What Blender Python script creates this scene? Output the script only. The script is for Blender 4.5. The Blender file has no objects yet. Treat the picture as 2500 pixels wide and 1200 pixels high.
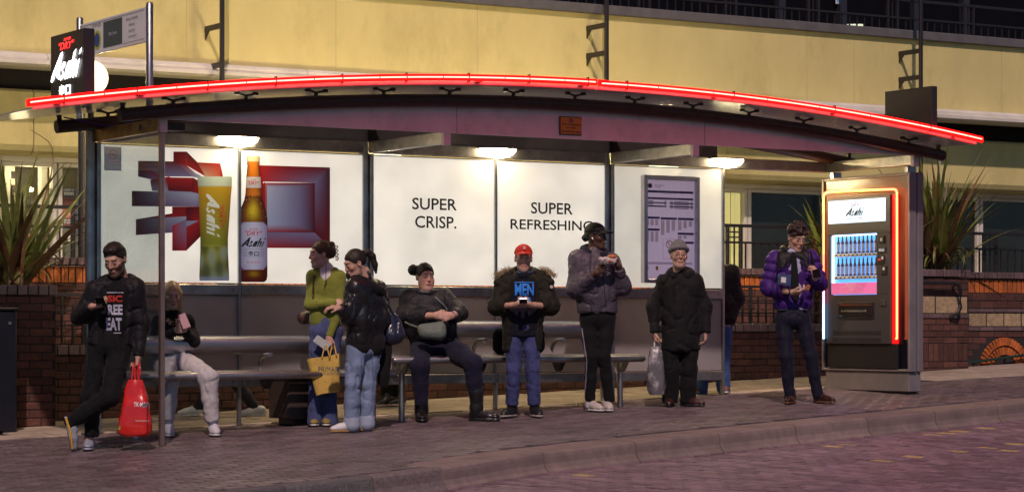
import bpy, bmesh, math, random
import numpy as np
from mathutils import Vector, Matrix
from mathutils.bvhtree import BVHTree

# ------------------------------------------------------------------ camera, sky, sun, exposure
sc = bpy.context.scene
C = sc.collection
F, CZ, HY, OX, OY = 6033., .856, 803., -3.64, 21.74   # focal length in photo pixels, eye height, horizon row, shelter corner
TH = math.radians(31.75)                               # shelter's angle to the picture plane
cu, su = math.cos(TH), math.sin(TH)
GA, GU, GV = -.07, .037, .03                           # pavement plane: z = GA + GU*u + GV*v
cam = bpy.data.objects.new('camera', bpy.data.cameras.new('camera'))
C.objects.link(cam)
cam.location = (0, 0, CZ)
cam.rotation_euler = (math.pi/2, 0, 0)
cam.data.sensor_width = 36
cam.data.lens = F/2500*36
cam.data.shift_y = (HY-600)/2500
cam.data.clip_end = 2000
sc.camera = cam
world = bpy.data.worlds.new('World'); sc.world = world; world.use_nodes = True
SUN_EL, SUN_AZ = math.radians(46), math.radians(179)   # azimuth clockwise from +Y: behind the camera
wn = world.node_tree; wn.nodes.clear()
sky = wn.nodes.new('ShaderNodeTexSky'); sky.sky_type = 'NISHITA'; sky.sun_disc = False
sky.sun_elevation = SUN_EL; sky.sun_rotation = SUN_AZ; sky.ozone_density = 9; sky.dust_density = .3
bg = wn.nodes.new('ShaderNodeBackground'); bg.inputs[1].default_value = .03
wo = wn.nodes.new('ShaderNodeOutputWorld')
wn.links.new(sky.outputs[0], bg.inputs[0]); wn.links.new(bg.outputs[0], wo.inputs[0])
sun = bpy.data.objects.new('sun', bpy.data.lights.new('sun', 'SUN'))
C.objects.link(sun)
sun.data.energy = 1.75; sun.data.angle = math.radians(1.2); sun.data.color = (1, .74, .66)
sd = Vector((math.sin(SUN_AZ)*math.cos(SUN_EL), math.cos(SUN_AZ)*math.cos(SUN_EL), math.sin(SUN_EL)))
sun.rotation_euler = sd.to_track_quat('Z', 'Y').to_euler()
sc.view_settings.view_transform = 'Standard'; sc.view_settings.look = 'None'
sc.view_settings.gamma = 1; sc.view_settings.exposure = 0.42; sc.view_settings.use_curve_mapping = False
sc.render.engine = 'CYCLES'
sc.cycles.use_denoising = True
sc.cycles.max_bounces = 8; sc.cycles.transparent_max_bounces = 12
sc.cycles.sample_clamp_indirect = 4
sc.cycles.caustics_reflective = False; sc.cycles.caustics_refractive = False

# ------------------------------------------------------------------ helpers: places
def pv(px, py, v):            # a point of the photograph on the upright plane v
    a = (px-1250)/F; u = (a*(OY+cu*v)-OX+su*v)/(cu-a*su); Y = OY+su*u+cu*v
    return u, CZ-(py-HY)/F*Y
def pu(px, py, u):            # on the upright plane u
    a = (px-1250)/F; v = (OX+cu*u-a*(OY+su*u))/(su+a*cu); Y = OY+su*u+cu*v
    return v, CZ-(py-HY)/F*Y
def pg(px, py):               # on the pavement
    a = (px-1250)/F; k = (py-HY)/F
    un = cu*a+su; u0 = -cu*OX-su*OY; vn = -su*a+cu; v0 = su*OX-cu*OY
    Y = (CZ-GA-GU*u0-GV*v0)/(k+GU*un+GV*vn)
    return un*Y+u0, vn*Y+v0, Y
def gz(u, v): return GA+GU*u+GV*v
def Wp(u, v, z=0.): return Vector((OX+cu*u-su*v, OY+su*u+cu*v, z))

# ------------------------------------------------------------------ helpers: materials
MATS = {}
def nd(t, kind, **kw):
    n = t.nodes.new(kind)
    for k, v in kw.items(): setattr(n, k, v)
    return n
def mat(name, col, rough=.6, metal=0., noise=None, bump=None, vary=0., emit=None, attr=None, spec=.5, coat=0., sheen=0., trans=0., stretch=None, alpha=1., dirt=None, spots=None):
    """Principled material; noise=(scale, amount), bump=(scale, strength), vary = piece-to-piece change, dirt=(scale, colour, amount)"""
    if name in MATS: return MATS[name]
    m = bpy.data.materials.new(name); m.use_nodes = True; MATS[name] = m
    t = m.node_tree; L = t.links; p = t.nodes['Principled BSDF']
    p.inputs['Roughness'].default_value = rough; p.inputs['Metallic'].default_value = metal
    p.inputs['Specular IOR Level'].default_value = spec
    p.inputs['Coat Weight'].default_value = coat; p.inputs['Sheen Weight'].default_value = sheen
    p.inputs['Transmission Weight'].default_value = trans
    p.inputs['Alpha'].default_value = alpha
    geo = nd(t, 'ShaderNodeNewGeometry'); pos = geo.outputs['Position']
    if stretch:
        mp = nd(t, 'ShaderNodeMapping'); mp.inputs['Scale'].default_value = stretch; mp.inputs['Rotation'].default_value = (0, 0, -TH)
        mp.vector_type = 'POINT'; L.new(pos, mp.inputs[0]); pos = mp.outputs[0]
    cur = None
    if attr:
        a = nd(t, 'ShaderNodeAttribute', attribute_name=attr); cur = a.outputs['Color']
    def mul(fac):
        nonlocal cur
        x = nd(t, 'ShaderNodeMix', data_type='RGBA', blend_type='MULTIPLY'); x.inputs[0].default_value = 1
        if cur is None: x.inputs[6].default_value = (*col, 1)
        else: L.new(cur, x.inputs[6])
        L.new(fac, x.inputs[7]); cur = x.outputs[2]
    def rng(src, lo, hi, a=.25, b=.75):
        r = nd(t, 'ShaderNodeMapRange'); r.inputs[1].default_value = a; r.inputs[2].default_value = b
        r.inputs[3].default_value = lo; r.inputs[4].default_value = hi; L.new(src, r.inputs[0]); return r.outputs[0]
    if noise:
        n = nd(t, 'ShaderNodeTexNoise'); n.inputs['Scale'].default_value = noise[0]; n.inputs['Detail'].default_value = 5
        n.inputs['Roughness'].default_value = .65
        L.new(pos, n.inputs['Vector']); mul(rng(n.outputs[0], 1-noise[1], 1+noise[1]))
    if vary:
        oi = nd(t, 'ShaderNodeObjectInfo'); at = nd(t, 'ShaderNodeAttribute', attribute_name='var')
        ad = nd(t, 'ShaderNodeMath', operation='ADD'); L.new(oi.outputs['Random'], ad.inputs[0]); L.new(at.outputs['Fac'], ad.inputs[1])
        fr = nd(t, 'ShaderNodeMath', operation='FRACT'); L.new(ad.outputs[0], fr.inputs[0])
        mul(rng(fr.outputs[0], 1-vary, 1+vary, 0, 1))
    if dirt:
        n = nd(t, 'ShaderNodeTexNoise'); n.inputs['Scale'].default_value = dirt[0]; n.inputs['Detail'].default_value = 6
        n.inputs['Roughness'].default_value = .7
        L.new(pos, n.inputs['Vector']); x = nd(t, 'ShaderNodeMix', data_type='RGBA'); L.new(rng(n.outputs[0], 0, dirt[2], .5, .72), x.inputs[0])
        if cur is None: x.inputs[6].default_value = (*col, 1)
        else: L.new(cur, x.inputs[6])
        x.inputs[7].default_value = (*dirt[1], 1); cur = x.outputs[2]
        ro = nd(t, 'ShaderNodeMath', operation='ADD'); ro.inputs[1].default_value = rough
        mm = nd(t, 'ShaderNodeMath', operation='MULTIPLY'); mm.inputs[1].default_value = .25
        L.new(rng(n.outputs[0], -.4, 1), mm.inputs[0]); L.new(mm.outputs[0], ro.inputs[0]); L.new(ro.outputs[0], p.inputs['Roughness'])
    if spots:    # trodden-in gum and drips
        vo = nd(t, 'ShaderNodeTexVoronoi'); vo.inputs['Scale'].default_value = spots[0]; L.new(pos, vo.inputs['Vector'])
        x = nd(t, 'ShaderNodeMix', data_type='RGBA'); L.new(rng(vo.outputs['Distance'], spots[2], 0, spots[3]*.7, spots[3]), x.inputs[0])
        if cur is None: x.inputs[6].default_value = (*col, 1)
        else: L.new(cur, x.inputs[6])
        x.inputs[7].default_value = (*spots[1], 1); cur = x.outputs[2]
    if cur is None: p.inputs['Base Color'].default_value = (*col, 1)
    else: L.new(cur, p.inputs['Base Color'])
    if emit:
        p.inputs['Emission Strength'].default_value = emit[1]
        if emit[0] == 'attr': L.new(cur, p.inputs['Emission Color'])
        else: p.inputs['Emission Color'].default_value = (*emit[0], 1)
    if bump:
        n = nd(t, 'ShaderNodeTexNoise'); n.inputs['Scale'].default_value = bump[0]; n.inputs['Detail'].default_value = 4
        L.new(pos, n.inputs['Vector']); b = nd(t, 'ShaderNodeBump'); b.inputs['Strength'].default_value = bump[1]; b.inputs['Distance'].default_value = .01
        L.new(n.outputs[0], b.inputs['Height']); L.new(b.outputs[0], p.inputs['Normal'])
    return m
def facing(t, base):
    lw = nd(t, 'ShaderNodeLayerWeight'); lw.inputs[0].default_value = .5
    pw = nd(t, 'ShaderNodeMath', operation='POWER'); pw.inputs[1].default_value = 4.; t.links.new(lw.outputs['Facing'], pw.inputs[0])
    ma = nd(t, 'ShaderNodeMath', operation='MULTIPLY_ADD', use_clamp=True); ma.inputs[1].default_value = .7; ma.inputs[2].default_value = base
    t.links.new(pw.outputs[0], ma.inputs[0]); return ma.outputs[0]
def glass_mat(name, tint=(.8, .85, .88), see=.8, rough=.03):
    """thin pane: mostly see-through, with a reflection that grows towards grazing angles"""
    if name in MATS: return MATS[name]
    m = bpy.data.materials.new(name); m.use_nodes = True; MATS[name] = m
    t = m.node_tree; t.nodes.clear(); L = t.links
    o = nd(t, 'ShaderNodeOutputMaterial'); tr = nd(t, 'ShaderNodeBsdfTransparent'); tr.inputs[0].default_value = (*tint, 1)
    gl = nd(t, 'ShaderNodeBsdfGlossy'); gl.inputs['Roughness'].default_value = rough
    ad = facing(t, 1-see)
    mx = nd(t, 'ShaderNodeMixShader'); L.new(ad, mx.inputs[0])
    L.new(tr.outputs[0], mx.inputs[1]); L.new(gl.outputs[0], mx.inputs[2]); L.new(mx.outputs[0], o.inputs[0])
    return m
def frosted_mat(name, col=(.7, .7, .7), diff=.6, rough=.35, transl=.25, clear=.5, glow=None):
    """frosted pane: part diffuse film, part light let through"""
    if name in MATS: return MATS[name]
    m = bpy.data.materials.new(name); m.use_nodes = True; MATS[name] = m
    t = m.node_tree; t.nodes.clear(); L = t.links
    o = nd(t, 'ShaderNodeOutputMaterial'); d = nd(t, 'ShaderNodeBsdfDiffuse'); tl = nd(t, 'ShaderNodeBsdfTranslucent')
    rf = nd(t, 'ShaderNodeBsdfRefraction'); rf.inputs['Roughness'].default_value = rough; rf.inputs['IOR'].default_value = 1.15
    gl = nd(t, 'ShaderNodeBsdfGlossy'); gl.inputs['Roughness'].default_value = .12
    geo = nd(t, 'ShaderNodeNewGeometry'); n = nd(t, 'ShaderNodeTexNoise'); n.inputs['Scale'].default_value = 3; n.inputs['Detail'].default_value = 6
    L.new(geo.outputs['Position'], n.inputs['Vector']); r = nd(t, 'ShaderNodeMapRange'); r.inputs[1].default_value = .3; r.inputs[2].default_value = .75
    r.inputs[3].default_value = 1.05; r.inputs[4].default_value = .88; L.new(n.outputs[0], r.inputs[0])
    x = nd(t, 'ShaderNodeMix', data_type='RGBA', blend_type='MULTIPLY'); x.inputs[0].default_value = 1; x.inputs[6].default_value = (*col, 1); L.new(r.outputs[0], x.inputs[7])
    L.new(x.outputs[2], d.inputs[0]); L.new(x.outputs[2], tl.inputs[0]); rf.inputs[0].default_value = (*col, 1)
    m1 = nd(t, 'ShaderNodeMixShader'); m1.inputs[0].default_value = clear; L.new(tl.outputs[0], m1.inputs[1]); L.new(rf.outputs[0], m1.inputs[2])
    m2 = nd(t, 'ShaderNodeMixShader'); m2.inputs[0].default_value = diff; L.new(m1.outputs[0], m2.inputs[1]); L.new(d.outputs[0], m2.inputs[2])
    m3 = nd(t, 'ShaderNodeMixShader'); L.new(facing(t, .03), m3.inputs[0]); L.new(m2.outputs[0], m3.inputs[1]); L.new(gl.outputs[0], m3.inputs[2])
    if glow:     # even glow added to the panel, standing in for light from behind
        em = nd(t, 'ShaderNodeEmission'); em.inputs[1].default_value = glow[1]; x2 = nd(t, 'ShaderNodeMix', data_type='RGBA', blend_type='MULTIPLY'); x2.inputs[0].default_value = 1
        x2.inputs[6].default_value = (*glow[0], 1); L.new(r.outputs[0], x2.inputs[7]); L.new(x2.outputs[2], em.inputs[0])
        ad = nd(t, 'ShaderNodeAddShader'); L.new(m3.outputs[0], ad.inputs[0]); L.new(em.outputs[0], ad.inputs[1]); L.new(ad.outputs[0], o.inputs[0])
    else: L.new(m3.outputs[0], o.inputs[0])
    return m

# ------------------------------------------------------------------ helpers: meshes
class MB:
    """collects faces in shelter coordinates (u along the shelter, v away from the road, z up)"""
    def __init__(s): s.v = []; s.f = []; s.m = []; s.sm = []; s.c = []; s.fv = []
    def add(s, verts, faces, mi=0, smooth=False, col=None, var=0.):
        o = len(s.v); s.v += [tuple(x) for x in verts]
        s.f += [tuple(i+o for i in f) for f in faces]; s.m += [mi]*len(faces); s.sm += [smooth]*len(faces); s.fv += [var]*len(faces)
        s.c += (col if col is not None else [(1, 1, 1)]*len(verts))
        return s
    def box(s, a, b, mi=0, bev=0., var=0.):
        (x0, x1), (y0, y1), (z0, z1) = [(min(p, q), max(p, q)) for p, q in zip(a, b)]
        if bev <= 0:
            vs = [(x, y, z) for z in (z0, z1) for y in (y0, y1) for x in (x0, x1)]
            return s.add(vs, [(0, 2, 3, 1), (4, 5, 7, 6), (0, 1, 5, 4), (2, 6, 7, 3), (0, 4, 6, 2), (1, 3, 7, 5)], mi, var=var)
        e = min(bev, (x1-x0)*.49, (y1-y0)*.49, (z1-z0)*.49); vs = []; idx = {}
        for i, x in enumerate((x0, x1)):
            for j, y in enumerate((y0, y1)):
                for k, z in enumerate((z0, z1)):
                    ix, iy, iz = x+(e if i == 0 else -e), y+(e if j == 0 else -e), z+(e if k == 0 else -e)
                    for ax, p in enumerate(((x, iy, iz), (ix, y, iz), (ix, iy, z))):
                        idx[(i, j, k, ax)] = len(vs); vs.append(p)
        fs = []
        def q(*ks): fs.append(tuple(idx[k] for k in ks))
        for i in (0, 1):
            a_ = [(i, 0, 0, 0), (i, 0, 1, 0), (i, 1, 1, 0), (i, 1, 0, 0)]; q(*(a_ if i == 0 else a_[::-1]))
            a_ = [(0, i, 0, 1), (1, i, 0, 1), (1, i, 1, 1), (0, i, 1, 1)]; q(*(a_ if i == 0 else a_[::-1]))
            a_ = [(0, 0, i, 2), (0, 1, i, 2), (1, 1, i, 2), (1, 0, i, 2)]; q(*(a_ if i == 0 else a_[::-1]))
        for j in (0, 1):
            for k in (0, 1):
                q((0, j, k, 1), (1, j, k, 1), (1, j, k, 2), (0, j, k, 2)); q((j, 0, k, 0), (j, 1, k, 0), (j, 1, k, 2), (j, 0, k, 2)); q((j, k, 0, 0), (j, k, 1, 0), (j, k, 1, 1), (j, k, 0, 1))
                for i in (0, 1): q((i, j, k, 0), (i, j, k, 1), (i, j, k, 2)) if True else 0
        return s.add(vs, fs, mi, var=var)
    def loft(s, rings, mi=0, smooth=True, cap=True, closed=True, col=None):
        n = len(rings[0]); vs = [p for r in rings for p in r]; fs = []
        for i in range(len(rings)-1):
            for j in range(n if closed else n-1):
                k = (j+1) % n; fs.append((i*n+j, i*n+k, (i+1)*n+k, (i+1)*n+j))
        s.add(vs, fs, mi, smooth, col)
        if cap and closed:
            s.add(rings[0], [tuple(range(n))[::-1]], mi); s.add(rings[-1], [tuple(range(n))], mi)
        return s
    def tube(s, pts, r, n=10, mi=0, cap=True, up=(0, 0, 1)):
        pts = [Vector(p) for p in pts]; rs = r if isinstance(r, (list, tuple)) else [r]*len(pts); rings = []
        for i, p in enumerate(pts):
            d = (pts[min(i+1, len(pts)-1)]-pts[max(i-1, 0)]).normalized()
            a = d.cross(Vector(up)); a = d.cross(Vector((1, 0, 0))) if a.length < .05 else a
            a.normalize(); b = a.cross(d).normalized()
            rings.append([p+a*(rs[i]*math.cos(t))+b*(rs[i]*math.sin(t)) for t in [k*2*math.pi/n for k in range(n)]])
        return s.loft(rings, mi, True, cap)
    def lathe(s, c, prof, n=16, mi=0, cap=True):
        return s.loft([[(c[0]+r*math.cos(k*2*math.pi/n), c[1]+r*math.sin(k*2*math.pi/n), c[2]+z) for k in range(n)] for r, z in prof], mi, True, cap)
    def prism(s, poly, o, ax, ay, th, mi=0, col=None):
        """2-D outline at o + x*ax + y*ay, thickened by th along ax x ay"""
        o, ax, ay = Vector(o), Vector(ax), Vector(ay); nn = ax.cross(ay).normalized()*th; n = len(poly)
        b = [o+ax*x+ay*y for x, y in poly]; t = [p+nn for p in b]
        ar = sum(poly[i][0]*poly[(i+1) % n][1]-poly[(i+1) % n][0]*poly[i][1] for i in range(n))
        if ar < 0: b.reverse(); t.reverse()
        s.add(b+t, [tuple(range(n))[::-1], tuple(range(n, 2*n))]+[(i, (i+1) % n, n+(i+1) % n, n+i) for i in range(n)], mi, col=[col]*(2*n) if col else None)
        return s
    def mesh(s, name='mesh', colattr=False, fix=True):
        me = bpy.data.meshes.new(name); me.from_pydata([tuple(p) for p in s.v], [], s.f)
        me.polygons.foreach_set('material_index', s.m); me.polygons.foreach_set('use_smooth', s.sm)
        if any(s.fv):
            a = me.attributes.new('var', 'FLOAT', 'FACE'); a.data.foreach_set('value', s.fv)
        if colattr:
            a = me.color_attributes.new('Col', 'FLOAT_COLOR', 'POINT'); a.data.foreach_set('color', [x for c in s.c for x in (*c, 1.)])
        if fix:
            bm = bmesh.new(); bm.from_mesh(me); bmesh.ops.recalc_face_normals(bm, faces=bm.faces); bm.to_mesh(me); bm.free()
        me.update(); return me
    def build(s, name, m, parent=None, colattr=False, fix=True, **kw):
        return link(name, s.mesh(name, colattr, fix), m, parent, **kw)
def link(name, me, m, parent=None, loc=None, label=None, cat=None, group=None, kind=None):
    o = bpy.data.objects.new(name, me); C.objects.link(o)
    if m is not None and not me.materials:
        for x in (m if isinstance(m, (list, tuple)) else [m]): me.materials.append(x)
    place(o, parent, loc); tag(o, label, cat, group, kind); return o
ORG = {}
def place(o, parent=None, loc=None):
    """loc is a point in shelter coordinates that the mesh was built round; None = the mesh already holds shelter coordinates"""
    l = Vector(loc) if loc is not None else Vector((0, 0, 0))
    if parent is None:
        o.location = Wp(l.x, l.y, l.z); o.rotation_euler = (0, 0, TH); ORG[o.name] = l
    else:
        o.parent = parent; o.location = l-ORG.get(parent.name, Vector((0, 0, 0))); ORG[o.name] = l
def tag(o, label=None, cat=None, group=None, kind=None):
    if label: o['label'] = label
    if cat: o['category'] = cat
    if group: o['group'] = group
    if kind: o['kind'] = kind
    return o
def thing(name, label, cat, loc, group=None):
    o = bpy.data.objects.new(name, None); C.objects.link(o); o.empty_display_size = .1
    place(o, None, loc); return tag(o, label, cat, group)
def text_mesh(txt, shear=0., bold=0., space=1., extr=.0012):
    c = bpy.data.curves.new('lettering', 'FONT'); c.body = txt; c.shear = shear; c.offset = bold; c.space_character = space
    c.align_x = 'CENTER'; c.resolution_u = 3; c.fill_mode = 'BOTH'; c.extrude = 0
    o = bpy.data.objects.new('lettering', c); me = bpy.data.meshes.new_from_object(o)
    vs = [(p.co.x, p.co.y) for p in me.vertices]; fs = [tuple(p.vertices) for p in me.polygons]
    bpy.data.objects.remove(o); bpy.data.meshes.remove(me); bpy.data.curves.remove(c)
    return vs, fs
def letter(mb, txt, o, ax, ay, x0, x1, y0, y1, mi=0, shear=0., bold=0., space=1., lift=.003, col=None, keep=False):
    """lettering that fills the box x0..x1, y0..y1 of the plane o + x*ax + y*ay"""
    vs, fs = text_mesh(txt, shear, bold, space)
    if not vs: return
    xs = [p[0] for p in vs]; ys = [p[1] for p in vs]
    sx = (x1-x0)/max(1e-6, max(xs)-min(xs)); sy = (y1-y0)/max(1e-6, max(ys)-min(ys))
    if keep: sx = sy = min(sx, sy)
    cx, cy = (max(xs)+min(xs))/2, (max(ys)+min(ys))/2; mx, my = (x0+x1)/2, (y0+y1)/2
    o, ax, ay = Vector(o), Vector(ax), Vector(ay); nn = ax.cross(ay).normalized()*lift
    mb.add([o+nn+ax*(mx+(x-cx)*sx)+ay*(my+(y-cy)*sy) for x, y in vs], fs, mi, col=[col]*len(vs) if col else None)
def plane_lines(mb, o, ax, ay, x0, x1, ys, h, mi=0, lift=.003, rnd=None):
    """rows of small print, each row a line broken into words"""
    o, ax, ay = Vector(o), Vector(ax), Vector(ay); nn = ax.cross(ay).normalized()*lift; rnd = rnd or random
    for y in ys:
        x = x0
        while x < x1:
            w = min(x1-x, h*rnd.uniform(1.5, 5)); p = [o+nn+ax*a+ay*b for a, b in ((x, y), (x+w, y), (x+w, y+h), (x, y+h))]
            mb.add(p, [(0, 1, 2, 3)], mi); x += w+h*.7
def quad(mb, o, ax, ay, x0, x1, y0, y1, mi=0, lift=.003, col=None):
    o, ax, ay = Vector(o), Vector(ax), Vector(ay); nn = ax.cross(ay).normalized()*lift
    mb.add([o+nn+ax*a+ay*b for a, b in ((x0, y0), (x1, y0), (x1, y1), (x0, y1))], [(0, 1, 2, 3)], mi, col=[col]*4 if col else None)
U, V, Z = Vector((1, 0, 0)), Vector((0, 1, 0)), Vector((0, 0, 1))
ASAHI = [  # brush-like slanted lettering of the beer's name, drawn stroke by stroke in a 10 x 6 box
    [(0, .3), (.5, 0), (1.0, .6), (2.9, 5.2), (2.9, 6.0), (2.3, 5.7), (.5, 2.2), (.1, 1.2)], [(2.0, .9), (2.9, 0.3), (3.0, 6.0), (2.2, 4.9)], [(1.0, 1.5), (2.7, 1.7), (2.7, 2.3), (1.2, 2.2)],
    [(3.1, .6), (3.7, 0), (4.5, .5), (4.6, 1.4), (3.9, 2.2), (4.6, 2.9), (4.5, 3.7), (3.9, 3.8), (3.5, 3.2), (3.5, 2.5), (4.0, 1.5), (3.9, .8), (3.3, 1.2)],
    [(4.9, .5), (5.3, 0), (5.9, .6), (6.5, 3.7), (5.7, 3.7), (5.1, 2.4)], [(5.9, .1), (6.5, .3), (7.0, 3.8), (6.4, 3.6)],
    [(6.9, .2), (7.4, .2), (8.0, 5.9), (7.2, 5.2)], [(7.9, .2), (8.4, .0), (8.8, 3.2), (8.4, 3.8), (7.6, 3.0), (7.7, 2.4), (8.1, 2.7)],
    [(8.9, .2), (9.4, .1), (9.8, 3.7), (9.2, 3.3)], [(9.3, 4.5), (9.9, 4.8), (10, 5.9), (9.4, 5.3)]]
def asahi(mb, o, ax, ay, x0, x1, y0, y1, mi=0, lift=.003, col=None, shear=.14):
    o, ax, ay = Vector(o), Vector(ax), Vector(ay); nn = ax.cross(ay).normalized()*lift
    for k, pl in enumerate(ASAHI):
        vs = [o+nn*(1+.1*k)+ax*(x0+(x1-x0)*(x/10+shear*(y/6-.5)))+ay*(y0+(y1-y0)*y/6) for x, y in pl]
        mb.add(vs, [tuple(range(len(pl)))], mi, col=[col]*len(pl) if col else None)
# ------------------------------------------------------------------ setting: ground, road, kerb
R = random.Random(7)
m_mortar = mat('mortar', (.03, .024, .024), .95, noise=(30, .3), bump=(80, .4))
m_paver = mat('pavement_paver', (.145, .108, .118), .3, noise=(9, .35), bump=(120, .35), vary=.3, dirt=(1.6, (.04, .032, .036), .8), spots=(3.2, (.2, .17, .17), .55, .1))
m_flag = mat('pale_lit_flag', (.36, .285, .235), .7, noise=(6, .25), bump=(90, .3), vary=.14, dirt=(2.2, (.14, .11, .1), .7), spots=(3.6, (.1, .08, .075), .6, .1))  # real slabs to the right; elsewhere their paleness puts in the lit strip
m_road = mat('road_paver', (.2, .125, .155), .4, noise=(12, .35), bump=(140, .4), vary=.3, dirt=(1.1, (.1, .06, .08), .55))
m_yellow = mat('worn_yellow_paint', (.46, .32, .12), .6, noise=(30, .5), bump=(100, .3), vary=.2)
m_kerb = mat('kerb_concrete', (.23, .165, .15), .75, noise=(14, .3), bump=(160, .5), vary=.1, dirt=(3.5, (.11, .085, .08), .8))
m_granite = mat('granite_kerb', (.1, .09, .092), .6, noise=(120, .7), bump=(120, .5), vary=.12, dirt=(30, (.3, .28, .28), .5))
m_brick = mat('dark_brick', (.105, .04, .03), .8, noise=(25, .35), bump=(110, .5), vary=.35, dirt=(4, (.05, .03, .026), .7))
m_bluebrick = mat('purple_coping_brick', (.15, .095, .1), .62, noise=(30, .3), bump=(110, .35), vary=.25)
m_orange = mat('orange_brick', (.48, .125, .025), .7, noise=(20, .3), bump=(110, .35), vary=.25)
m_stone = mat('buff_stone', (.4, .29, .17), .85, noise=(22, .4), bump=(70, .6), vary=.15, dirt=(7, (.17, .11, .07), .6))
m_cream = mat('cream_render', (.68, .59, .25), .85, noise=(1.4, .1), bump=(220, .25), dirt=(.9, (.42, .35, .14), .6), stretch=(1.2, 1.2, .6))
m_white = mat('white_paint', (.72, .68, .6), .6, noise=(5, .15), dirt=(2.5, (.4, .35, .28), .6))
m_black = mat('black_paint', (.018, .016, .018), .38, noise=(20, .3), bump=(90, .15))
m_iron = mat('railing_iron', (.022, .018, .02), .42, noise=(20, .3), bump=(90, .2))
m_soil = mat('soil', (.05, .032, .02), .95, noise=(30, .5), bump=(60, 1.))
m_dark = mat('unlit_block_wall', (.004, .004, .007), .8, noise=(2, .4), spec=.1)  # night darkness put into the block's even near-black colour
m_greycap = mat('grey_coping', (.12, .115, .12), .7, noise=(6, .25))

KERB = [(-14, -9.8), (-6, -7.0), (-3, -5.75), (-.93, -4.98), (.2, -4.75), (.9, -4.53), (1.5, -4.24), (2.1, -4.0), (3.15, -3.75), (4.14, -3.56), (5.1, -3.38), (6.06, -3.2), (7.0, -3.04), (7.9, -2.9), (12, -2.2), (30, .8)]
def kv(u):
    for (a, b), (c, d) in zip(KERB, KERB[1:]):
        if u <= c: return b+(d-b)*(u-a)/(c-a)
    return KERB[-1][1]
ROAD_DROP = .155
def sheet(name, us, v0f, v1f, dz, m, kind='structure'):
    mb = MB(); vs = []; n = len(us)
    for u in us:
        for v in (v0f(u), v1f(u)): vs.append((u, v, gz(u, v)+dz))
    mb.add(vs, [(2*i, 2*i+2, 2*i+3, 2*i+1) for i in range(n-1)])
    return mb.build(name, m, None, kind=kind)
grid_u = [-60, -30, -14]+[x*.5 for x in range(-27, 60)]+[40, 60, 90]
def kvx(u): return kv(max(-14, min(30, u)))
pavement = sheet('pavement', grid_u, lambda u: kvx(u)+.05, lambda u: 14, -.012, m_mortar)
road = sheet('road', grid_u, lambda u: -70, lambda u: kvx(u)+.06, -ROAD_DROP-.012, mat('road_bed', (.022, .014, .018), .85, noise=(20, .4), bump=(70, .6)))
# pavers: 300 singly, the rest joined
def paver_mesh(L, Wd, H=.03, e=.006, g=.0055):
    mb = MB(); a, b = L/2-g, Wd/2-g
    vs = [(x*(a-e), y*(b-e), 0) for x, y in ((-1, -1), (1, -1), (1, 1), (-1, 1))]+[(x*a, y*b, -e*.7) for x, y in ((-1, -1), (1, -1), (1, 1), (-1, 1))]+[(x*a, y*b, -H) for x, y in ((-1, -1), (1, -1), (1, 1), (-1, 1))]
    fs = [(0, 1, 2, 3)]+[(i+4, (i+1) % 4+4, (i+1) % 4, i) for i in range(4)]+[(i+8, (i+1) % 4+8, (i+1) % 4+4, i+4) for i in range(4)]
    return mb.add(vs, fs)
def in_view(u, v, z, mx=60):
    p = Wp(u, v, z); px = 1250+F*p.x/p.y; py = HY-(z-CZ)*F/p.y
    return -mx < px < 2500+mx and py < 1200+mx and py > 0
def lay(name, parent, pitch_l, pitch_w, o, ang, test, dz, mats, jit=.0015, single=300, H=.03, keyf=None, e=.006, pick=None):
    """lay pieces in running bond on the ground plane; the nearest are objects of their own"""
    ca, sa = math.cos(ang), math.sin(ang); tmpl = paver_mesh(pitch_l, pitch_w, H, e); cells = []
    rng = range(-400, 400)
    for j in range(-120, 160):
        for i in range(-90, 130):
            x = (i+(.5 if j % 2 else 0))*pitch_l; y = j*pitch_w
            u, v = o[0]+x*ca-y*sa, o[1]+x*sa+y*ca
            if not (-6 < u < 16 and -16 < v < 4): continue
            if test(u, v) and in_view(u, v, gz(u, v)+dz): cells.append((Wp(u, v).y, u, v))
    cells.sort(); rest = MB(); me = tmpl.mesh(name); rot = Matrix.Rotation(ang, 3, 'Z'); meshes = {}
    slope = Matrix.Rotation(math.atan(GV), 3, 'X') @ Matrix.Rotation(-math.atan(GU), 3, 'Y')
    for k, (_, u, v) in enumerate(cells):
        z = gz(u, v)+dz+R.uniform(-jit, jit); til = Matrix.Rotation(R.gauss(0, .006), 3, 'X') @ Matrix.Rotation(R.gauss(0, .006), 3, 'Y')
        M3 = slope @ rot @ til; mi = pick(u, v) if pick else 0
        if k < single:
            if mi not in meshes:
                q = me.copy(); q.materials.clear(); q.materials.append(mats[mi]); meshes[mi] = q
            ob = bpy.data.objects.new(name, meshes[mi]); C.objects.link(ob); place(ob, parent, (u, v, z)); ob.rotation_euler = M3.to_euler()
        else:
            rest.add([M3 @ Vector(p)+Vector((u, v, z)) for p in tmpl.v], tmpl.f, mi, var=R.random()+.001)
    if rest.f: rest.build(name, mats, parent, kind='stuff')
    return len(cells)
KA = math.atan2(-3.04+4.0, 7.0-2.1)
def kerbw(u): return .47 if u > .75 else .17
FLAG_V = .12
lay('paver', pavement, .2, .1, (0, 0), 0., lambda u, v: v > kv(u)+kerbw(u)+.06 and v < FLAG_V-.05, 0., [m_paver])
lay('paving_slab', pavement, .6, .42, (0, FLAG_V+.21), 0., lambda u, v: FLAG_V <= v-.2 < 3.4, .002, [m_flag], jit=.002, single=120)
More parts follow.
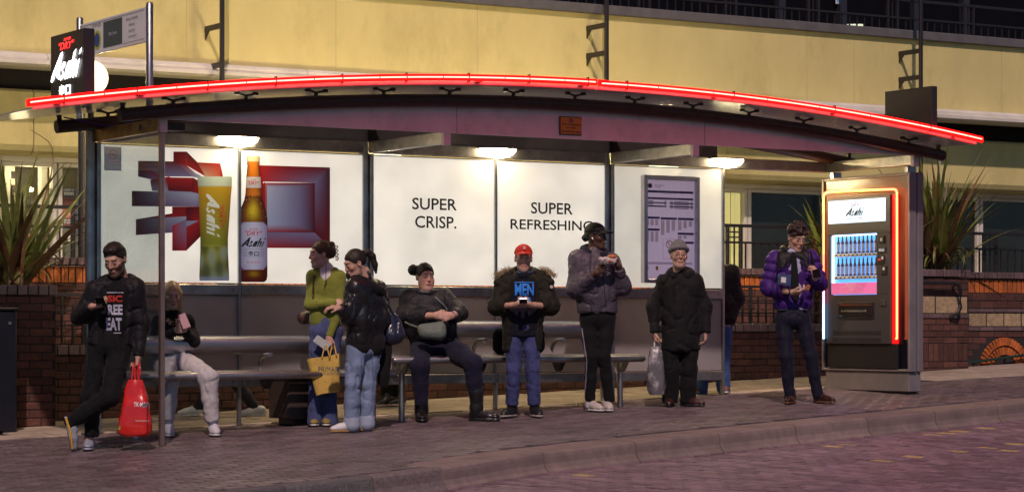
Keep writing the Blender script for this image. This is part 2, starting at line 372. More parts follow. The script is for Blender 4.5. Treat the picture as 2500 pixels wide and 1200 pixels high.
def worn(u, v):   # worn yellow markings left on some of the road's pavers
    d = v-kv(u)
    if -.5 < d < -.36 and (1 < u < 3.1 or 4.9 < u < 9) and R.random() < .2: return 1
    if -1.62 < d < -1.5 and u > 4.6 and R.random() < .6: return 1
    if -1.86 < d < -1.78 and 5.4 < u < 8 and R.random() < .3: return 1
    return 0
lay('road_paver', road, .2, .1, (2, -4.2), KA+math.pi/2, lambda u, v: v < kv(u)-.03 and v > -9, -ROAD_DROP, [m_road, m_yellow], jit=.003, pick=worn)
# kerb stones, each one a piece
kerb = MB(); ku = [-60, -14]+[x*.6 for x in range(-22, 48)]; vs = []
for u in ku:
    v = kvx(u); z = gz(u, v); vs += [(u, v+.085, z-.2), (u, v+.085, z-.035), (u, v+.14, z-.035)]
kerb.add(vs, [(3*i+j, 3*i+3+j, 3*i+4+j, 3*i+1+j) for i in range(len(ku)-1) for j in (0, 1)])
kerb = kerb.build('kerb', m_mortar, None, kind='structure')
def kerb_stone(u0, u1, w, drop, m, rnd):
    mb = MB(); rings = []; N = 5
    prof = [(w, -.03), (w, .004), (.04, .004), (.018, -.001), (.006, -.012), (.0, -.038), (-.004, -.09), (-.02, -.128), (-.05, -drop+.005), (-.06, -drop-.02)]
    for k in range(N):
        u = u0+(u1-u0)*k/(N-1); v = kv(u); du = kv(u+.05)-kv(u-.05); nx, ny = -du/.1, 1.; l = math.hypot(nx, ny); nx /= l; ny /= l
        rings.append([(u+nx*a, v+ny*a, gz(u, v)+b+R.uniform(-.0015, .0015)) for a, b in prof])
    mb.loft(rings, 0, False, False, closed=False)
    for rg in (rings[0], rings[-1]): mb.add(rg, [tuple(range(len(rg)))])
    return mb.build('kerb_stone', m, kerb)
u = .86
joints = [.86, 2.1, 3.15, 4.14, 5.1, 6.06, 7.0, 7.9]
while joints[-1] < 15: joints.append(joints[-1]+.905)
for a, b in zip(joints, joints[1:]): kerb_stone(a+.007, b-.007, .47, ROAD_DROP, m_kerb, R)
kerb_stone(.17, .853, .17, ROAD_DROP, mat('kerb_grey', (.17, .13, .13), .75, noise=(30, .4), bump=(140, .5), vary=.1), R)
gj = [.163, -.62, -1.4, -2.3, -3.2, -4.1, -5]
for b, a in zip(gj, gj[1:]): kerb_stone(a+.006, b-.006, .17, ROAD_DROP, m_granite, R)

# ------------------------------------------------------------------ brick walls
brick_pool = {}
def unit(name, m, sx, sy, sz, bev=.005):
    k = (m.name, round(sx, 3), round(sy, 3), round(sz, 3))
    if k not in brick_pool:
        me = MB().box((-sx/2, -sy/2, -sz/2), (sx/2, sy/2, sz/2), bev=bev).mesh(name); me.materials.append(m); brick_pool[k] = me
    return brick_pool[k]
class Wall:
    """a wall core with a face of single bricks; those past the limit are joined"""
    def __init__(s, label, name='brick_wall', limit=290, group=None):
        s.label = label; s.name = name; s.items = []; s.core = MB(); s.limit = limit; s.group = group
    def piece(s, name, m, c, size, bev=.005, rot=None, big=True): s.items.append((name, m, c, size, bev, rot, big))
    def course(s, name, m, u0, u1, z0, z1, vf, ln, joint=.01, off=0., depth=.05, see=lambda u, z: True, tilt=0):
        u = u0-off
        while u < u1-.005:
            a, b = max(u, u0), min(u+ln-joint, u1)
            if b-a > .02:
                d = R.uniform(-.003, .003); s.piece(name, m, ((a+b)/2, vf+depth/2+d, (z0+z1)/2), (round(b-a, 3), depth, z1-z0-joint*.9), big=see((a+b)/2, (z0+z1)/2))
            u += ln
    def bond(s, u0, u1, z0, z1, vf, m, see=lambda u, z: True, h=.075, ln=.225, base=None):
        n = int(round((z1-z0)/h)); h = (z1-z0)/n
        for k in range(n): s.course('brick', m, u0, u1, z0+k*h, z0+(k+1)*h, vf, ln, off=(ln/2 if k % 2 else 0), see=lambda u, z: see(u, z) and (base is None or z > base(u)-.04))
    def finish(s):
        core = s.core.build(s.name, m_mortar, None, label=s.label, cat='wall', group=s.group, kind='thing')
        items = sorted(s.items, key=lambda t: not t[6]); rest = MB(); ms = []
        for k, (name, m, c, size, bev, rot, big) in enumerate(items):
            if k < s.limit and big:
                o = bpy.data.objects.new(name, unit(name, m, *size, bev=bev)); C.objects.link(o); place(o, core, c)
                if rot is not None: o.rotation_euler = (0, rot, 0)
            else:
                if m not in ms: ms.append(m)
                t = MB().box((-size[0]/2, -size[1]/2, -size[2]/2), tuple(x/2 for x in size), bev=bev); Mr = Matrix.Rotation(rot or 0, 3, 'Y')
                rest.add([Mr @ Vector(p)+Vector(c) for p in t.v], t.f, ms.index(m), var=R.random()+.001)
        if rest.f: rest.build('brick', ms, core, kind='stuff')
        return core
VL, VU = 1.62, 2.4
# low planting bed wall behind the shelter: two heights, stepping up with the street
w = Wall('low dark brick bed wall with purple brick coping, running behind the bus shelter')
for a, b, top in ((-3, 3.6, .71), (3.6, 10.93, .925)):
    w.core.box((a, VL+.006, -.35), (b, VL+.24, top-.1))
    base = lambda u: gz(u, VL)
    w.bond(a, b, top-.1-.075*(9 if top < .9 else 10), top-.1, VL, m_brick, see=lambda u, z: (-.6 < u < .7 and z > -.05) or (.7 < u < 6.6 and z < .3) or u > 7.8, base=base)
    w.course('coping_brick', m_bluebrick, a, b, top-.1, top, VL-.025, .112, depth=.29, see=lambda u, z: (-.3 < u < .55) or u > 8.0)
w.finish()
# upper terrace wall
w = Wall('terrace brick wall with orange soldier course and purple coping under the iron railing')
w.core.box((-6, VU+.006, -.3), (11.4, VU+.3, 1.47))
seeU = lambda u, z: (.05 < u < 1.0) or (8.3 < u < 9.9)
w.course('coping_brick', m_bluebrick, -6, 11.4, 1.478, 1.56, VU-.04, .075, depth=.36, see=seeU)
w.course('soldier_brick', m_orange, -6, 11.4, 1.305, 1.478, VU, .075, see=seeU)
w.bond(-6, 11.4, .63, 1.305, VU, m_brick, see=seeU)
w.finish()
# garden wall beyond the kiosk, with a stone band and a blind arch
VR = 1.72
w = Wall('garden brick wall with buff stone band and orange brick arch beyond the advertising kiosk')
w.core.box((11.4, VR+.006, -.2), (20, VR+.35, 1.47))
zR = lambda py: pv(2450, py, VR)[1]
w.course('coping_brick', m_bluebrick, 11.46, 20, zR(681), zR(664), VR-.04, .07, depth=.36, see=lambda u, z: u < 13.6)
w.course('soldier_brick', m_orange, 11.46, 20, zR(716), zR(682), VR, .075, see=lambda u, z: u < 13.4)
w.bond(11.46, 20, zR(753), zR(716), VR, m_brick, see=lambda u, z: u < 13.4)
w.course('string_brick', m_bluebrick, 11.46, 20, zR(763), zR(753), VR-.012, .225, depth=.07, see=lambda u, z: u < 13.4)
w.course('stone_block', m_stone, 11.46, 20, zR(797), zR(763), VR+.004, .28, see=lambda u, z: u < 13.4)
w.course('string_brick', m_bluebrick, 11.46, 20, zR(808), zR(797), VR-.012, .225, depth=.07, see=lambda u, z: u < 13.4)
ac = pv(2452, 908, VR)
def out_arch(u, z): return math.hypot(u-ac[0], z-ac[1]) > .44
zb = zR(808); n = 9
for k in range(n):
    z1 = zb-k*.075; u = 11.46-(.1125 if k % 2 else 0)
    while u < 20:
        a, b = max(u, 11.46), u+.215
        if b-a > .03 and (out_arch(a, z1-.04) and out_arch(b, z1-.04)) and z1 > gz(u, VR)-.02: w.piece('brick', m_brick, ((a+b)/2, VR+.025+R.uniform(-.003, .003), z1-.0375), (round(b-a, 3), .05, .066), big=u < 13.5)
        u += .225
for r0, r1, nb in ((.315, .42, 24), (.205, .305, 18)):
    for k in range(nb):
        t = math.pi*(k+.5)/nb; rr = (r0+r1)/2
        w.piece('arch_brick', m_orange, (ac[0]-math.cos(t)*rr, VR+.015, ac[1]+math.sin(t)*rr), (math.pi*rr/nb-.009, .06, r1-r0-.008), rot=t-math.pi/2)
w.finish()
# pier in front of the garden wall, next to the kiosk
w = Wall('dark brick planter pier with stone band, standing between kiosk and arch')
VP = 1.42
w.core.box((9.95, VP+.006, -.1), (11.455, 2.3, 1.45))
w.core.box((11.449, VP, .1), (11.4555, 1.75, 1.45))
zP = lambda py: pv(2300, py, VP)[1]
w.course('coping_brick', m_bluebrick, 9.93, 11.47, zP(676), zP(657), VP-.03, .112, depth=.2)
w.bond(9.95, 11.455, zP(722), zP(676), VP, m_brick)
w.course('stone_block', m_stone, 9.95, 11.455, zP(765), zP(722), VP+.004, .5)
w.course('string_brick', m_bluebrick, 9.95, 11.455, zP(777), zP(765), VP-.01, .225, depth=.06)
w.bond(9.95, 11.455, zP(838), zP(777), VP, m_brick)
w.course('soldier_brick', m_brick, 9.95, 11.455, zP(882), zP(838), VP, .075)
w.bond(9.95, 11.455, zP(882)-.225, zP(882), VP, m_brick, base=lambda u: gz(u, VP))
w.finish()
# planter box by the street end
w = Wall('square dark brick planter with soldier course rim holding the spiky plant')
VQ = 1.2
w.core.box((-4, VQ+.006, -.3), (.07, 2.35, 1.16))
w.course('rim_brick', m_bluebrick, -4, .08, 1.165, 1.265, VQ-.025, .1, depth=.28, see=lambda u, z: u > -.9)
w.bond(-4, .07, -.26, 1.165, VQ, m_brick, see=lambda u, z: u > -.9, base=lambda u: gz(u, VQ))
w.core.box((.064, VQ, -.1), (.0705, 1.7, 1.16))
w.finish()
soil = MB(); soil.box((-4, VQ+.2, 1.1), (.05, 2.3, 1.2)); soil.box((9.97, VP+.15, 1.4), (11.44, 2.3, 1.5)); soil.box((-3, VL+.2, .3), (3.6, VU, .62)); soil.box((3.6, VL+.2, .3), (9.95, VU, .86))
soil.build('planting_soil', m_soil, None, kind='structure')

# ------------------------------------------------------------------ building behind
VF, VB, VW = 4.0, 4.2, 4.65
b = thing('terrace_building', 'long cream rendered building with white ledge and upper railing behind the shelter', 'building', (6, VF, 1.5))
mb = MB(); mb.box((-14, VF, 3.72), (40, VF+.3, 4.585)); mb.build('upper_render_band', m_cream, b)
for px in (455, 2085, 1165, 820, 1970, 2445):
    uu = pv(px, 130, VF)[0]; MB().box((uu-.003, VF-.0025, 3.73), (uu+.003, VF+.01, 4.58)).build('render_joint', mat('joint_filler', (.5, .43, .24), .9), b)
mb = MB(); mb.box((-14, VF-.06, 4.585), (40, VF+.34, 4.70), bev=.01); mb.build('parapet_coping', m_greycap, b)
for a in range(-14, 40, 3):
    mb = MB(); mb.loft([[(x, VF+p, z) for p, z in ((.1, 3.72), (-.16, 3.70), (-.2, 3.665), (-.2, 3.63), (-.27, 3.615), (-.27, 3.575), (-.22, 3.55), (.1, 3.55))] for x in (a+.004, a+2.996)], 0, False); mb.build('ledge', m_white, b)
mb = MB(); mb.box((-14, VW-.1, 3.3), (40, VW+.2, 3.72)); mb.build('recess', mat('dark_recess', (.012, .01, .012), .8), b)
for a in range(-14, 40, 3):
    if a in (1,): a0 = a
    mb = MB(); rings = []
    prof = [(.35, 3.36), (.05, 3.36), (0, 3.33), (0, 2.78), (.03, 2.72), (.1, 2.685), (.35, 2.68)]
    mb.loft([[(x, VB+p, z) for p, z in prof] for x in (a+.006, a+2.994)], 0, False); mb.build('lower_render_panel', m_cream, b)
mb = MB(); mb.box((-14, VW+1.2, .9), (40, VW+1.3, 3.4)); mb.box((-14, VB+.1, 1.2), (40, VW+1.3, 1.5)); mb.build('inner_wall', mat('inner_wall_paint', (.46, .42, .3), .8, noise=(3, .2)), b)
m_window = glass_mat('window_glass', (.85, .86, .8), .94, .02)
m_darkwin = mat('dark_window', (.02, .022, .022), .12, noise=(1.2, .5), spec=.6)
m_blind = mat('lit_blind', (.75, .66, .35), .8, emit=((1, .84, .36), .55), stretch=(9, 9, .4), noise=(4, .35))
m_shoplit = mat('lit_room_wall', (.7, .6, .38), .8, emit=((1, .8, .42), .32), noise=(2, .3))
m_tiles = mat('pale_glazed_brick', (.62, .55, .38), .5, noise=(6, .15), vary=.08)
def window(u0, u1, mglass, z0=1.5, z1=2.63, extra=None):
    wd = MB(); f = .045
    wd.box((u0, VW-.05, z0), (u0+f, VW+.05, z1), bev=.005); wd.box((u1-f, VW-.05, z0), (u1, VW+.05, z1), bev=.005)
    wd.box((u0+f, VW-.05, z1-f), (u1-f, VW+.05, z1), bev=.005); wd.box((u0+f, VW-.05, z0), (u1-f, VW+.05, z0+f), bev=.005)
    o = wd.build('window', m_white, b); MB().box((u0+f, VW+.0, z0+f), (u1-f, VW+.012, z1-f)).build('pane', mglass, o); return o
ws = [-7, -5, -3, -1, .2, 1.42, 2.02, 3.8, 5.6, 7.4, 9.2, 10.64, 12.6, 14.55, 16.6, 18.6]
for a, c in zip(ws, ws[1:]):
    lit = a in (10.64,) and False
    window(a+.01, c-.01, m_window if a in (-1, .2, 1.42, 9.2) else m_darkwin)
mb = MB(); mb.box((-14, VB+.3, 2.63), (40, VW+.06, 2.7)); mb.build('window_head', m_white, b)
# the lit bay seen beside the shelter's end and the shop window behind the plant
uA, uB = pv(1775, 500, VW+.6)[0], pv(1826, 500, VW+.6)[0]
mb = MB()
for k in range(int((uB-uA+1.3)/.09)):
    x = uA-1.2+k*.09; mb.box((x, VW+.35+.02*(k % 2), 1.5), (x+.086, VW+.36+.02*(k % 2), 2.6))
mb.build('curtain', m_blind, b)
mb = MB(); mb.box((-3.5, VW+.9, 1.5), (1.46, VW+.92, 2.6)); mb.build('room_wall', m_shoplit, b)
z = 1.5; k = 0
while z < 2.6:
    uu = -2.0+(.11 if k % 2 else 0)
    mbx = MB()
    while uu < .95: mbx.box((uu, VW+.3, z), (uu+.212, VW+.34, z+.068), bev=.004, var=R.random()); uu += .22
    mbx.build('glazed_brick_course', m_tiles, b); z += .075; k += 1
mb = MB(); mb.box((.95, VW+.28, 1.5), (1.02, VW+.4, 2.63)); mb.box((1.33, VW+.2, 1.5), (1.40, VW+.3, 2.63)); mb.build('door_jamb', m_white, b)
mb = MB(); mb.box((1.02, VW+.5, 2.2), (1.33, VW+.52, 2.6)); mb.build('dark_hall', mat('dark_hall', (.06, .05, .04), .7, noise=(9, .4)), b)
for k, uu in enumerate((.98, 1.2, 1.5)):
    o = MB().lathe((uu+.1, VW+.45, 2.42-.08*k), [(.001, 0), (.035, .01), (.04, .04), (.001, .055)], 10).build('ceiling_lamp', mat('hall_lamp', (1, .9, .6), emit=((1, .85, .5), 7)), b)
for uu, e in ((-.6, 8), (1.15, 7)):
    l = bpy.data.objects.new('room_light', bpy.data.lights.new('room_light', 'POINT')); C.objects.link(l); l.data.energy = e; l.data.color = (1, .84, .55); l.data.shadow_soft_size = .1; place(l, b, (uu, VW+.12, 2.5))
# notices in the shop window
prn = mat('notice_print', (1, 1, 1), .6, attr='Col')
mb = MB(); ox = Vector((0, VW-.012, 0))
def pxq(mb, x0, y0, x1, y1, v, col, lift=.001):
    a, zt = pv(x0, y0, v); c, zb_ = pv(x1, y1, v); quad(mb, (0, v, 0), U, Z, a, c, zb_, zt, lift=lift, col=col)
def pxt(mb, txt, x0, y0, x1, y1, v, col, lift=.003, **kw):
    a, zt = pv(x0, y0, v); c, zb_ = pv(x1, y1, v); letter(mb, txt, (0, v, 0), U, Z, a, c, zb_, zt, col=col, lift=lift, **kw)
for args in ((122, 459, 148, 480, (.6, .55, .4)), (152, 457, 184, 507, (.04, .04, .05)), (154, 482, 182, 507, (.75, .2, .15)), (150, 508, 182, 550, (.75, .19, .14)), (153, 531, 181, 549, (.04, .04, .05)), (186, 461, 198, 570, (.1, .12, .17)), (165, 566, 176, 588, (.75, .72, .6))): pxq(mb, *args[:4], VW-.012, args[4])
for t, x0, y0, x1, y1, c in (('CCTV', 131, 461, 144, 468, (.1, .1, .1)), ('UNDER 25?', 155, 460, 181, 467, (.8, .8, .8)), ('UNDER', 153, 518, 173, 525, (.9, .8, .7)), ('25?', 153, 526, 164, 531, (.9, .8, .7))): pxt(mb, t, x0, y0, x1, y1, VW-.012, c)
plane_lines(mb, (0, VW-.012, 0), U, Z, pv(155, 500, VW)[0], pv(179, 500, VW)[0], [pv(155, y, VW)[1] for y in (471, 475, 537, 541, 545)], .008, lift=.003)
n0 = len(mb.v); mb.build('window_notice', prn, b, colattr=True)
# upper deck: railing and dark block beyond
VRAIL = VF+.12
deck = thing('deck_railing', 'black iron railing along the upper deck above the cream wall', 'railing', (8, VRAIL, 4.7))
us = [6.0+1.3*k for k in range(-1, 9)]
for uu in us:
    for d in (0, .16): MB().box((uu+d, VRAIL-.02, 4.705), (uu+d+.035, VRAIL+.02, 5.09)).build('post', m_iron, deck)
    MB().box((uu+.09, VRAIL-.008, 4.705), (uu+.105, VRAIL+.008, 5.08)).build('bar', m_iron, deck)
for z0, z1 in ((5.09, 5.125), (4.86, 4.885)): MB().box((-6, VRAIL-.024, z0), (20, VRAIL+.024, z1)).build('rail', m_iron, deck)
for uu in us[:-1]:
    for k in range(1, 9):
        x = uu+.2+k*(1.3-.2)/9; MB().box((x-.008, VRAIL-.008, 4.705), (x+.008, VRAIL+.008, 4.86)).build('bar', m_iron, deck)
blk = thing('dark_office_block', 'unlit dark block rising behind the upper deck railing', 'building', (10, 7.5, 4))
MB().box((-14, 7.5, 2), (60, 8.2, 16)).build('wall', m_dark, blk)
for px in (1910, 2060, 2240, 2360): 
    uu = pv(px, 30, 7.4)[0]; MB().box((uu-.06, 7.4, 2), (uu+.06, 7.5, 16)).build('mullion', mat('dark_mullion', (.03, .03, .04), .4), blk)
for x0, x1 in ((2071, 2080), (2083, 2093), (2096, 2105)):
    mb = MB(); a, zt = pv(x0, 59, 7.45); c, zb_ = pv(x1, 76, 7.45); mb.box((a, 7.43, zb_-.1), (c, 7.49, zt)); mb.build('lit_window', mat('lit_far_window', (.6, .65, .5), emit=((.75, .85, .6), .55)), blk)
mb = MB(); pxq(mb, 2040, -8, 2055, 11, 7.44, (.75, .8, .85)); pxq(mb, 2042, -2, 2053, 5, 7.44, (.15, .4, .75), .004); pxq(mb, 2043, 7, 2052, 9, 7.44, (.15, .4, .75), .004)
mb.build('blue_notice', prn, blk, colattr=True)
# the dark poles with brackets standing off the building
def wall_pole(px, brk, label, top=6.5, base=.0):
    vv = VF-.42; uu = pv(px, 100, vv)[0]; t = thing('wall_pole', label, 'pole', (uu, vv, gz(uu, vv)), 'poles along the cream wall')
    MB().box((uu-.022, vv-.022, gz(uu, vv)), (uu+.022, vv+.022, top), bev=.006).build('shaft', m_iron, t)
    for py in brk:
        z = pv(px, py, vv)[1]; mb = MB(); mb.box((uu-.012, vv+.02, z-.03), (uu+.012, VF+.002, z+.03), bev=.004)
        mb.prism([(0, -.03), (.1, -.03), (.1, -.12)], (uu-.006, VF-.1, z), V, Z, .012); mb.build('bracket', m_iron, t)
uu = pv(199, 500, 2.46)[0]; tp = thing('wall_pole', 'dark steel pole rising from the terrace wall beside the shelter end post', 'pole', (uu, 2.46, 1.5)); MB().lathe((uu, 2.46, 0), [(.034, 1.5), (.034, 3.3)], 12).build('shaft', m_iron, tp)
wall_pole(542, (62, 157), 'dark steel pole against cream wall above the beer bottle picture')
wall_pole(1481, (61, 129), 'dark steel pole against cream wall above the no stopping plate')
wall_pole(2248, (124, 188), 'dark steel pole against cream wall behind the blank roof sign')
# lamp globes on posts behind the shelter
m_globe = mat('lamp_globe', (.8, .82, .75), .25, emit=((1, .88, .55), 1.4))
def globe_lamp(uu, vv, zz, power, label):
    t = thing('globe_lamp', label, 'street lamp', (uu, vv, gz(uu, vv)), 'globe lamps behind the shelter')
    MB().lathe((uu, vv, 0), [(.05, gz(uu, vv)), (.045, .9), (.03, 1.0), (.028, zz-.16), (.06, zz-.15)], 12).build('post', m_iron, t)
    MB().lathe((uu, vv, zz), [(.16*math.sin(a), -.16*math.cos(a)) for a in [.02+k*(math.pi-.04)/12 for k in range(13)]], 20).build('globe', m_globe, t)
    l = bpy.data.objects.new('bulb', bpy.data.lights.new('bulb', 'POINT')); C.objects.link(l); l.data.energy = power; l.data.color = (1, .78, .4); l.data.shadow_soft_size = .17
    place(l, t, (uu, vv, zz))
# ------------------------------------------------------------------ bus shelter
w_ = 1.364; UE = 6*w_
m_steel = mat('brushed_steel', (.42, .41, .41), .32, 1., noise=(6, .25), bump=(60, .06), dirt=(5, (.2, .18, .16), .5))
m_beam = mat('beam_steel', (.36, .34, .32), .38, 1., noise=(5, .3), dirt=(4, (.16, .14, .12), .6))
m_brown = mat('brown_tube_paint', (.06, .03, .026), .38, noise=(12, .3), bump=(50, .12))
m_fascia = mat('white_fascia', (.82, .72, .72), .5, noise=(3, .12), dirt=(2.2, (.4, .34, .33), .5))
m_ceil = mat('grey_soffit', (.3, .3, .32), .6, noise=(3, .2))
m_vinyl = frosted_mat('white_vinyl_glass', (.8, .77, .72), diff=.7, clear=.08, glow=((1, .94, .85), .37))  # white film with an even glow added to brighten it
m_vinyl2 = frosted_mat('end_frosted_vinyl', (.78, .76, .72), diff=.42, rough=.28, clear=.75, glow=((1, .94, .85), .24))
m_frost = frosted_mat('frosted_glass', (.64, .62, .66), diff=.42, rough=.24, clear=.5)
m_clear = glass_mat('clear_glass', (.86, .9, .9), .9, .02)
m_roofgl = frosted_mat('dotted_roof_glass', (.62, .58, .6), diff=.5, rough=.5, clear=.3)
m_lumi = mat('luminaire_diffuser', (.9, .85, .7), .4, emit=((1, .82, .5), 40))
m_neonc = mat('neon_core', (.2, .02, .02), .4, emit=((1, .11, .08), 9))
m_neonr = mat('red_neon_jacket', (.25, .0, .0), .5, emit=((1, .002, .002), 5), spec=.1)
m_bolt = mat('bolt_metal', (.25, .2, .18), .35, 1.)
def arc(u): return 2.905-.0152*(u-4.0)**2
sh = thing('bus_shelter', 'long bus shelter with curved roof, red neon edge and lit white advert panels', 'bus shelter', (4, 0, gz(4, 0)))
# uprights
for u in (0, 2*w_, 4*w_):
    o = MB().lathe((u-.045, .06, 0), [(.048, gz(u, .06)), (.048, 2.62)], 20).build('post', m_steel, sh)
    MB().box((u-.01, -.005, gz(u, 0)), (u+.028, .05, 2.5), bev=.006).build('post_channel', m_steel, o)
    mb = MB(); mb.lathe((u-.045, .06, gz(u, .06)), [(.085, 0), (.085, .012), (.05, .014)], 16); mb.build('base_plate', m_steel, o)
for u in (w_, 3*w_, 5*w_): MB().box((u-.014, -.022, gz(u, 0)), (u+.014, .03, 2.5), bev=.005).build('mullion', m_steel, sh)
for i in range(5):
    a, b = i*w_+(.03 if i % 2 == 0 else .016), (i+1)*w_-(.016 if i % 2 == 0 else .095)
    up = MB().box((a, .0, 1.275), (b, .01, 2.488)).build('upper_panel', m_vinyl if i < 4 else m_vinyl2, sh)
    mb = MB(); mb.box((a, -.004, 2.482), (b, .014, 2.492)); mb.build('panel_trim', m_steel, up)
    MB().box((a, .0, .437), (b, .01, 1.16)).build('lower_panel', m_frost, sh)
    r = MB().box((a, -.03, 1.163), (b, .03, 1.262), bev=.008).build('middle_rail', m_beam, sh)
    for x in (a+.06, b-.06): MB().loft([[(x+.011*math.cos(t), -.031-dv, 1.212+.011*math.sin(t)) for t in [k*math.pi/5 for k in range(10)]] for dv in (0, .003)], 0, False).build('bolt', m_bolt, r)
    r = MB().box((a, -.03, .335), (b, .03, .43), bev=.008).build('bottom_rail', m_beam, sh)
    for x in (a+.06, b-.06): MB().loft([[(x+.011*math.cos(t), -.031-dv, .382+.011*math.sin(t)) for t in [k*math.pi/5 for k in range(10)]] for dv in (0, .003)], 0, False).build('bolt', m_bolt, r)
for a, b in ((.02, 2*w_-.1), (2*w_+.03, 4*w_-.1), (4*w_+.03, 6*w_-.03)):
    r = MB().box((a, -.035, 2.502), (b, .035, 2.61), bev=.006).build('beam', m_beam, sh)
    for x in (a+.5*k for k in range(1, int((b-a)/.5)+1)):
        for z in (2.525, 2.588): MB().loft([[(x+.006*math.cos(t), -.036-dv, z+.006*math.sin(t)) for t in [k*math.pi/4 for k in range(8)]] for dv in (0, .002)], 0, False).build('bolt', m_bolt, r)
# arms towards the road
m_brass = mat('weathered_arm_face', (.5, .33, .12), .42, .8, noise=(7, .35), bump=(40, .1), dirt=(9, (.2, .13, .06), .7))
for k, u in enumerate((0, 2*w_, 4*w_, UE)):
    z1 = 2.612
    o = MB().box((u-.03, -1.37, 2.505), (u+.03, .0 if k else .04, z1), bev=.005).build('arm', m_brass if k == 0 else m_beam, sh)
    if k: MB().prism([(0, 2.61), (-.17, 2.61), (-.1, 2.7), (-.1, arc(u)-.04), (0, arc(u)-.04)], (u-.035, .06, 0), V, Z, .07).build('bracket', m_black, o)
    else: MB().box((u+.03, -1.2, 2.53), (u+.3, -1.05, 2.6), bev=.01).build('light_box', m_black, o)
    MB().box((u-.035, -1.42, 2.49), (u+.035, -1.37, 2.615), bev=.004).build('arm_end', m_fascia, o)
lt = MB(); ax = -V; o0 = (-.0305, 0, 0); v0, z0 = pu(352, 318, -.03)
letter(lt, 'CLEAR CHANNEL', o0, ax, Z, 1.08, 1.33, 2.548, 2.57, lift=.003)
lt.build('lettering', mat('engraved_letter', (.75, .65, .5), .5), sh)
lt = MB(); lt.prism([(1.0+.03*math.cos(t)*.8, 2.558+.03*math.sin(t)) for t in [k*math.pi/7 for k in range(14)]], (-.031, 0, 0), ax, Z, .002); lt.build('emblem', mat('blue_emblem', (.04, .06, .3), .4), sh)
# end frame: slim front post and clear end pane
MB().box((-.03, -1.42, gz(0, -1.4)), (.012, -1.375, 2.49), bev=.004).build('front_post', mat('pink_grey_post', (.45, .3, .26), .35, .9, noise=(9, .2)), sh)
MB().box((-.006, -1.37, .45), (.002, -.03, 2.47)).build('end_pane', m_clear, sh)
mb = MB(); mb.box((-.02, -1.37, .42), (.015, -.0, .452)); mb.build('end_rail', m_steel, sh)
# roof: fascia, soffit, tubes, clamps, glass panes
us = [x*UE/40 for x in range(41)]
mb = MB(); mb.loft([[(u, -1.43, 2.597), (u, -1.41, 2.597), (u, -1.41, max(2.60, arc(u)-.02)), (u, -1.43, max(2.60, arc(u)-.02))] for u in us], 0, False); fas = mb.build('fascia', m_fascia, sh)
for u in (2*w_+.09, 4*w_+.09): MB().box((u-.0015, -1.4325, 2.6), (u+.0015, -1.42, arc(u)-.03)).build('fascia_joint', m_black, fas)
mb = MB(); mb.loft([[(u, .0, 2.612), (u, .02, 2.612), (u, .02, max(2.63, arc(u)-.02)), (u, .0, max(2.63, arc(u)-.02))] for u in us if u < 6.9], 0, False); mb.build('rear_fascia', m_ceil, sh)
for vv, n in ((-1.5, 'roof_tube'), (-.1, 'roof_tube')):
    uu = [-.43+k*(8.46+.43)/60 for k in range(61)]
    tb = MB().tube([(u, vv, arc(u)) for u in uu], .056, 14).build(n, m_brown, sh)
    for k in range(13):
        u = .05+.663*k
        if u > 8.3: break
        z = arc(u)+.05; mb = MB(); mb.tube([(u, vv, z), (u, vv, z+.035)], .018, 8)
        for s in (-1, 1): mb.tube([(u, vv, z+.03), (u+s*.085, vv-.01, z+.05)], .011, 6); mb.lathe((u+s*.085, vv-.01, z+.035), [(.026, 0), (.026, .028), (.014, .03)], 10)
        mb.build('glass_clamp', m_black if vv > -1 else m_brown, tb)
    for u in (-.4, 8.4): MB().lathe((u, vv, arc(u)+.05), [(.03, 0), (.02, .02), (.03, .05)], 10).build('stub', m_brown, tb)
pane_u = [-1.3]+[.05+.663*k-.33 for k in range(0, 14)]
pane_u = [-1.30, -.94, -.28]+[.05+.663*k+.331 for k in range(12)]+[8.56]
for a, b in zip(pane_u, pane_u[1:]):
    def ring(u): z = arc(u)+.115; return [(u, -1.86, z), (u, .33, z), (u, .33, z+.012), (u, -1.86, z+.012)]
    n = 4; mb = MB(); mb.loft([ring(a+.0015+(b-a-.003)*k/n) for k in range(n+1)], 0, False); mb.build('roof_pane', m_roofgl, sh)
# edge channel and neon along the road edge of the roof
E0, E1, EM = -1.39, 8.58, pv(1455, 213, -1.92)[0]
m_chan = mat('roof_edge_channel', (.5, .42, .42), .45, .3, noise=(8, .2))
def along(a, b, n=40): return [a+(b-a)*k/n for k in range(n+1)]
mb = MB(); mb.loft([[(u, -1.875, arc(u)+.105), (u, -1.855, arc(u)+.105), (u, -1.855, arc(u)+.135), (u, -1.875, arc(u)+.135)] for u in along(-1.32, 8.57)], 0, False); mb.build('roof_edge_channel', m_chan, sh)
def nz(u): return arc(u)+.142+(.02 if u < 4 else .012)
for a, b in ((E0, EM-.015), (EM+.015, E1)):
    mb = MB(); mb.loft([[(u, -1.945+.02*math.cos(t), nz(u)+.03*math.sin(t)) for t in [k*math.pi/6 for k in range(12)]] for u in along(a, b)], 0, True); nn = mb.build('neon_strip', m_neonr, sh)
    seg = a+.02
    while seg < b-.05:
        e = min(seg+.62, b-.012); mb = MB(); mb.tube([(u, -1.962, nz(u)+.002) for u in along(seg, e-.006, 6)], .0068, 8); mb.build('neon_tube', m_neonc, nn); seg = e+.004
    x = a+.3
    while x < b: MB().box((x-.006, -1.97, nz(x)-.037), (x+.006, -1.93, nz(x)+.04), bev=.003).build('clip', m_black, nn); x += .62 if a < 0 else 1.2
for px in (140, 345, 1168, 1420, 1745, 2035, 2330):
    u = pv(px, 240, -1.9)[0]; MB().box((u-.025, -1.93, arc(u)+.128), (u+.025, -1.86, nz(u)-.02), bev=.003).build('neon_bracket', m_chan, sh)
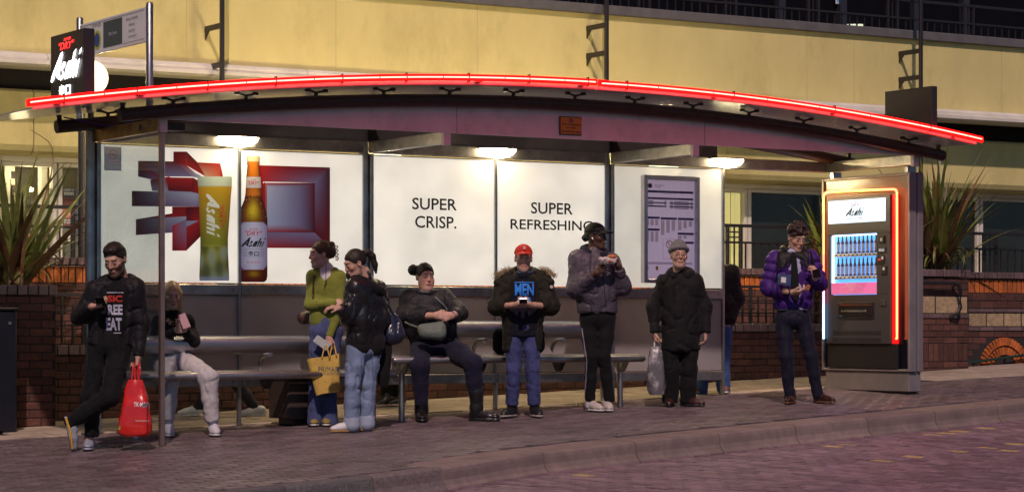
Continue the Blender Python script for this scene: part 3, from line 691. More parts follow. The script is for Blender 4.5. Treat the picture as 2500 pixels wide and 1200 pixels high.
# lamps under the beam
for uc in (1.335, 4.09, 6.84):
    L_ = thing('dish', '', '', (uc, -.04, 2.58)) if False else None
    rings = []; nu, ns = 20, 7
    mb = MB()
    for i in range(ns+1):
        s = i/ns*math.pi/2; rings.append([(uc+.2*math.cos(t)*math.cos(s)*1.0, -.036-.12*math.sin(t)*math.cos(s), 2.592-.088*math.sin(s)) for t in [k*math.pi/nu for k in range(nu+1)]])
    mb.loft(rings, 0, True, False, closed=False)
    d = mb.build('lamp_bowl', m_lumi, sh)
    mb = MB(); mb.tube([(uc+.212*math.cos(t), -.036-.132*math.sin(t), 2.597) for t in [k*math.pi/nu for k in range(nu+1)]], .008, 6); mb.build('lamp_rim', m_steel, d)
    mb = MB(); mb.prism([(uc+.208*math.cos(t), -.036-.128*math.sin(t)) for t in [k*math.pi/nu for k in range(nu+1)]], (0, 0, 2.594), U, V, .012); mb.build('lamp_cover', m_steel, d)
# tape strip of notices on the fascia
ns_ = thing('no_stopping_plate', 'orange and black no stopping plate fixed to the curved white fascia', 'sign', (4.02, -1.44, 2.63))
MB().box((3.898, -1.447, 2.631), (4.139, -1.435, 2.8), bev=.004).build('plate', m_black, ns_)
MB().box((3.906, -1.451, 2.639), (4.131, -1.446, 2.792), bev=.002).build('face', mat('amber_sign_face', (.62, .27, .03), .5, noise=(20, .15)), ns_)
o = (0, -1.451, 0); mb = MB()
for t, y0, y1, x0, x1 in (('No stopping', 2.714, 2.738, 3.92, 4.118), ('except', 2.686, 2.706, 3.965, 4.075), ('local buses', 2.653, 2.676, 3.916, 4.122)): letter(mb, t, o, U, Z, x0, x1, y0, y1, bold=.01)
mb.build('lettering', m_black, ns_)
mb = MB(); cx, cz = 4.02, 2.763
mb.prism([(cx+.02*math.cos(t), cz+.02*math.sin(t)) for t in [k*math.pi/10 for k in range(20)]], o, U, Z, .002); mb.build('roundel', mat('roundel_blue', (.12, .12, .4), .5), ns_)
mb = MB(); mb.loft([[(cx+r*math.cos(t), -1.4545, cz+r*math.sin(t)) for t in [k*math.pi/10 for k in range(20)]] for r in (.016, .0205)], 0, False, False)
for a in (.785, 2.356): mb.prism([(cx+x*math.cos(a)-y*math.sin(a), cz+x*math.sin(a)+y*math.cos(a)) for x, y in ((-.017, -.003), (.017, -.003), (.017, .003), (-.017, .003))], (0, -1.4537, 0), U, Z, .001)
mb.build('roundel_ring', mat('roundel_red', (.5, .05, .06), .5), ns_)

# ------------------------------------------------------------------ vinyl pictures and words on the panels
VPR = -.003
vin = mat('vinyl_print', (1, 1, 1), .38, attr='Col', emit=('attr', .24))  # print given a faint glow of its own to go with the panels
def px2(cx, cy): u, z = pv(320+cx/3.243, 350+cy/3.243, VPR); return (u, z)
def gquad(mb, pts, cols, n=7, lift=0.):
    (a, b, c, d) = [Vector(px2(*p)) for p in pts]; ca, cb, cc, cd = [Vector(x) for x in cols]; vs = []; co = []
    for j in range(n+1):
        for i in range(n+1):
            s, t = i/n, j/n; p = (a*(1-s)+b*s)*(1-t)+(d*(1-s)+c*s)*t; q = (ca*(1-s)+cb*s)*(1-t)+(cd*(1-s)+cc*s)*t
            vs.append((p.x, VPR-lift, p.y)); co.append(tuple(q))
    mb.add(vs, [(j*(n+1)+i, j*(n+1)+i+1, (j+1)*(n+1)+i+1, (j+1)*(n+1)+i) for j in range(n) for i in range(n)], col=co)
DR, RD, LI, WH, BR, BK = (.13, .004, .006), (.36, .012, .012), (.2, .16, .28), (.4, .42, .58), (.5, .1, .05), (.06, .003, .006)
k1 = MB()
for pts, cols in (
    (((55, 138), (335, 142), (560, 262), (235, 262)), (BK, DR, LI, LI)), (((55, 138), (235, 262), (225, 300), (55, 262)), (BK, RD, LI, BK)),
    (((150, 290), (300, 262), (545, 400), (165, 375)), (DR, RD, WH, LI)),
    (((335, 65), (440, 65), (440, 175), (335, 142)), (DR, DR, RD, DR)), (((335, 142), (440, 175), (560, 280), (480, 262)), (DR, RD, WH, LI)),
    (((440, 65), (525, 150), (590, 262), (440, 175)), (BK, DR, RD, RD)), (((525, 150), (705, 158), (705, 280), (590, 262)), (RD, RD, BR, (.6, .35, .2))), (((705, 158), (728, 262), (728, 300), (705, 280)), (RD, RD, RD, RD)),
    (((5, 375), (545, 390), (545, 500), (5, 497)), (BK, WH, LI, BK)),
    (((325, 500), (545, 500), (545, 612), (325, 612)), (DR, RD, DR, RD)), (((37, 600), (325, 553), (325, 612), (225, 650)), (BK, DR, RD, LI)),
    (((37, 600), (545, 570), (545, 690), (37, 725)), (BK, WH, LI, BK)),
    (((325, 720), (437, 660), (437, 848), (325, 848)), (RD, LI, RD, DR)), (((437, 660), (560, 600), (560, 725), (437, 848)), (RD, RD, DR, DR)), (((325, 650), (437, 600), (437, 665), (325, 724)), (RD, LI, LI, RD))):
    gquad(k1, pts, cols, 7, .0002*len(k1.f)/49)
for pts, cols in ((((275, 268), (490, 272), (475, 383), (295, 375)), (RD, RD, DR, BK)), (((490, 272), (540, 300), (540, 400), (475, 383)), (DR, RD, RD, DR)), (((437, 505), (545, 505), (545, 612), (437, 612)), (BK, DR, RD, DR))): gquad(k1, pts, cols, 4, .0035)
k1.build('poster_glyph', vin, sh, colattr=True, fix=False)
k2 = MB()
for pts, cols in (
    (((1010, 172), (1575, 190), (1455, 312), (1040, 302)), (RD, DR, LI, RD)), (((1575, 190), (1575, 828), (1455, 705), (1455, 312)), (BK, DR, DR, LI)),
    (((1060, 312), (1455, 312), (1455, 705), (1060, 700)), ((.42, .1, .1), DR, DR, RD)), (((1020, 340), (1060, 302), (1060, 705), (1020, 720)), (RD, RD, DR, DR)),
    (((1060, 700), (1455, 705), (1575, 828), (1060, 826)), (LI, LI, DR, RD)), (((1010, 172), (1045, 302), (1045, 720), (1010, 826)), (RD, RD, DR, RD))): gquad(k2, pts, cols, 7, .0002*len(k2.f)/49)
gquad(k2, ((1075, 345), (1330, 345), (1330, 640), (1075, 640)), (WH, LI, LI, WH), 6, .002)
gquad(k2, ((1330, 345), (1452, 318), (1452, 700), (1330, 640)), (LI, DR, BK, LI), 6, .002); gquad(k2, ((1075, 345), (1062, 318), (1452, 318), (1330, 345)), (WH, RD, DR, LI), 6, .0021); gquad(k2, ((1075, 640), (1330, 640), (1452, 700), (1062, 698)), (WH, LI, DR, RD), 6, .0021)
k2.build('poster_glyph', vin, sh, colattr=True, fix=False)
def rows_print(rows, colf, lift, ncol=14):
    mb = MB(); vs = []; co = []
    for (y, a, b) in rows:
        for i in range(ncol+1):
            t = i/ncol; u, z = px2(a+(b-a)*t, y); vs.append((u, VPR-lift, z)); co.append(colf(t*2-1, y))
    n = ncol+1; mb.add(vs, [(j*n+i, j*n+i+1, (j+1)*n+i+1, (j+1)*n+i) for j in range(len(rows)-1) for i in range(ncol)], col=co); return mb
def interp(tab, y):
    for (y0, *a), (y1, *b) in zip(tab, tab[1:]):
        if y <= y1: t = (y-y0)/(y1-y0); return [p+(q-p)*t for p, q in zip(a, b)]
    return tab[-1][1:]
def dense(tab, step=14):
    ys = sorted(set([r[0] for r in tab]+list(range(int(tab[0][0]), int(tab[-1][0]), step)))); return [(y, *interp(tab, y)) for y in ys]
gt = [(262, 530, 790), (270, 522, 797), (345, 530, 795), (450, 535, 786), (600, 541, 776), (750, 546, 765), (850, 546, 765), (950, 541, 770), (1060, 538, 775), (1085, 540, 773)]
def mixc(a, b, t): return tuple(x+(y-x)*t for x, y in zip(a, b))
def gcol(t, y):
    e = abs(t)
    if y < 345: return mixc((.62, .68, .5), (.36, .42, .3), e**2+.2*((y-262)/90))
    f = (y-345)/740
    core = mixc((.58, .33, .012), (.26, .26, .02), min(1, f*1.7)) if f < .62 else mixc((.34, .32, .03), (.16, .2, .13), (f-.62)/.38)
    edge = mixc((.42, .2, .01), (.1, .09, .01), min(1, f*1.6)); c = mixc(core, edge, e**2.2)
    if y > 820:
        k = math.sin(t*4.2+y*.013)*math.cos(y*.017-t*3); c = mixc(c, (.3, .36, .3) if k > 0 else (.03, .04, .015), min(.6, abs(k)*.9))
    if y > 1055: c = mixc(c, (.25, .29, .42), .6)
    return c
gl_ = rows_print(dense(gt), gcol, .006, 16); g_ = gl_.build('poster_beer_glass', vin, sh, colattr=True, fix=False)
rnd = random.Random(3)
bt = [(100, 922, 1008), (108, 912, 1018), (140, 912, 1018), (146, 918, 1014), (165, 914, 1016), (172, 920, 1012), (265, 910, 1020), (360, 906, 1027), (400, 903, 1030), (450, 893, 1038), (500, 872, 1055), (550, 855, 1070), (600, 850, 1077), (1050, 850, 1077), (1080, 856, 1071), (1096, 874, 1052)]
def bcol(t, y):
    e = abs(t)
    if y < 144: return mixc((.62, .5, .3), (.3, .22, .12), e**2+(.35 if int((t+1)*11) % 2 else 0)*.4)
    core = (.62, .17, .01) if y < 420 else (.2, .035, .004)
    if 420 <= y < 640: g = math.exp(-((y-530)/75)**2-(t/.45)**2); core = mixc((.16, .025, .003), (.72, .5, .02), g)
    if y > 1000: core = mixc((.1, .012, .004), (.4, .2, .01), math.exp(-((y-1030)/22)**2-((t-.05)/.35)**2))
    return mixc(core, (.045, .004, .002), e**2.5)
bo = rows_print(dense(bt), bcol, .006, 16)
for k in range(70):   # beads of water in the picture
    y = rnd.uniform(370, 620); _, a, b2 = (y, *interp(bt, y)); x = rnd.uniform(a+12, b2-12); u, z = px2(x, y); r = rnd.uniform(.002, .005)
    bo.add([(u+r*math.cos(q), VPR-.0065, z+r*math.sin(q)) for q in [j*math.pi/3 for j in range(6)]], [tuple(range(6))], col=[(.5, .3, .08) if rnd.random() < .5 else (.03, .004, .002)]*6)
bo_ = bo.build('poster_beer_bottle', vin, sh, colattr=True, fix=False)
lab = rows_print(dense([(265, 908, 1022), (350, 905, 1027), (352, 905, 1027)], 10), lambda t, y: mixc((.62, .58, .55), (.4, .32, .34), t*t), .008)
lab2 = rows_print(dense([(622, 885, 1045), (650, 858, 1072), (660, 855, 1075), (955, 855, 1075), (975, 868, 1065), (998, 885, 1048)], 12), lambda t, y: mixc((.6, .58, .72), (.26, .2, .36), abs(t)**1.5), .008)
for q in (lab, lab2):
    q.build('poster_label', vin, bo_, colattr=True, fix=False)
PR = []
pr = MB(); red, blk_, grey = (.5, .02, .02), (.012, .012, .014), (.3, .27, .36)
def ptxt(txt, x0, y0, x1, y1, col, lift=.01, **kw):
    a, zt = px2(x0, y0); c, zb_ = px2(x1, y1); letter(pr, txt, (0, VPR, 0), U, Z, a, c, zb_, zt, lift=lift, col=col, **kw)
def pas(x0, y0, x1, y1, col, lift=.01):
    a, zt = px2(x0, y0); c, zb_ = px2(x1, y1); asahi(pr, (0, VPR, 0), U, Z, a, c, zb_, zt, lift=lift, col=col)
ptxt('SUPER', 945, 282, 985, 294, red, shear=.3); ptxt('"DRY"', 920, 297, 1010, 328, red, shear=.3, bold=.01); ptxt('SINCE 1987', 940, 335, 990, 342, grey)
pr.build('poster_lettering', vin, bo_, colattr=True, fix=False); pr = MB()
ptxt('SUPER', 935, 670, 1000, 686, red, shear=.3); ptxt('"DRY"', 900, 690, 1035, 730, red, shear=.3, bold=.01); pas(880, 740, 1052, 822, blk_)
ptxt('辛口', 925, 850, 1006, 890, blk_, bold=.02); ptxt('スーパードライ', 912, 930, 1020, 950, red, bold=.02)
pr.build('poster_lettering', vin, bo_, colattr=True, fix=False); pr = MB()
for y in (833, 846, 858, 870, 882, 893):
    for a, b in ((878, 918), (1012, 1052)) if 840 < y < 890 else ((878, 1052),):
        p, q = px2(a, y), px2(b, y); plane_lines(pr, (0, VPR, 0), U, Z, p[0], q[0], [p[1]], .0035, lift=.01, rnd=rnd); 
pr.c = pr.c[:]
for i in range(len(pr.c)):
    if pr.c[i] == (1, 1, 1): pr.c[i] = (.12, .1, .14)
pr.build('small_print', vin, bo_, colattr=True, fix=False)['kind'] = 'stuff'; pr = MB()
# the name up the beer glass, turned a quarter
a, zt = px2(590, 405); c, zb_ = px2(700, 735)
asahi(pr, (0, VPR, 0), -Z, U, -zt, -zb_, a, c, lift=.01, col=(.78, .78, .66), shear=.05)
a, zt = px2(692, 485); c, zb_ = px2(728, 665); letter(pr, '"DRY"', (0, VPR, 0), -Z, U, -zt, -zb_, a, c, lift=.01, col=red, shear=.3, bold=.01)
a, zt = px2(734, 540); c, zb_ = px2(748, 625); letter(pr, 'SUPER', (0, VPR, 0), -Z, U, -zt, -zb_, a, c, lift=.01, col=red, shear=.3)
pr.build('poster_lettering', vin, g_, colattr=True, fix=False)
def panel_words(txt, x0, y0, x1, y1):
    mb = MB(); a, zt = pv(x0, y0, VPR); c, zb_ = pv(x1, y1, VPR); letter(mb, txt, (0, VPR, 0), U, Z, a, c, zb_, zt, bold=.012); mb.build('lettering', mat('black_vinyl', (.012, .012, .014), .45), sh, fix=False)
panel_words('SUPER', 1006, 482, 1115, 514); panel_words('CRISP.', 1013, 526, 1114, 558); panel_words('SUPER', 1296, 493, 1398, 524); panel_words('REFRESHING.', 1246, 534, 1455, 564)
# no smoking sticker on the end bay
st = MB(); vv = VPR
pxq(st, 254, 357, 296, 417, vv, (.3, .3, .38), .003); pxq(st, 257, 360, 293, 414, vv, (.36, .36, .44), .004); pxt(st, 'NO SMOKING', 260, 393, 291, 399, vv, (.45, .08, .06), .006)
for y in (404, 409): pxt(st, 'It is against the law to' if y < 406 else 'smoke in this bus shelter', 261, y-2, 290, y+1, vv, (.05, .05, .06), .006)
cx, cz = pv(275, 377, vv); rr = .042
n = 24; ring = [(cx+r*math.cos(t), vv-.006, cz+r*math.sin(t)) for r in (rr, rr*.84) for t in [k*2*math.pi/n for k in range(n)]]
st.add(ring, [(i, (i+1) % n, n+(i+1) % n, n+i) for i in range(n)], col=[(.45, .1, .08)]*(2*n))
for pts, col, lf in (([(-.6, .62), (.62, -.6), (.68, -.5), (-.5, .68)], (.45, .1, .08), .0072), ([(-.6, -.1), (.3, -.1), (.3, .08), (-.6, .08)], (.05, .05, .06), .006), ([(.34, -.1), (.6, -.1), (.6, .08), (.34, .08)], (.05, .05, .06), .006)):
    st.add([(cx+x*rr, vv-lf, cz+y*rr) for x, y in pts], [(0, 1, 2, 3)], col=[col]*4)
st.build('no_smoking_sticker', vin, sh, colattr=True, fix=False)
# ------------------------------------------------------------------ lamps behind the shelter: one in view, two unseen ones added for the wall
globe_lamp(*[pv(222, 190, 1.0)[0], 1.0, pv(222, 190, 1.0)[1]], 220, 'white globe street lamp peeking out behind the lit beer sign')
for u_, lb in ((3.6, 'added unseen globe lamp behind shelter roof, between the bottle and crisp panels'), (7.0, 'added unseen globe lamp behind shelter roof above the timetable bay')):
    globe_lamp(u_, 1.3, 2.62, 800, lb)
# ------------------------------------------------------------------ roof signs
m_signblk = mat('sign_black', (.02, .018, .02), .45, noise=(12, .2), bump=(60, .1))
def lit(name, col, e): return mat(name, col, .5, emit=(col, e))
def roof_sign(u0, v0, v1, z0, z1, th, label, group, facing=-1):
    t = thing('roof_sign', label, 'sign', (u0, (v0+v1)/2, z0), group)
    MB().box((u0, v0, z0), (u0+th, v1, z1), bev=.006).build('box', m_signblk, t)
    wv = v1-v0; hz = z1-z0
    if facing < 0: o, ax = Vector((u0, v1, z0)), -V
    else: o, ax = Vector((u0+th, v0, z0)), V
    red, wht = lit('sign_red_light', (1, .03, .03), 1.6), lit('sign_white_light', (1, 1, 1), 3.2)
    mb = MB(); letter(mb, 'SUPER', o, ax, Z, .42*wv, .64*wv, .885*hz, .925*hz, shear=.3, bold=.02, lift=.006); letter(mb, '"DRY"', o, ax, Z, .27*wv, .74*wv, .765*hz, .87*hz, shear=.3, bold=.02, lift=.006); mb.build('red_lettering', red, t, fix=False)
    mb = MB(); asahi(mb, o, ax, Z, .08*wv, .93*wv, .33*hz, .74*hz, lift=.006); letter(mb, '辛口', o, ax, Z, .28*wv, .62*wv, .1*hz, .27*hz, bold=.025, lift=.006); mb.build('white_lettering', wht, t, fix=False)
    for v in (v0+.08, v1-.08): MB().box((u0+.02, v-.02, arc(u0)+.11), (u0+.05, v+.02, z0), bev=.003).build('foot', m_steel, t)
    return t
roof_sign(-.62, -1.2, -.46, 2.75, 3.34, .1, 'black light box with red DRY and white lettering on the shelter roof', 'light boxes on the shelter roof')
roof_sign(7.98, -1.88, -1.17, 2.845, 3.25, .075, 'black light box on the shelter roof with its blank dark back showing', 'light boxes on the shelter roof', 1)
# ------------------------------------------------------------------ bus stop flag
fl = thing('bus_stop_flag', 'white and grey Elliot Street bus stop flag between two steel poles', 'sign', (0, -.35, 2.7))
for v, zt in ((-1.125, 3.6), (.43, 3.64)): MB().lathe((0, v, 0), [(.03, 2.62), (.03, zt-.01), (.02, zt)], 14).build('pole', m_steel, fl)
MB().box((-.012, -1.1, 3.275), (.012, .41, 3.57), bev=.003).build('plate', mat('flag_white', (.8, .82, .82), .4, noise=(4, .08)), fl)
o = Vector((-.012, .41, 3.275)); ax = -V; mb = MB(); Wd, Hd = 1.51, .295
quad(mb, o, ax, Z, .56, .98, .035, Hd-.035, col=(.07, .095, .1)); letter(mb, 'Elliot Street', o, ax, Z, .69, .87, .13, .16, col=(.7, .7, .7), lift=.006)
for k, t in enumerate(('Buses towards', 'Allerton', 'Garston', 'Liverpool X')): letter(mb, t, o, ax, Z, *((1.08, 1.32) if k == 0 else (1.13, 1.26) if k < 3 else (1.12, 1.3)), Hd-.075-.052*k, Hd-.05-.052*k, col=(.03, .03, .035), lift=.006)
letter(mb, 'STOP GD', o, ax, Z, .3, .5, Hd-.06, Hd-.03, col=(.03, .03, .035)); quad(mb, o, ax, Z, .03, 1.46, Hd-.025, Hd-.021, col=(.03, .03, .03)); quad(mb, o, ax, Z, 1.0, 1.46, .028, .031, col=(.03, .03, .03))
for r, c, lf in ((.085, (.55, .6, .02), .003), (.062, (.03, .08, .3), .005)): mb.add([o+ax*(.42+r*math.cos(t))+Z*(.12+r*math.sin(t))+Vector((-lf, 0, 0)) for t in [k*math.pi/10 for k in range(20)]], [tuple(range(20))], col=[c]*20)
mb.build('print', prn, fl, colattr=True, fix=False)
# ------------------------------------------------------------------ timetable case
tc = thing('timetable_case', 'aluminium timetable case with lilac poster, brightened by an added glow, on the end panel', 'notice case', (6.2, -.03, 1.3))
a, zt = pv(1573, 426, -.07); c, zb_ = pv(1709, 686, -.07); zt = 2.40; zb_ = 1.32
m_alu = mat('case_aluminium', (.5, .46, .5), .35, .9, noise=(9, .15))
for lo, hi in (((a, -.075, zb_), (a+.045, -.002, zt)), ((c-.04, -.075, zb_), (c, -.002, zt)), ((a+.045, -.075, zt-.045), (c-.04, -.002, zt)), ((a+.045, -.075, zb_), (c-.04, -.002, zb_+.04))): MB().box(lo, hi, bev=.006).build('frame', m_alu, tc)
mb = MB(); mb.box((a+.04, -.03, zb_+.03), (c-.03, -.012, zt-.03)); mb.build('sheet', mat('lilac_paper', (.6, .52, .66), .6, noise=(3, .12), emit=((.78, .6, .82), .2), stretch=(14, 14, 1)), tc)  # paper brightened by a faint glow added to it
o = Vector((a+.045, -.03, zb_+.04)); wx, wy = c-a-.085, zt-zb_-.085; mb = MB(); ink = (.04, .03, .06); nav = (.06, .04, .22)
def pq(x0, x1, y0, y1, col, lf=.003): quad(mb, o, U, Z, x0*wx, x1*wx, (1-y1)*wy, (1-y0)*wy, lift=lf, col=col)
def pt(t, x0, x1, y0, y1, col=ink): letter(mb, t, o, U, Z, x0*wx, x1*wx, (1-y1)*wy, (1-y0)*wy, lift=.006, col=col)
for cx in (.02, .085): mb.add([o+U*(cx*wx+.026*math.cos(t))+Z*((1-.06)*wy+.026*math.sin(t))+Vector((0, -.004-cx*.01, 0)) for t in [k*math.pi/10 for k in range(20)]], [tuple(range(20))], col=[(.6, .35, .03)]*20); mb.add([o+U*(cx*wx+.018*math.cos(t))+Z*((1-.06)*wy+.018*math.sin(t))+Vector((0, -.006, 0)) for t in [k*math.pi/10 for k in range(20)]], [tuple(range(20))], col=[nav]*20)
pt('Elliot Street', .18, .36, .045, .06); pt('Stop GD', .18, .3, .066, .08); pq(0, .97, .105, .128, nav); pt('Departure times from this stop', .22, .7, .107, .122, (.6, .5, .7)); pt('This is only relevant to times in bold', .3, .6, .134, .14); pq(0, .97, .175, .195, nav); pt('for and you find in Elliot, Charlotte Street and Hood Street', .04, .65, .179, .19, (.6, .5, .7))
for i, y in enumerate((.21, .226, .243, .26, .278)):
    for x, wd in ((.05, .1 if i < 3 else .3), (.38, .04), (.5, .05), (.58, .3), (.92, .04)):
        if x > .4 or i < 4: pq(x, x+wd, y, y+.007, ink)
    if i in (1, 3): pq(.0, .42, y-.004, y+.012, (.46, .36, .54), .002); pq(.48, .97, y-.004, y+.012, (.46, .36, .54), .002)
for x0, x1, y0, y1 in ((0, .28, .37, .46), (.3, .63, .375, .55), (.65, .98, .375, .5), (0, .28, .49, .62), (.65, .98, .525, .6), (.65, .98, .615, .68)):
    pq(x0, x1, y0, y0+.022, nav); n = 3
    for k in range(n):
        xa = x0+(x1-x0)*(k+.05)/n; xb = x0+(x1-x0)*(k+.7)/n; yy = y0+.03
        while yy < y1-(.02*k if x0 else 0): pq(xa, xb, yy, yy+.004, (.34, .24, .22)); yy += .0075
for (x0, x1, y0, y1) in ((.35, .6, .59, .592), (.35, .6, .79, .792), (.35, .354, .59, .79), (.596, .6, .59, .79)): pq(x0, x1, y0, y1, (.5, .05, .08))
n = 24; cx, cz = .475*wx, (1-.645)*wy
mb.add([o+U*(cx+r*math.cos(t))+Z*(cz+r*math.sin(t))+Vector((0, -.005, 0)) for r in (.04, .032) for t in [k*2*math.pi/n for k in range(n)]], [(i, (i+1) % n, n+(i+1) % n, n+i) for i in range(n)], col=[(.5, .05, .05)]*(2*n))
mb.add([o+U*(cx+x)+Z*(cz+y)+Vector((0, -.006, 0)) for x, y in ((-.028, .022), (.022, -.028), (.028, -.022), (-.022, .028))], [(0, 1, 2, 3)], col=[(.5, .05, .05)]*4)
for k in range(3): pq(.01, .95, .83+.008*k, .834+.008*k, (.4, .3, .45) if k else ink)
for x, cc in ((.0, (.5, .2, .1)), (.2, (.55, .3, .05))): pq(x, x+.05, .87, .91, cc)
mb.build('print', prn, tc, colattr=True, fix=False)
# ------------------------------------------------------------------ benches
def bench(u0, u1, zs, zbk, label, legs, arms):
    t = thing('bench', label, 'bench', ((u0+u1)/2, -.6, gz((u0+u1)/2, -.6)), 'steel benches in the shelter')
    for v, r, dz in ((-.745, .033, 0.), (-.655, .026, .012), (-.575, .026, .014), (-.5, .026, .008)):
        MB().tube([(u0, v, zs-r+dz), (u0+.02, v, zs-r+dz), (u1-.02, v, zs-r+dz), (u1, v, zs-r+dz)], [r*.7, r, r, r*.7], 12).build('seat_tube', m_steel, t)
    sec = [(-.33, zbk-.17), (-.375, zbk-.15), (-.405, zbk-.11), (-.415, zbk-.07), (-.4, zbk-.03), (-.36, zbk-.005), (-.33, zbk)]
    mb = MB(); a, b = u0+.22, u1-.22
    mb.loft([[(x, v, z) for v, z in sec] for x in (a, b)], 0, True); o = mb.build('backrest', mat('perforated_steel', (.46, .46, .5), .34, 1., noise=(200, .25), bump=(400, .25)), t)
    for x in (a, b):
        mb = MB(); mb.loft([[(x+d, v-(.006 if v < -.35 else 0), z) for v, z in sec] for d in (-.02, .02)], 0, False); mb.build('end_cap', m_steel, o)
    for x in legs:
        MB().lathe((x, -.6, 0), [(.028, gz(x, -.6)), (.028, zs-.07)], 12).build('leg', m_steel, t)
        mb = MB(); mb.prism([(-.12, 0)]+[(-.12+.24*k/10, -.12*math.sin(k*math.pi/10)) for k in range(1, 10)]+[(.12, 0)], (x-.02, -.62, zs-.045), V, Z, .04); mb.build('saddle', mat('cast_alloy', (.4, .37, .28), .5, .7, noise=(20, .25), bump=(60, .3)), t)
        MB().tube([(x, -.46, zs-.06), (x, -.35, zs-.0), (x, -.335, zbk-.12)], .018, 8).build('back_bracket', m_steel, t)
    for x in arms:
        MB().tube([(x, -.52, zs-.03), (x, -.5, zs+.07), (x-.0, -.53, zs+.115), (x, -.6, zs+.145), (x, -.72, zs+.15)], .02, 10).build('armrest', m_steel, t)
        mb = MB(); mb.prism([(-.1, 0)]+[(-.1+.2*k/10, -.11*math.sin(k*math.pi/10)) for k in range(1, 10)]+[(.1, 0)], (x-.02, -.62, zs-.045), V, Z, .04); mb.build('saddle', m_black, t)
bench(-.05, 2.585, .482, .80, 'steel tube bench with the woman in pale joggers sitting on it', (.1, 2.42), (1.33,))
bench(2.55, 5.325, .607, .935, 'steel tube bench with the woman in dark coat sitting at its end', (2.72, 5.14), (3.55, 4.42))
bn = thing('litter_bin', 'squat dark metal bin standing under the bench by the yellow paper bag', 'bin', (1.83, -.28, gz(1.83, -.28)))
m_bin = mat('dark_bin_paint', (.05, .035, .03), .5, noise=(14, .35), bump=(50, .3))
MB().box((1.63, -.46, .05), (2.03, -.06, .43), bev=.012).build('body', m_bin, bn); MB().box((1.7, -.4, gz(1.83, -.28)), (1.96, -.12, .05), bev=.008).build('pedestal', m_black, bn); MB().box((1.62, -.47, .4), (2.04, -.05, .425), bev=.004).build('rim', m_black, bn)
# dark cabinet at the planter
cb = thing('utility_cabinet', 'dark navy metal cabinet with a round lock beside the brick planter', 'cabinet', (-.75, .75, gz(-.7, .9)))
ue, zt = pv(42, 757, .75); MB().box((ue-1.2, .75, gz(ue, .75)), (ue, 1.15, zt), bev=.015).build('body', mat('navy_metal', (.008, .008, .015), .4, noise=(9, .3), bump=(40, .15)), cb)
MB().box((ue-1.22, .73, zt), (ue+.012, 1.16, zt+.025), bev=.006).build('lid', mat('navy_metal', (0, 0, 0)), cb)
lx, lz = pv(24, 788, .745); MB().loft([[(lx+.014*math.cos(t), .75-d, lz+.014*math.sin(t)) for t in [k*math.pi/8 for k in range(16)]] for d in (0, .01)], 0, False).build('lock', m_steel, cb)
# ------------------------------------------------------------------ advertising kiosk with the vending machine
KU = 8.19; kx = lambda px, py: (lambda q: (-q[0], q[1]))(pu(px, py, KU))
ks = thing('advertising_kiosk', 'tall steel advertising kiosk showing a neon framed beer vending machine', 'kiosk', (KU+.09, -.62, gz(8.2, -.6)))
m_ks = mat('kiosk_steel', (.24, .21, .22), .45, .4, noise=(5, .15), dirt=(4, (.3, .26, .25), .4))
v0, v1 = -1.32, .085; zb, zt = .425, 2.44
MB().box((KU+.015, v0+.02, zb), (KU+.09, v1-.02, zt-.01), bev=.004).build('case_back', m_black, ks)
MB().box((KU+.1, v0, zb), (KU+.175, v1, zt), bev=.008).build('rear_case', m_ks, ks)
for lo, hi in (((KU-.01, v0, zb), (KU+.085, v0+.035, zt)), ((KU-.01, v1-.035, zb), (KU+.085, v1, zt)), ((KU-.01, v0+.035, zt-.03), (KU+.085, v1-.035, zt)), ((KU-.01, v0+.035, zb), (KU+.085, v1-.035, zb+.025))): MB().box(lo, hi, bev=.005).build('frame', m_ks, ks)
MB().box((KU+.005, v0+.03, gz(8.2, -1.3)+.03), (KU+.165, v1-.05, zb-.002), bev=.006).build('plinth', m_ks, ks); MB().box((KU+.03, v0+.08, gz(8.2, -1.3)-.05), (KU+.14, v1-.1, gz(8.2, -1.3)+.05)).build('foot', m_black, ks)
for v in (v0+.1, v1-.12): MB().box((KU+.03, v-.03, zt), (KU+.14, v+.03, 2.506), bev=.004).build('top_bracket', m_steel, ks)
o = Vector((KU+.012, 0, 0)); ax = -V
# backdrop sheet
mb = MB(); n = 12; vs = []; co = []
for j in range(n+1):
    for i in range(n+1):
        s, t = i/n, j/n; vs.append((KU+.012, v1-.035+(v0-v1+.07)*s, zb+.025+(zt-zb-.055)*t)); c = mixc((.006, .006, .012), (.2, .11, .055), max(0, t-.3)/.7); co.append(mixc(c, (.24, .2, .1), .5*max(0, t-.7)*abs(s-.3)))
mb.add(vs, [(j*(n+1)+i, j*(n+1)+i+1, (j+1)*(n+1)+i+1, (j+1)*(n+1)+i) for j in range(n) for i in range(n)], col=co)
mb.build('backdrop', mat('backdrop_print', (1, 1, 1), .22, attr='Col'), ks, colattr=True)
mb = MB()
for k in range(60):
    x = R.uniform(-.05, 1.2); z = 2.2+R.randint(0, 8)*.024; quad(mb, o, ax, Z, x, x+R.uniform(.04, .2), z, z+.005, lift=.002, col=(.32, .13, .04))
mb.build('backdrop_lines', mat('backdrop_print', (0, 0, 0)), ks, colattr=True, fix=False)
def kbox(name, m, x0, y0, x1, y1, d0, d1, parent=None, bev=.006):
    a = kx(x0, y0); c = kx(x1, y1); return MB().box((KU+.012-d1, -a[0], a[1]), (KU+.012-d0, -c[0], c[1]), bev=bev).build(name, m, parent or ks)
m_mach = mat('machine_silver', (.085, .08, .09), .38, .4, noise=(90, .12), stretch=(1, 1, 20))
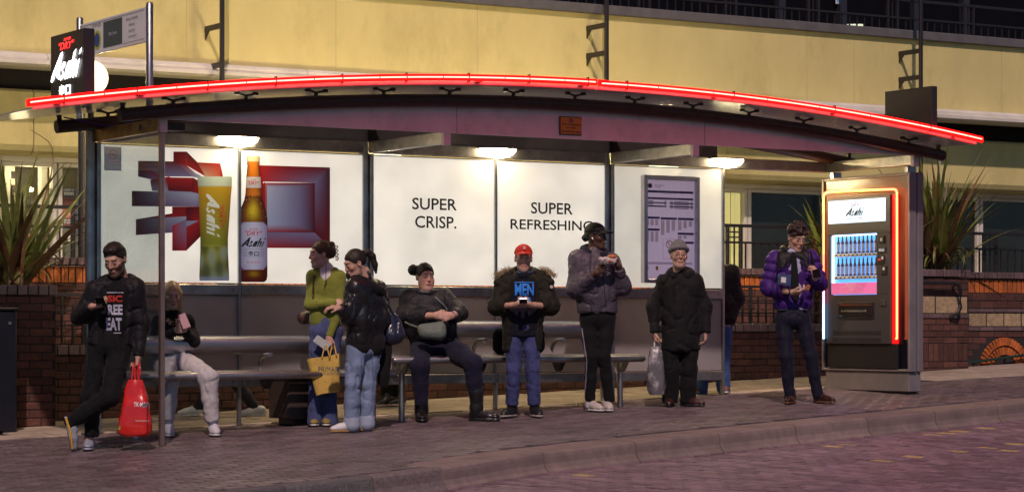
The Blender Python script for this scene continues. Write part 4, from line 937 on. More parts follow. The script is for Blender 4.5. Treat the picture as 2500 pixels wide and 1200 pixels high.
# machine front built round the display window
X0, X1 = kx(2024, 600)[0], kx(2180, 600)[0]; ZT, ZB = kx(2100, 480)[1], kx(2100, 838)[1]
wx0, wx1 = kx(2033, 640)[0], kx(2147, 640)[0]; wz1, wz0 = kx(2090, 571)[1], kx(2090, 719)[1]
def kb(name, m, x0, x1, z0, z1, d0, d1, parent=None, bev=.004): return MB().box((KU+.012-d1, -x0, z0), (KU+.012-d0, -x1, z1), bev=bev).build(name, m, parent or ks)
mach = kb('machine_front', m_mach, X0, X1, wz1, ZT, .001, .05); kb('machine_front', m_mach, X0, X1, ZB, wz0, .001, .05); kb('machine_front', m_mach, X0, wx0, wz0, wz1, .001, .05); kb('machine_front', m_mach, wx1, X1, wz0, wz1, .001, .05)
kb('red_side', mat('red_side_panel', (.5, .01, .01), .35, emit=((1, .01, .01), .55)), X1+.004, X1+.085, ZB, ZT, .001, .03)  # side panel with the neon's red reflection put in as a glow
kb('black_base', m_black, X0, X1+.085, zb+.03, ZB-.003, .001, .03)
hb = kb('header', lit('header_light', (.62, .8, .95), .9), kx(2030, 515)[0], kx(2170, 515)[0], kx(2100, 543)[1], kx(2100, 487)[1], .05, .056)
ho = Vector((KU+.012-.056, 0, 0)); hx = lambda px: kx(px, 515)[0]; mb = MB(); zz = lambda py: kx(2100, py)[1]
letter(mb, 'SUPER', ho, ax, Z, hx(2090), hx(2103), zz(495), zz(491), col=(.45, .03, .05), shear=.3, bold=.01); letter(mb, '"DRY"', ho, ax, Z, hx(2083), hx(2109), zz(505), zz(496), col=(.45, .03, .05), shear=.3, bold=.01); asahi(mb, ho, ax, Z, hx(2075), hx(2117), zz(527), zz(506), col=(.02, .01, .02)); letter(mb, "JAPAN'S NO.1 BEER", ho, ax, Z, hx(2075), hx(2115), zz(535.5), zz(531), col=(.05, .03, .1), bold=.01)
mb.build('lettering', prn, hb, colattr=True, fix=False)
win = kb('display_back', lit('display_blue', (.1, .42, .95), .95), wx0, wx1, wz0, wz1, .0012, .004)
m_tube = lit('display_tube', (.7, .88, 1), 2.)
for args in ((wx0+.004, wx0+.03, wz0+.12, wz1-.01, .01, .03), (wx0+.02, wx1-.01, wz1-.018, wz1-.004, .01, .03)): kb('display_lamp', m_tube, *args, win)
m_shelf = mat('shelf_white', (.7, .72, .78), .4); m_bot = mat('bottle_brown', (.26, .09, .05), .2, coat=.6); m_lbl = mat('bottle_silver_label', (.7, .74, .85), .4); m_knob = mat('button_dark', (.06, .05, .06), .4)
Yb = KU+.012-.022
for base, top in ((617, 572), (672, 628)):
    zb1 = kx(2100, base)[1]; h = .19; shf = kb('shelf', m_shelf, wx0+.06, wx1, zb1-.036, zb1-.002, .01, .047)
    for k in range(10):
        x = wx0+.105+k*(wx1-wx0-.125)/9.3
        bt_ = MB().lathe((Yb, -x, zb1), [(.019, 0), (.0195, .008), (.0195, .095), (.017, .112), (.009, .138), (.0075, .175), (.009, .177), (.009, .188)], 10).build('display_bottle', m_bot, shf)
        MB().lathe((Yb, -x, zb1), [(.0203, .015), (.0203, .098)], 10, cap=False).build('label', m_lbl, bt_); MB().lathe((Yb, -x, zb1), [(.0098, .175), (.0098, .19)], 8).build('cap', m_shelf, bt_)
        MB().loft([[(KU+.012-.047-d, -x+.011*math.cos(q), zb1-.019+.008*math.sin(q)) for q in [j*math.pi/5 for j in range(10)]] for d in (0, .004)], 0, False).build('select_button', m_knob, shf)
pk = kb('scan_strip', lit('pink_strip', (.75, .16, .4), .4), wx0+.012, wx1-.005, wz0+.006, kx(2100, 689)[1], .03, .044); po = Vector((KU+.012-.044, 0, 0)); mb = MB(); hx = lambda px: kx(px, 700)[0]
for t, x0, x1, y0, y1 in (('SCAN TO TRY', 2070, 2096, 696, 692), ('ASAHI SUPER DRY ON US', 2059, 2112, 702, 698), ('18+ ONLY', 2078, 2092, 708, 704), ('SUBJECT TO AVAILABILITY. TERMS AND CONDITIONS APPLY', 2056, 2112, 714.5, 712)): letter(mb, t, po, ax, Z, hx(x0), hx(x1), zz(y0), zz(y1), col=(.85, .8, .85), bold=.01)
mb.build('lettering', prn, pk, colattr=True, fix=False)
for nm, x0, y0, x1, y1, m in (('coin_slot', 2153, 575, 2168, 593, m_black), ('card_reader', 2153, 604, 2170, 616, m_knob), ('lock', 2152, 624, 2166, 644, m_black), ('handle', 2161, 649, 2172, 671, m_black), ('key_plate', 2158, 732, 2169, 746, m_knob)): kbox(nm, m, x0, y0, x1, y1, .05, .062, bev=.004)
kbox('card_screen', lit('reader_screen', (.4, .45, .5), .3), 2155, 607, 2168, 613, .062, .0635, bev=.0005); kbox('lock_lever', lit('lever_red', (.6, .05, .03), .2), 2153, 631, 2160, 636, .062, .068, bev=.002); kbox('coin_mark', m_shelf, 2158, 581, 2163, 588, .062, .0632, bev=.0004); kbox('handle_mark', m_shelf, 2164, 652, 2169, 659, .062, .0632, bev=.0004); kbox('lock_face', m_shelf, 2161, 626, 2166, 633, .062, .066, bev=.002)
ht = kbox('hatch', m_black, 2054, 738, 2141, 778, .05, .06); kbox('hatch_flap', mat('smoked_flap', (.02, .018, .02), .15), 2058, 744, 2138, 770, .06, .066, ht)
mb = MB(); a = kx(2064, 761); c = kx(2126, 754); letter(mb, 'bedrinkaware.co.uk', Vector((KU+.012-.066, 0, 0)), ax, Z, a[0], c[0], a[1], c[1], col=(.4, .38, .38)); mb.build('lettering', prn, ht, colattr=True, fix=False)
for y0, y1 in ((807, 818), (824, 835)):
    for k in range(34):
        x = 2041+k*3.45; kbox('vent_slot', m_black, x, y0, x+1.9, y1, .0495, .0515, bev=.0004)
# neon line round the machine, red to blue
path = [(2020, 826)]+[(2020, y) for y in range(800, 485, -20)]+[(2020.5, 478), (2023, 472), (2030, 469)]+[(x, 469-(x-2030)*.045) for x in range(2050, 2190, 20)]+[(2191, 462), (2197, 464), (2199, 471)]+[(2199, y) for y in range(485, 826, 20)]+[(2197, 826)]
def ncol(i):
    x, y = path[i]
    if x < 2026 and y > 740: return (.25, .55, 1)
    if x < 2026 and y > 700: return (.9, .2, .5)
    if x < 2026: return mixc((1, .09, .04), (1, .32, .06), max(0, (620-y)/150) if y < 620 else 0)
    if x < 2190 and y < 475: return mixc((1, .4, .05), (1, .22, .05), (x-2030)/160)
    return (1, .16, .05)
for nm, rad, e in (('neon_tube', .0105, 6.5), ):
    i = 0
    cuts = [0, 4, 6]+list(range(10, len(path), 5))+[len(path)-1]; cuts = sorted(set(cuts))
    for a, c in zip(cuts, cuts[1:]):
        pts = [(KU-.05, -kx(*p)[0], kx(*p)[1]) for p in path[a:c+1]]; cc = ncol((a+c)//2); q = '%d_%d_%d' % tuple(int(99*x) for x in cc)
        MB().tube(pts, rad, 8).build(nm, mat('neon_'+q, tuple(.2*x for x in cc), .4, emit=(cc, e)), ks)
# ------------------------------------------------------------------ figures: surfaces grown round a posed skeleton
_rs = np.random.RandomState(5); _lat = _rs.rand(32, 32, 32).astype(np.float32)
def vnoise(P):
    i = np.floor(P).astype(int); f = (P-i).astype(np.float32); f = f*f*(3-2*f); i &= 31; j = (i+1) & 31
    x0, y0, z0 = i[..., 0], i[..., 1], i[..., 2]; x1, y1, z1 = j[..., 0], j[..., 1], j[..., 2]; fx, fy, fz = f[..., 0], f[..., 1], f[..., 2]
    a = _lat[x0, y0, z0]*(1-fx)+_lat[x1, y0, z0]*fx; b = _lat[x0, y1, z0]*(1-fx)+_lat[x1, y1, z0]*fx
    c = _lat[x0, y0, z1]*(1-fx)+_lat[x1, y0, z1]*fx; d = _lat[x0, y1, z1]*(1-fx)+_lat[x1, y1, z1]*fx
    return (a*(1-fy)+b*fy)*(1-fz)+(c*(1-fy)+d*fy)*fz
def folds(amp=.008, f=13., seed=0., squash=(1, 1, .65)):
    def g(P):
        Q = P*np.array(squash)*f+seed; n = vnoise(Q+.8*vnoise(Q*.7+9)[..., None]); m = vnoise(Q*2.3+5.3)
        r1 = 1-np.abs(2*n-1)*2; r2 = 1-np.abs(2*m-1)*2; k = vnoise(Q*.45+31)
        return amp*(.25*(n-.5)*2-1.5*np.clip(r1, 0, 1)**2.5*k*1.6-.8*np.clip(r2, 0, 1)**2*(1.2-k))+amp*.45
    return g
def cone(a, b, ra, rb, k=.03, quilt=None, sub=False, clip=None): return ('c', np.array(a, float), np.array(b, float), ra, rb, k, quilt, sub, clip)
def clip_end(P, pt, n):
    q = list(P[-1]); q[8] = (np.array(pt, float), np.array(n, float)/np.linalg.norm(n)); return P[:-1]+[tuple(q)]
def ell(c, r, k=.03, rot=None, sub=False): return ('e', np.array(c, float), np.array(r, float), rot, k, None, None, sub)
def chain(pts, rs, k=.03, quilt=None): return [cone(p, q, r, s, k, quilt) for p, q, r, s in zip(pts, pts[1:], rs, rs[1:])]
def prim_box(p):
    if p[0] == 'c': m = max(p[3], p[4])+.07; return np.minimum(p[1], p[2])-m, np.maximum(p[1], p[2])+m
    m = (max(p[2]) if p[3] is not None else p[2])+.07; return p[1]-m, p[1]+m
def prim_eval(p, P):
    if p[0] == 'c':
        a, b, ra, rb = p[1:5]; d = b-a; L2 = max(1e-9, float(d @ d)); t = np.clip(((P-a) @ d)/L2, 0, 1)
        r = ra+(rb-ra)*t
        if p[6]: w, amp = p[6]; r = r-amp+amp*np.sqrt(np.abs(np.sin(np.pi*t*math.sqrt(L2)/w)))*1.4
        e = np.linalg.norm(P-a-t[..., None]*d, axis=-1)-r
        return e if p[8] is None else np.maximum(e, (P-p[8][0]) @ p[8][1])
    q = P-p[1]
    if p[3] is not None: q = q @ p[3]
    k0 = np.linalg.norm(q/p[2], axis=-1); k1 = np.linalg.norm(q/(p[2]**2), axis=-1)
    return k0*(k0-1)/np.maximum(k1, 1e-6)
def surface(prims, vox, disp=None, cut=None, pad=.03):
    los, his = zip(*[prim_box(p) for p in prims if not p[7]]); lo = np.min(los, 0)-pad+.04; hi = np.max(his, 0)+pad-.04
    n = np.ceil((hi-lo)/vox).astype(int)+1; ax = [lo[i]+vox*np.arange(n[i]) for i in range(3)]
    D = np.full(n, .2, np.float32)
    for p in prims:
        a, b = prim_box(p); i0 = np.clip(((a-lo)/vox).astype(int), 0, n-1); i1 = np.clip(((b-lo)/vox).astype(int)+2, 0, n)
        if (i1 <= i0).any(): continue
        sl = tuple(slice(x, y) for x, y in zip(i0, i1)); P = np.stack(np.meshgrid(*[ax[i][sl[i]] for i in range(3)], indexing='ij'), -1)
        d = prim_eval(p, P); k = p[5] if p[0] == 'c' else p[4]; o = D[sl]
        if p[7]:
            h = np.clip(.5-.5*(o+d)/max(k, 1e-4), 0, 1); D[sl] = o+(-d-o)*h+k*h*(1-h)
        else:
            h = np.clip(.5+.5*(o-d)/max(k, 1e-4), 0, 1); D[sl] = o+(d-o)*h-k*h*(1-h)
    if disp is not None or cut is not None:
        m = np.abs(D) < (.06 if disp is not None else .2) if cut is None else np.ones(D.shape, bool)
        P = np.stack(np.meshgrid(*ax, indexing='ij'), -1)
        if disp is not None:
            q = np.abs(D) < .05; D[q] -= disp(P[q])
        if cut is not None: D = np.maximum(D, cut(P).astype(np.float32))
    for s_ in ((0, slice(None), slice(None)), (-1, slice(None), slice(None)), (slice(None), 0, slice(None)), (slice(None), -1, slice(None)), (slice(None), slice(None), 0), (slice(None), slice(None), -1)): D[s_] = np.maximum(D[s_], .001)
    S = D < 0; c = sum(S[i:n[0]-1+i, j:n[1]-1+j, k:n[2]-1+k].astype(np.int8) for i in (0, 1) for j in (0, 1) for k in (0, 1))
    cell = np.argwhere((c > 0) & (c < 8)); M = len(cell)
    if not M: return np.zeros((0, 3)), []
    idx = -np.ones(n, int); idx[tuple(cell.T)] = np.arange(M); acc = np.zeros((M, 3)); cnt = np.zeros(M)
    corners = [np.array(q) for q in ((0, 0, 0), (1, 0, 0), (0, 1, 0), (1, 1, 0), (0, 0, 1), (1, 0, 1), (0, 1, 1), (1, 1, 1))]
    vals = [D[tuple((cell+q).T)] for q in corners]
    for a, b in ((0, 1), (2, 3), (4, 5), (6, 7), (0, 2), (1, 3), (4, 6), (5, 7), (0, 4), (1, 5), (2, 6), (3, 7)):
        va, vb = vals[a], vals[b]; m = (va < 0) != (vb < 0); t = np.where(m, va/np.where(m, va-vb, 1), 0)
        acc += m[:, None]*(corners[a]+t[:, None]*(corners[b]-corners[a])); cnt += m
    V_ = lo+vox*(cell+acc/cnt[:, None]); F_ = []
    for axn in range(3):
        o1, o2 = [i for i in range(3) if i != axn]; sh = list(n); A = [slice(0, n[i]-1 if i == axn else n[i]) for i in range(3)]; B = [slice(1, n[i]) if i == axn else slice(0, n[i]) for i in range(3)]
        s0, s1 = S[tuple(A)], S[tuple(B)]; e = np.argwhere(s0 != s1); e = e[(e[:, o1] > 0) & (e[:, o2] > 0)]
        if not len(e): continue
        d1 = np.zeros(3, int); d1[o1] = 1; d2 = np.zeros(3, int); d2[o2] = 1
        q = np.stack([idx[tuple((e-d1-d2).T)], idx[tuple((e-d2).T)], idx[tuple(e.T)], idx[tuple((e-d1).T)]], 1); fl = s0[tuple(e.T)]
        if axn == 1: fl = ~fl
        q[~fl] = q[~fl][:, ::-1]; F_.append(q[(q >= 0).all(1)])
    return V_, (np.concatenate(F_) if F_ else [])
def smooth_mesh(V_, F_, it=1, lam=.5):
    for _ in range(it):
        s = np.zeros_like(V_); c = np.zeros(len(V_))
        for a, b in ((0, 1), (1, 2), (2, 3), (3, 0)):
            np.add.at(s, F_[:, a], V_[F_[:, b]]); np.add.at(c, F_[:, a], 1)
        V_ = V_+lam*(s/np.maximum(c, 1)[:, None]-V_)
    return V_
def np_mesh(name, V_, F_, cols=None):
    me = bpy.data.meshes.new(name); n, m = len(V_), len(F_); F_ = np.asarray(F_)
    me.vertices.add(n); me.vertices.foreach_set('co', np.asarray(V_, np.float32).ravel()); me.loops.add(4*m); me.loops.foreach_set('vertex_index', F_.astype(np.int32).ravel())
    me.polygons.add(m); me.polygons.foreach_set('loop_start', np.arange(0, 4*m, 4, dtype=np.int32)); me.polygons.foreach_set('use_smooth', np.ones(m, bool))
    if cols is not None:
        a = me.color_attributes.new('Col', 'FLOAT_COLOR', 'POINT'); a.data.foreach_set('color', np.concatenate([cols, np.ones((n, 1))], 1).astype(np.float32).ravel())
    me.update(); me.validate(); return me
def cloth(name, col, rough=.85, **kw):
    kw.setdefault('noise', (18, .16)); kw.setdefault('bump', (260, .25)); kw.setdefault('sheen', .04); kw.setdefault('spec', .25); return mat('cloth_'+name, col, rough, **kw)
m_skin = mat('skin', (1, 1, 1), .5, attr='Col', bump=(300, .08), spec=.4)
def nrm(v): v = np.array(v, float); return v/max(1e-9, np.linalg.norm(v))
def lerp(a, b, t): return np.array(a)*(1-t)+np.array(b)*t
def head_rot(yaw, pitch, roll=0):
    y, p, r = map(math.radians, (yaw, pitch, roll)); f = np.array([math.sin(y)*math.cos(p), -math.cos(y)*math.cos(p), math.sin(p)])
    right = nrm(np.cross(f, (0, 0, 1))); up = np.cross(right, f); right, up = right*math.cos(r)+up*math.sin(r), up*math.cos(r)-right*math.sin(r)
    return np.stack([right, -f, up], 1)     # columns: the head's right, back and up
def hand(w, d, n, curl=.5, sc_=1., thumb=1, spread=.0, curls=None, tc=.35):
    """palm and five fingers; d = along the fingers, n = way the palm faces, thumb = which side"""
    d, n = nrm(d), nrm(n); n = nrm(n-d*(d @ n)); s = np.cross(d, n)*thumb; w = np.array(w); P = []
    kn = []
    for i, (o, l) in enumerate(((.031, .078), (.011, .083), (-.010, .079), (-.029, .07))):
        k_ = w+(s*o+d*l)*sc_; kn.append(k_); P.append(cone(w+(s*o*.55+d*.012)*sc_, k_, .0155*sc_, .0125*sc_, .016))
    for i, (k_, fl, r) in enumerate(zip(kn, (.93, 1.04, .98, .78), (.0088, .009, .0086, .0076))):
        c = (curls[i] if curls else curl)*1.25; a = 0; p = k_; sp = (1.5-i)*spread
        for j, (L, cc) in enumerate(((.043, .75), (.027, 1.0), (.021, .7))):
            a += c*cc; q = p+(d*math.cos(a)+n*math.sin(a)+s*sp)*L*fl*sc_; P.append(cone(p, q, r*sc_*(1-.06*j), r*sc_*(.94-.06*j), .004)); p = q
    t0 = w+(s*.026+d*.022+n*.004)*sc_; t1 = t0+nrm(d*.75+s*.62+n*tc)*.042*sc_; t2 = t1+nrm(d*.9+s*.15+n*(tc+.25))*.03*sc_
    P += [cone(w+d*.015*sc_, t0, .015*sc_, .014*sc_, .012), cone(t0, t1, .0125*sc_, .0105*sc_, .01), cone(t1, t2, .0102*sc_, .0082*sc_, .004)]
    return P
FEAT = dict(lip=(.38, .13, .11), brow=(.05, .03, .02))
def head_parts(skin, beard=None, female=False, age=0., lip=None, brow=None, look=(0, 0), full=0.):
    """mesh of head and neck stub in head space (right, back, up), with colours by place on the face"""
    j = .9 if female else 1.
    P = [ell((0, .014, .03), (.074, .094, .09), .03), ell((0, -.022, -.032), (.06*j, .07, .084), .03), cone((0, -.062, -.098), (0, -.05, -.09), .026*j, .03*j, .03),
         cone((-.034*j, -.02, -.08), (-.012, -.062, -.1), .022*j, .022, .025), cone((.034*j, -.02, -.08), (.012, -.062, -.1), .022*j, .022, .025),
         ell((-.04, -.058, -.022), (.022, .022, .022), .02), ell((.04, -.058, -.022), (.022, .022, .022), .02),
         cone((-.034, -.08, .032), (.034, -.08, .032), .012, .012, .015),
         ell((-.031, -.1, .008), (.018, .014, .012), .012, sub=True), ell((.031, -.1, .008), (.018, .014, .012), .012, sub=True),
         cone((0, -.091, .016), (0, -.107, -.026), .0065, .0095, .012), cone((-.009, -.096, -.029), (.009, -.096, -.029), .0068, .0068, .008),
         ell((-.031, -.079, .006), (.0145, .0145, .0125), .003), ell((.031, -.079, .006), (.0145, .0145, .0125), .003),
         cone((-.017, -.092, -.056), (.017, -.092, -.056), .006, .006, .008), cone((-.014, -.09, -.066), (.014, -.09, -.066), .0075, .0075, .007),
         cone((0, .02, -.06), (0, .035, -.17), .053*j, .056*j, .03)]
    if full: P += [ell((-.036, -.03, -.055), (.034, .045, .042), .03), ell((.036, -.03, -.055), (.034, .045, .042), .03), ell((0, -.04, -.105), (.045, .04, .028), .03)]
    for s in (-1, 1): P += [ell((s*.076, .012, -.004), (.009, .019, .031), .006), ell((s*.081, .006, -.002), (.006, .009, .016), .004, sub=True)]
    V_, F_ = surface(P, .0052); V_ = smooth_mesh(V_, F_, 1, .35)
    x, y, z = V_.T; n = len(V_); col = np.tile(np.array(skin), (n, 1)); front = y < -.045
    def blend(m, c, a): 
        m = (np.asarray(m, float)*a)[:, None]; return col*(1-m)+np.array(c)*m
    nz_ = vnoise(V_*60)[:, None]; col = col*(.9+.2*nz_)
    col = blend(np.exp(-((np.abs(x)-.042)/.022)**2-((z+.025)/.025)**2)*front, (skin[0]*1.1, skin[1]*.72, skin[2]*.66), .55)
    col = blend(np.exp(-(x/.014)**2-((z+.026)/.014)**2)*(y < -.1), (skin[0]*1.05, skin[1]*.75, skin[2]*.7), .5)
    if beard:
        m = ((z < -.028-.35*np.maximum(0, .05-np.abs(x))+.012*(np.abs(x) < .03)) | ((np.abs(x) > .052) & (z < -.012))) & (y < .012) & (z > -.125) & ~((np.abs(x) < .026) & (z > -.074) & (z < -.05) & (y < -.08))
        m = m | ((np.abs(x) < .03) & (z < -.042) & (z > -.054) & (y < -.085)); col = blend(m, beard[0], beard[1])
    lp = lip or (min(1, skin[0]*.95), skin[1]*.55, skin[2]*.52)
    col = blend((np.abs(x) < .019) & (z < -.051) & (z > -.073) & (y < -.083), lp, .8); col = blend((np.abs(x) < .017) & (np.abs(z+.0605) < .0028) & (y < -.082), tuple(.45*c for c in lp), .6)
    ex = np.abs(x)-.031; er = (ex/.0135)**2+((z-.005)/.0055)**2; eye = (er < 1) & (y < -.079)
    col = blend((er < 2.6) & (y < -.07), tuple(.7*c for c in skin), .15); col = blend(eye, (.46, .42, .39), 1.)  # skin darkened round the eyes as socket shade
    ir = ((np.abs(x-look[0]*.004)-.031)**2+(z-.006-look[1]*.004)**2 < .0068**2) & eye; col = blend(ir, (.035, .025, .02), 1.)
    col = blend((np.abs(ex) < .017) & (np.abs(z-.0145+.12*ex*ex/.01) < .0028) & (y < -.07), (.05, .03, .025), .5)
    bw = brow or FEAT['brow']; col = blend((np.abs(ex+.001) < .02) & (np.abs(z-.031-.1*ex+8*ex*ex) < .0036) & (y < -.065), bw, .7)
    if age: col = blend((np.abs(np.abs(x)-.03-.25*np.abs(z+.03)) < .003) & (z < -.02) & (z > -.07) & front, tuple(.5*c for c in skin), age); col = blend(np.abs(np.sin(z*240)) > .93, tuple(.6*c for c in skin), age*.6*1)
    return V_, F_, col
HLINE = dict(fade=([-.13, -.06, -.045, -.025, .02, .06, .12], [.05, .04, .01, -.015, -.02, -.055, -.06]), short=([-.13, -.082, -.05, -.025, .02, .06, .12], [.088, .086, .035, .018, -.02, -.055, -.06]), tied=([-.13, -.08, -.055, -.03, .0, .05, .12], [.07, .062, .035, .0, -.01, -.06, -.06]), long=([-.13, -.08, -.05, -.02, .0, .12], [.074, .066, .02, -.05, -.2, -.2]), curly=([-.13, -.095, -.055, -.02, .02, .06, .12], [.066, .064, .03, .01, -.03, -.06, -.07]))
def hair_prims(style):
    P = [ell((0, .016, .034), (.081, .102, .096), .02)]
    if style == 'fade': P = [ell((0, .016, .02), (.078, .098, .08), .02)]
    if style == 'short': P += [ell((.0, -.02, .098), (.062, .075, .034), .03)]
    if style == 'bun': P += [ell((-.02, .12, .05), (.045, .045, .045), .02)]
    if style == 'clip': P += [ell((0, .105, .02), (.05, .04, .06), .03), ell((0, .11, .085), (.03, .03, .03), .02)]
    if style == 'pony': P += [ell((0, .108, .05), (.028, .028, .028), .015)]+chain([(0, .11, .05), (0, .15, .055), (0, .175, .0), (.0, .17, -.08), (0, .155, -.15)], [.02, .03, .032, .026, .01], .015)
    if style == 'lowbun': P += [ell((0, .11, -.015), (.038, .036, .036), .015)]
    if style == 'long': P += [cone((-.075, .0, .02), (-.075, -.005, -.15), .022, .018, .02), cone((.075, .0, .02), (.07, -.02, -.13), .022, .014, .02), cone((-.05, .07, 0), (-.05, .07, -.15), .04, .03, .03), cone((.05, .07, 0), (.05, .07, -.15), .04, .03, .03), cone((-.07, -.02, -.14), (-.06, -.06, -.22), .02, .01, .02)]
    if style == 'curly':
        r_ = random.Random(4)
        for k in range(70):
            t, u_ = r_.uniform(0, 2*math.pi), r_.uniform(-.15, 1); q = math.sqrt(max(0, 1-u_*u_)); P.append(ell((.082*q*math.cos(t), .012+.1*q*math.sin(t), .055+.088*u_), (.02, .02, .02), .005))
    return P
class Person:
    """a figure posed by joints read as photo pixels plus metres towards the road; parts hang from one Empty at its feet"""
    def __init__(s, label, foot, s_=None, J=None, group='people waiting at the shelter', scale=None, seatY=None):
        u, v, Y = pg(*foot)
        if s_: Y = F/s_
        s.s = F/Y; s.px, s.py = foot; s.Y = Y
        X = (foot[0]-1250)/s.s; z = CZ-(foot[1]-HY)/s.s
        s.o = bpy.data.objects.new('person', None); C.objects.link(s.o); s.o.location = (X, Y, z); s.o.empty_display_size = .1
        tag(s.o, label, 'person', group); s.base = Vector((X, Y, z)); s.J = {k: s.p(*q) for k, q in (J or {}).items()}; s.body = []; s.hands = []
    def p(s, x, y, w=0.): return np.array(((x-s.px)/s.s, -w, (s.py-y)/s.s))
    def part(s, name, V_, F_, m, cols=None, parent=None, **kw):
        me = np_mesh(name, V_, F_, cols); o = bpy.data.objects.new(name, me); C.objects.link(o); me.materials.append(m); o.parent = parent or s.o; tag(o, **kw); return o
    def garment(s, name, prims, m, vox=.0105, amp=.007, f=13, cut=None, parent=None, seed=0, **kw):
        V_, F_ = surface(prims, vox, folds(amp, f, s.px*.37+seed) if amp else None, cut)
        return s.part(name, V_, F_, m, parent=parent, **kw) if len(V_) else None
    def mb(s, name, mb, m, parent=None, colattr=False):
        me = mb.mesh(name, colattr); o = bpy.data.objects.new(name, me); C.objects.link(o)
        for x in (m if isinstance(m, (list, tuple)) else [m]): me.materials.append(x)
        o.parent = parent or s.o; return o
    # -- body
    def head(s, at, yaw, pitch, sc_=1., skin=(.5, .3, .22), roll=0, **kw):
        s.R = head_rot(yaw, pitch, roll); s.hc = np.array(at); s.hs = sc_ = sc_*.955; V_, F_, c = head_parts(skin, **kw); s.skin = skin; s.body.append((s.hw(V_), F_, c))
    def hw(s, V_): return s.hc+(V_*s.hs) @ s.R.T
    def hp(s, x, y, z): return s.hw(np.array([[x, y, z]]))[0]
    def flesh(s, prims, vox=.0048, sm=1):
        V_, F_ = surface(prims, vox); V_ = smooth_mesh(V_, F_, sm, .3); n = vnoise(V_*70)[:, None]; s.body.append((V_, F_, np.array(s.skin)*(.88+.24*n)))
    def finish_body(s):
        J = s.J; core = []
        if 'nk' in J:
            core += [cone(J['nk']+(0, 0, .02), J['nk']-(0, 0, .08), .05, .07, .03), cone(lerp(J['sa'], J['sb'], .25), lerp(J['sa'], J['sb'], .75), .05, .05, .04), cone(J['nk']-(0, 0, .1), lerp(J['ha'], J['hb'], .5), .085, .08, .04)]
            for q in 'ab': core += [cone(J['s'+q], J['e'+q], .04, .034, .02), cone(J['e'+q], J['w'+q], .034, .026, .02)]
            for q in 'ab': core += [cone(J['h'+q], J['k'+q], .06, .042, .03), cone(J['k'+q], J['f'+q], .042, .032, .02)]
            V_, F_ = surface(core, .014); s.body.append((V_, F_, np.tile(np.array(s.skin), (len(V_), 1))))
        vs, fs, cs, o = [], [], [], 0
        for V_, F_, c in s.body: vs.append(V_); fs.append(np.asarray(F_)+o); cs.append(c*np.ones((len(V_), 3))); o += len(V_)
        s.part('body', np.concatenate(vs), np.concatenate(fs), m_skin, np.concatenate(cs))
    def hair(s, style, m, amp=.004, f=70, extra=None, line=None, name='hair', grow=0.):
        hy, hz = HLINE[line or ('tied' if style in ('bun', 'clip', 'pony', 'lowbun') else style)]
        P = hair_prims(style)+(extra or [])
        fo = folds(amp, f, 3, (1, .35, .5))
        def grow_(Q):     # thins out to nothing at the hairline
            x, y, z = Q[..., 0], Q[..., 1], Q[..., 2]; h = np.interp(y, hy, hz)-.25*np.maximum(0, np.abs(x)-.045)*(y < -.03)+.006*(vnoise(Q*90)-.5)
            ramp = np.clip((z-h)*.55-.009, -.045, 0.); return fo(Q)+np.where(y > .1, 0., ramp)
        V_, F_ = surface(P, .0056, grow_); return s.part(name, s.hw(V_), F_, m)
    # -- clothes
    def torso(s, hemz, rc=.105, rw=.105, rh=.115, sh=.07, wide=.5, fw=.0, quilt=None, belly=0.):
        rc, rw, rh, sh = rc*.9, rw*.88, rh*.9, sh*.88
        J = s.J; a, b = J['sa'], J['sb']; ha, hb = J['ha'].copy(), J['hb'].copy(); mid = lerp(a, b, .5); out = []
        hm = lerp(ha, hb, .5); hd = (hb-ha)
        for q, e in ((a, -1), (b, 1)):
            top = lerp(mid, q, wide)-np.array((0, 0, .06)); wst = lerp(lerp(mid, q, wide*.9), hm+e*hd*.3, .55); hem = hm+e*hd*.36
            hem = hem+(hem-wst)*((hemz-hem[2])/min(-.02, hem[2]-wst[2])) if hem[2] < wst[2]-.02 else hem; hem[2] = max(hem[2], hemz) if False else hemz
            out += clip_end(chain([top, wst, hem], [rc, rw, rh], .05, quilt), (0, 0, hemz-.02), (.0, 0, -1))
            out.append(cone(lerp(mid, q, .25)+np.array((0, 0, -.015)), q, sh, sh*.95, .05))
        out.append(cone(J['nk']-np.array((0, 0, .02)), mid-np.array((0, 0, .1)), .07, rc*.95, .05))
        if belly: out.append(ell(lerp(mid, hm, .62)+np.array((0, -belly*.5, 0)), (rw*1.7, rw*1.15+belly*.5, .16), .06))
        return out
    def sleeve(s, q, r0=.07, r1=.06, r2=.047, quilt=None, k=.055, end=1.):
        r0, r1, r2 = r0*.84, r1*.84, r2*.9
        J = s.J; w_e = lerp(J['e'+q], J['w'+q], end); return clip_end(chain([J['s'+q], J['e'+q], w_e], [r0, r1, r2], k, quilt), w_e, w_e-J['e'+q])
    def legs(s, rt=.085, rk=.066, ra=.055, waist=None, hemf=1., rp=.105, flare=None):
        J = s.J; out = [cone(lerp(J['ha'], J['hb'], .2), lerp(J['ha'], J['hb'], .8), rp, rp, .05)]
        if waist is not None: out.append(cone(lerp(J['ha'], J['hb'], .3), lerp(J['ha'], J['hb'], .35)+np.array(waist), rp*.95, rp*.9, .04)); out.append(cone(lerp(J['ha'], J['hb'], .7), lerp(J['ha'], J['hb'], .65)+np.array(waist), rp*.95, rp*.9, .04))
        for q in 'ab':
            hem = lerp(J['k'+q], J['f'+q], hemf); out += chain([J['h'+q], lerp(J['h'+q], J['k'+q], .5), J['k'+q]], [rt, lerp(rt, rk, .45), rk], .025)+clip_end(chain([J['k'+q], lerp(J['k'+q], hem, .5), hem], [rk, lerp(rk, ra, .6), flare or ra], .02), hem+(hem-J['k'+q])*.06, hem-J['k'+q])
        return out
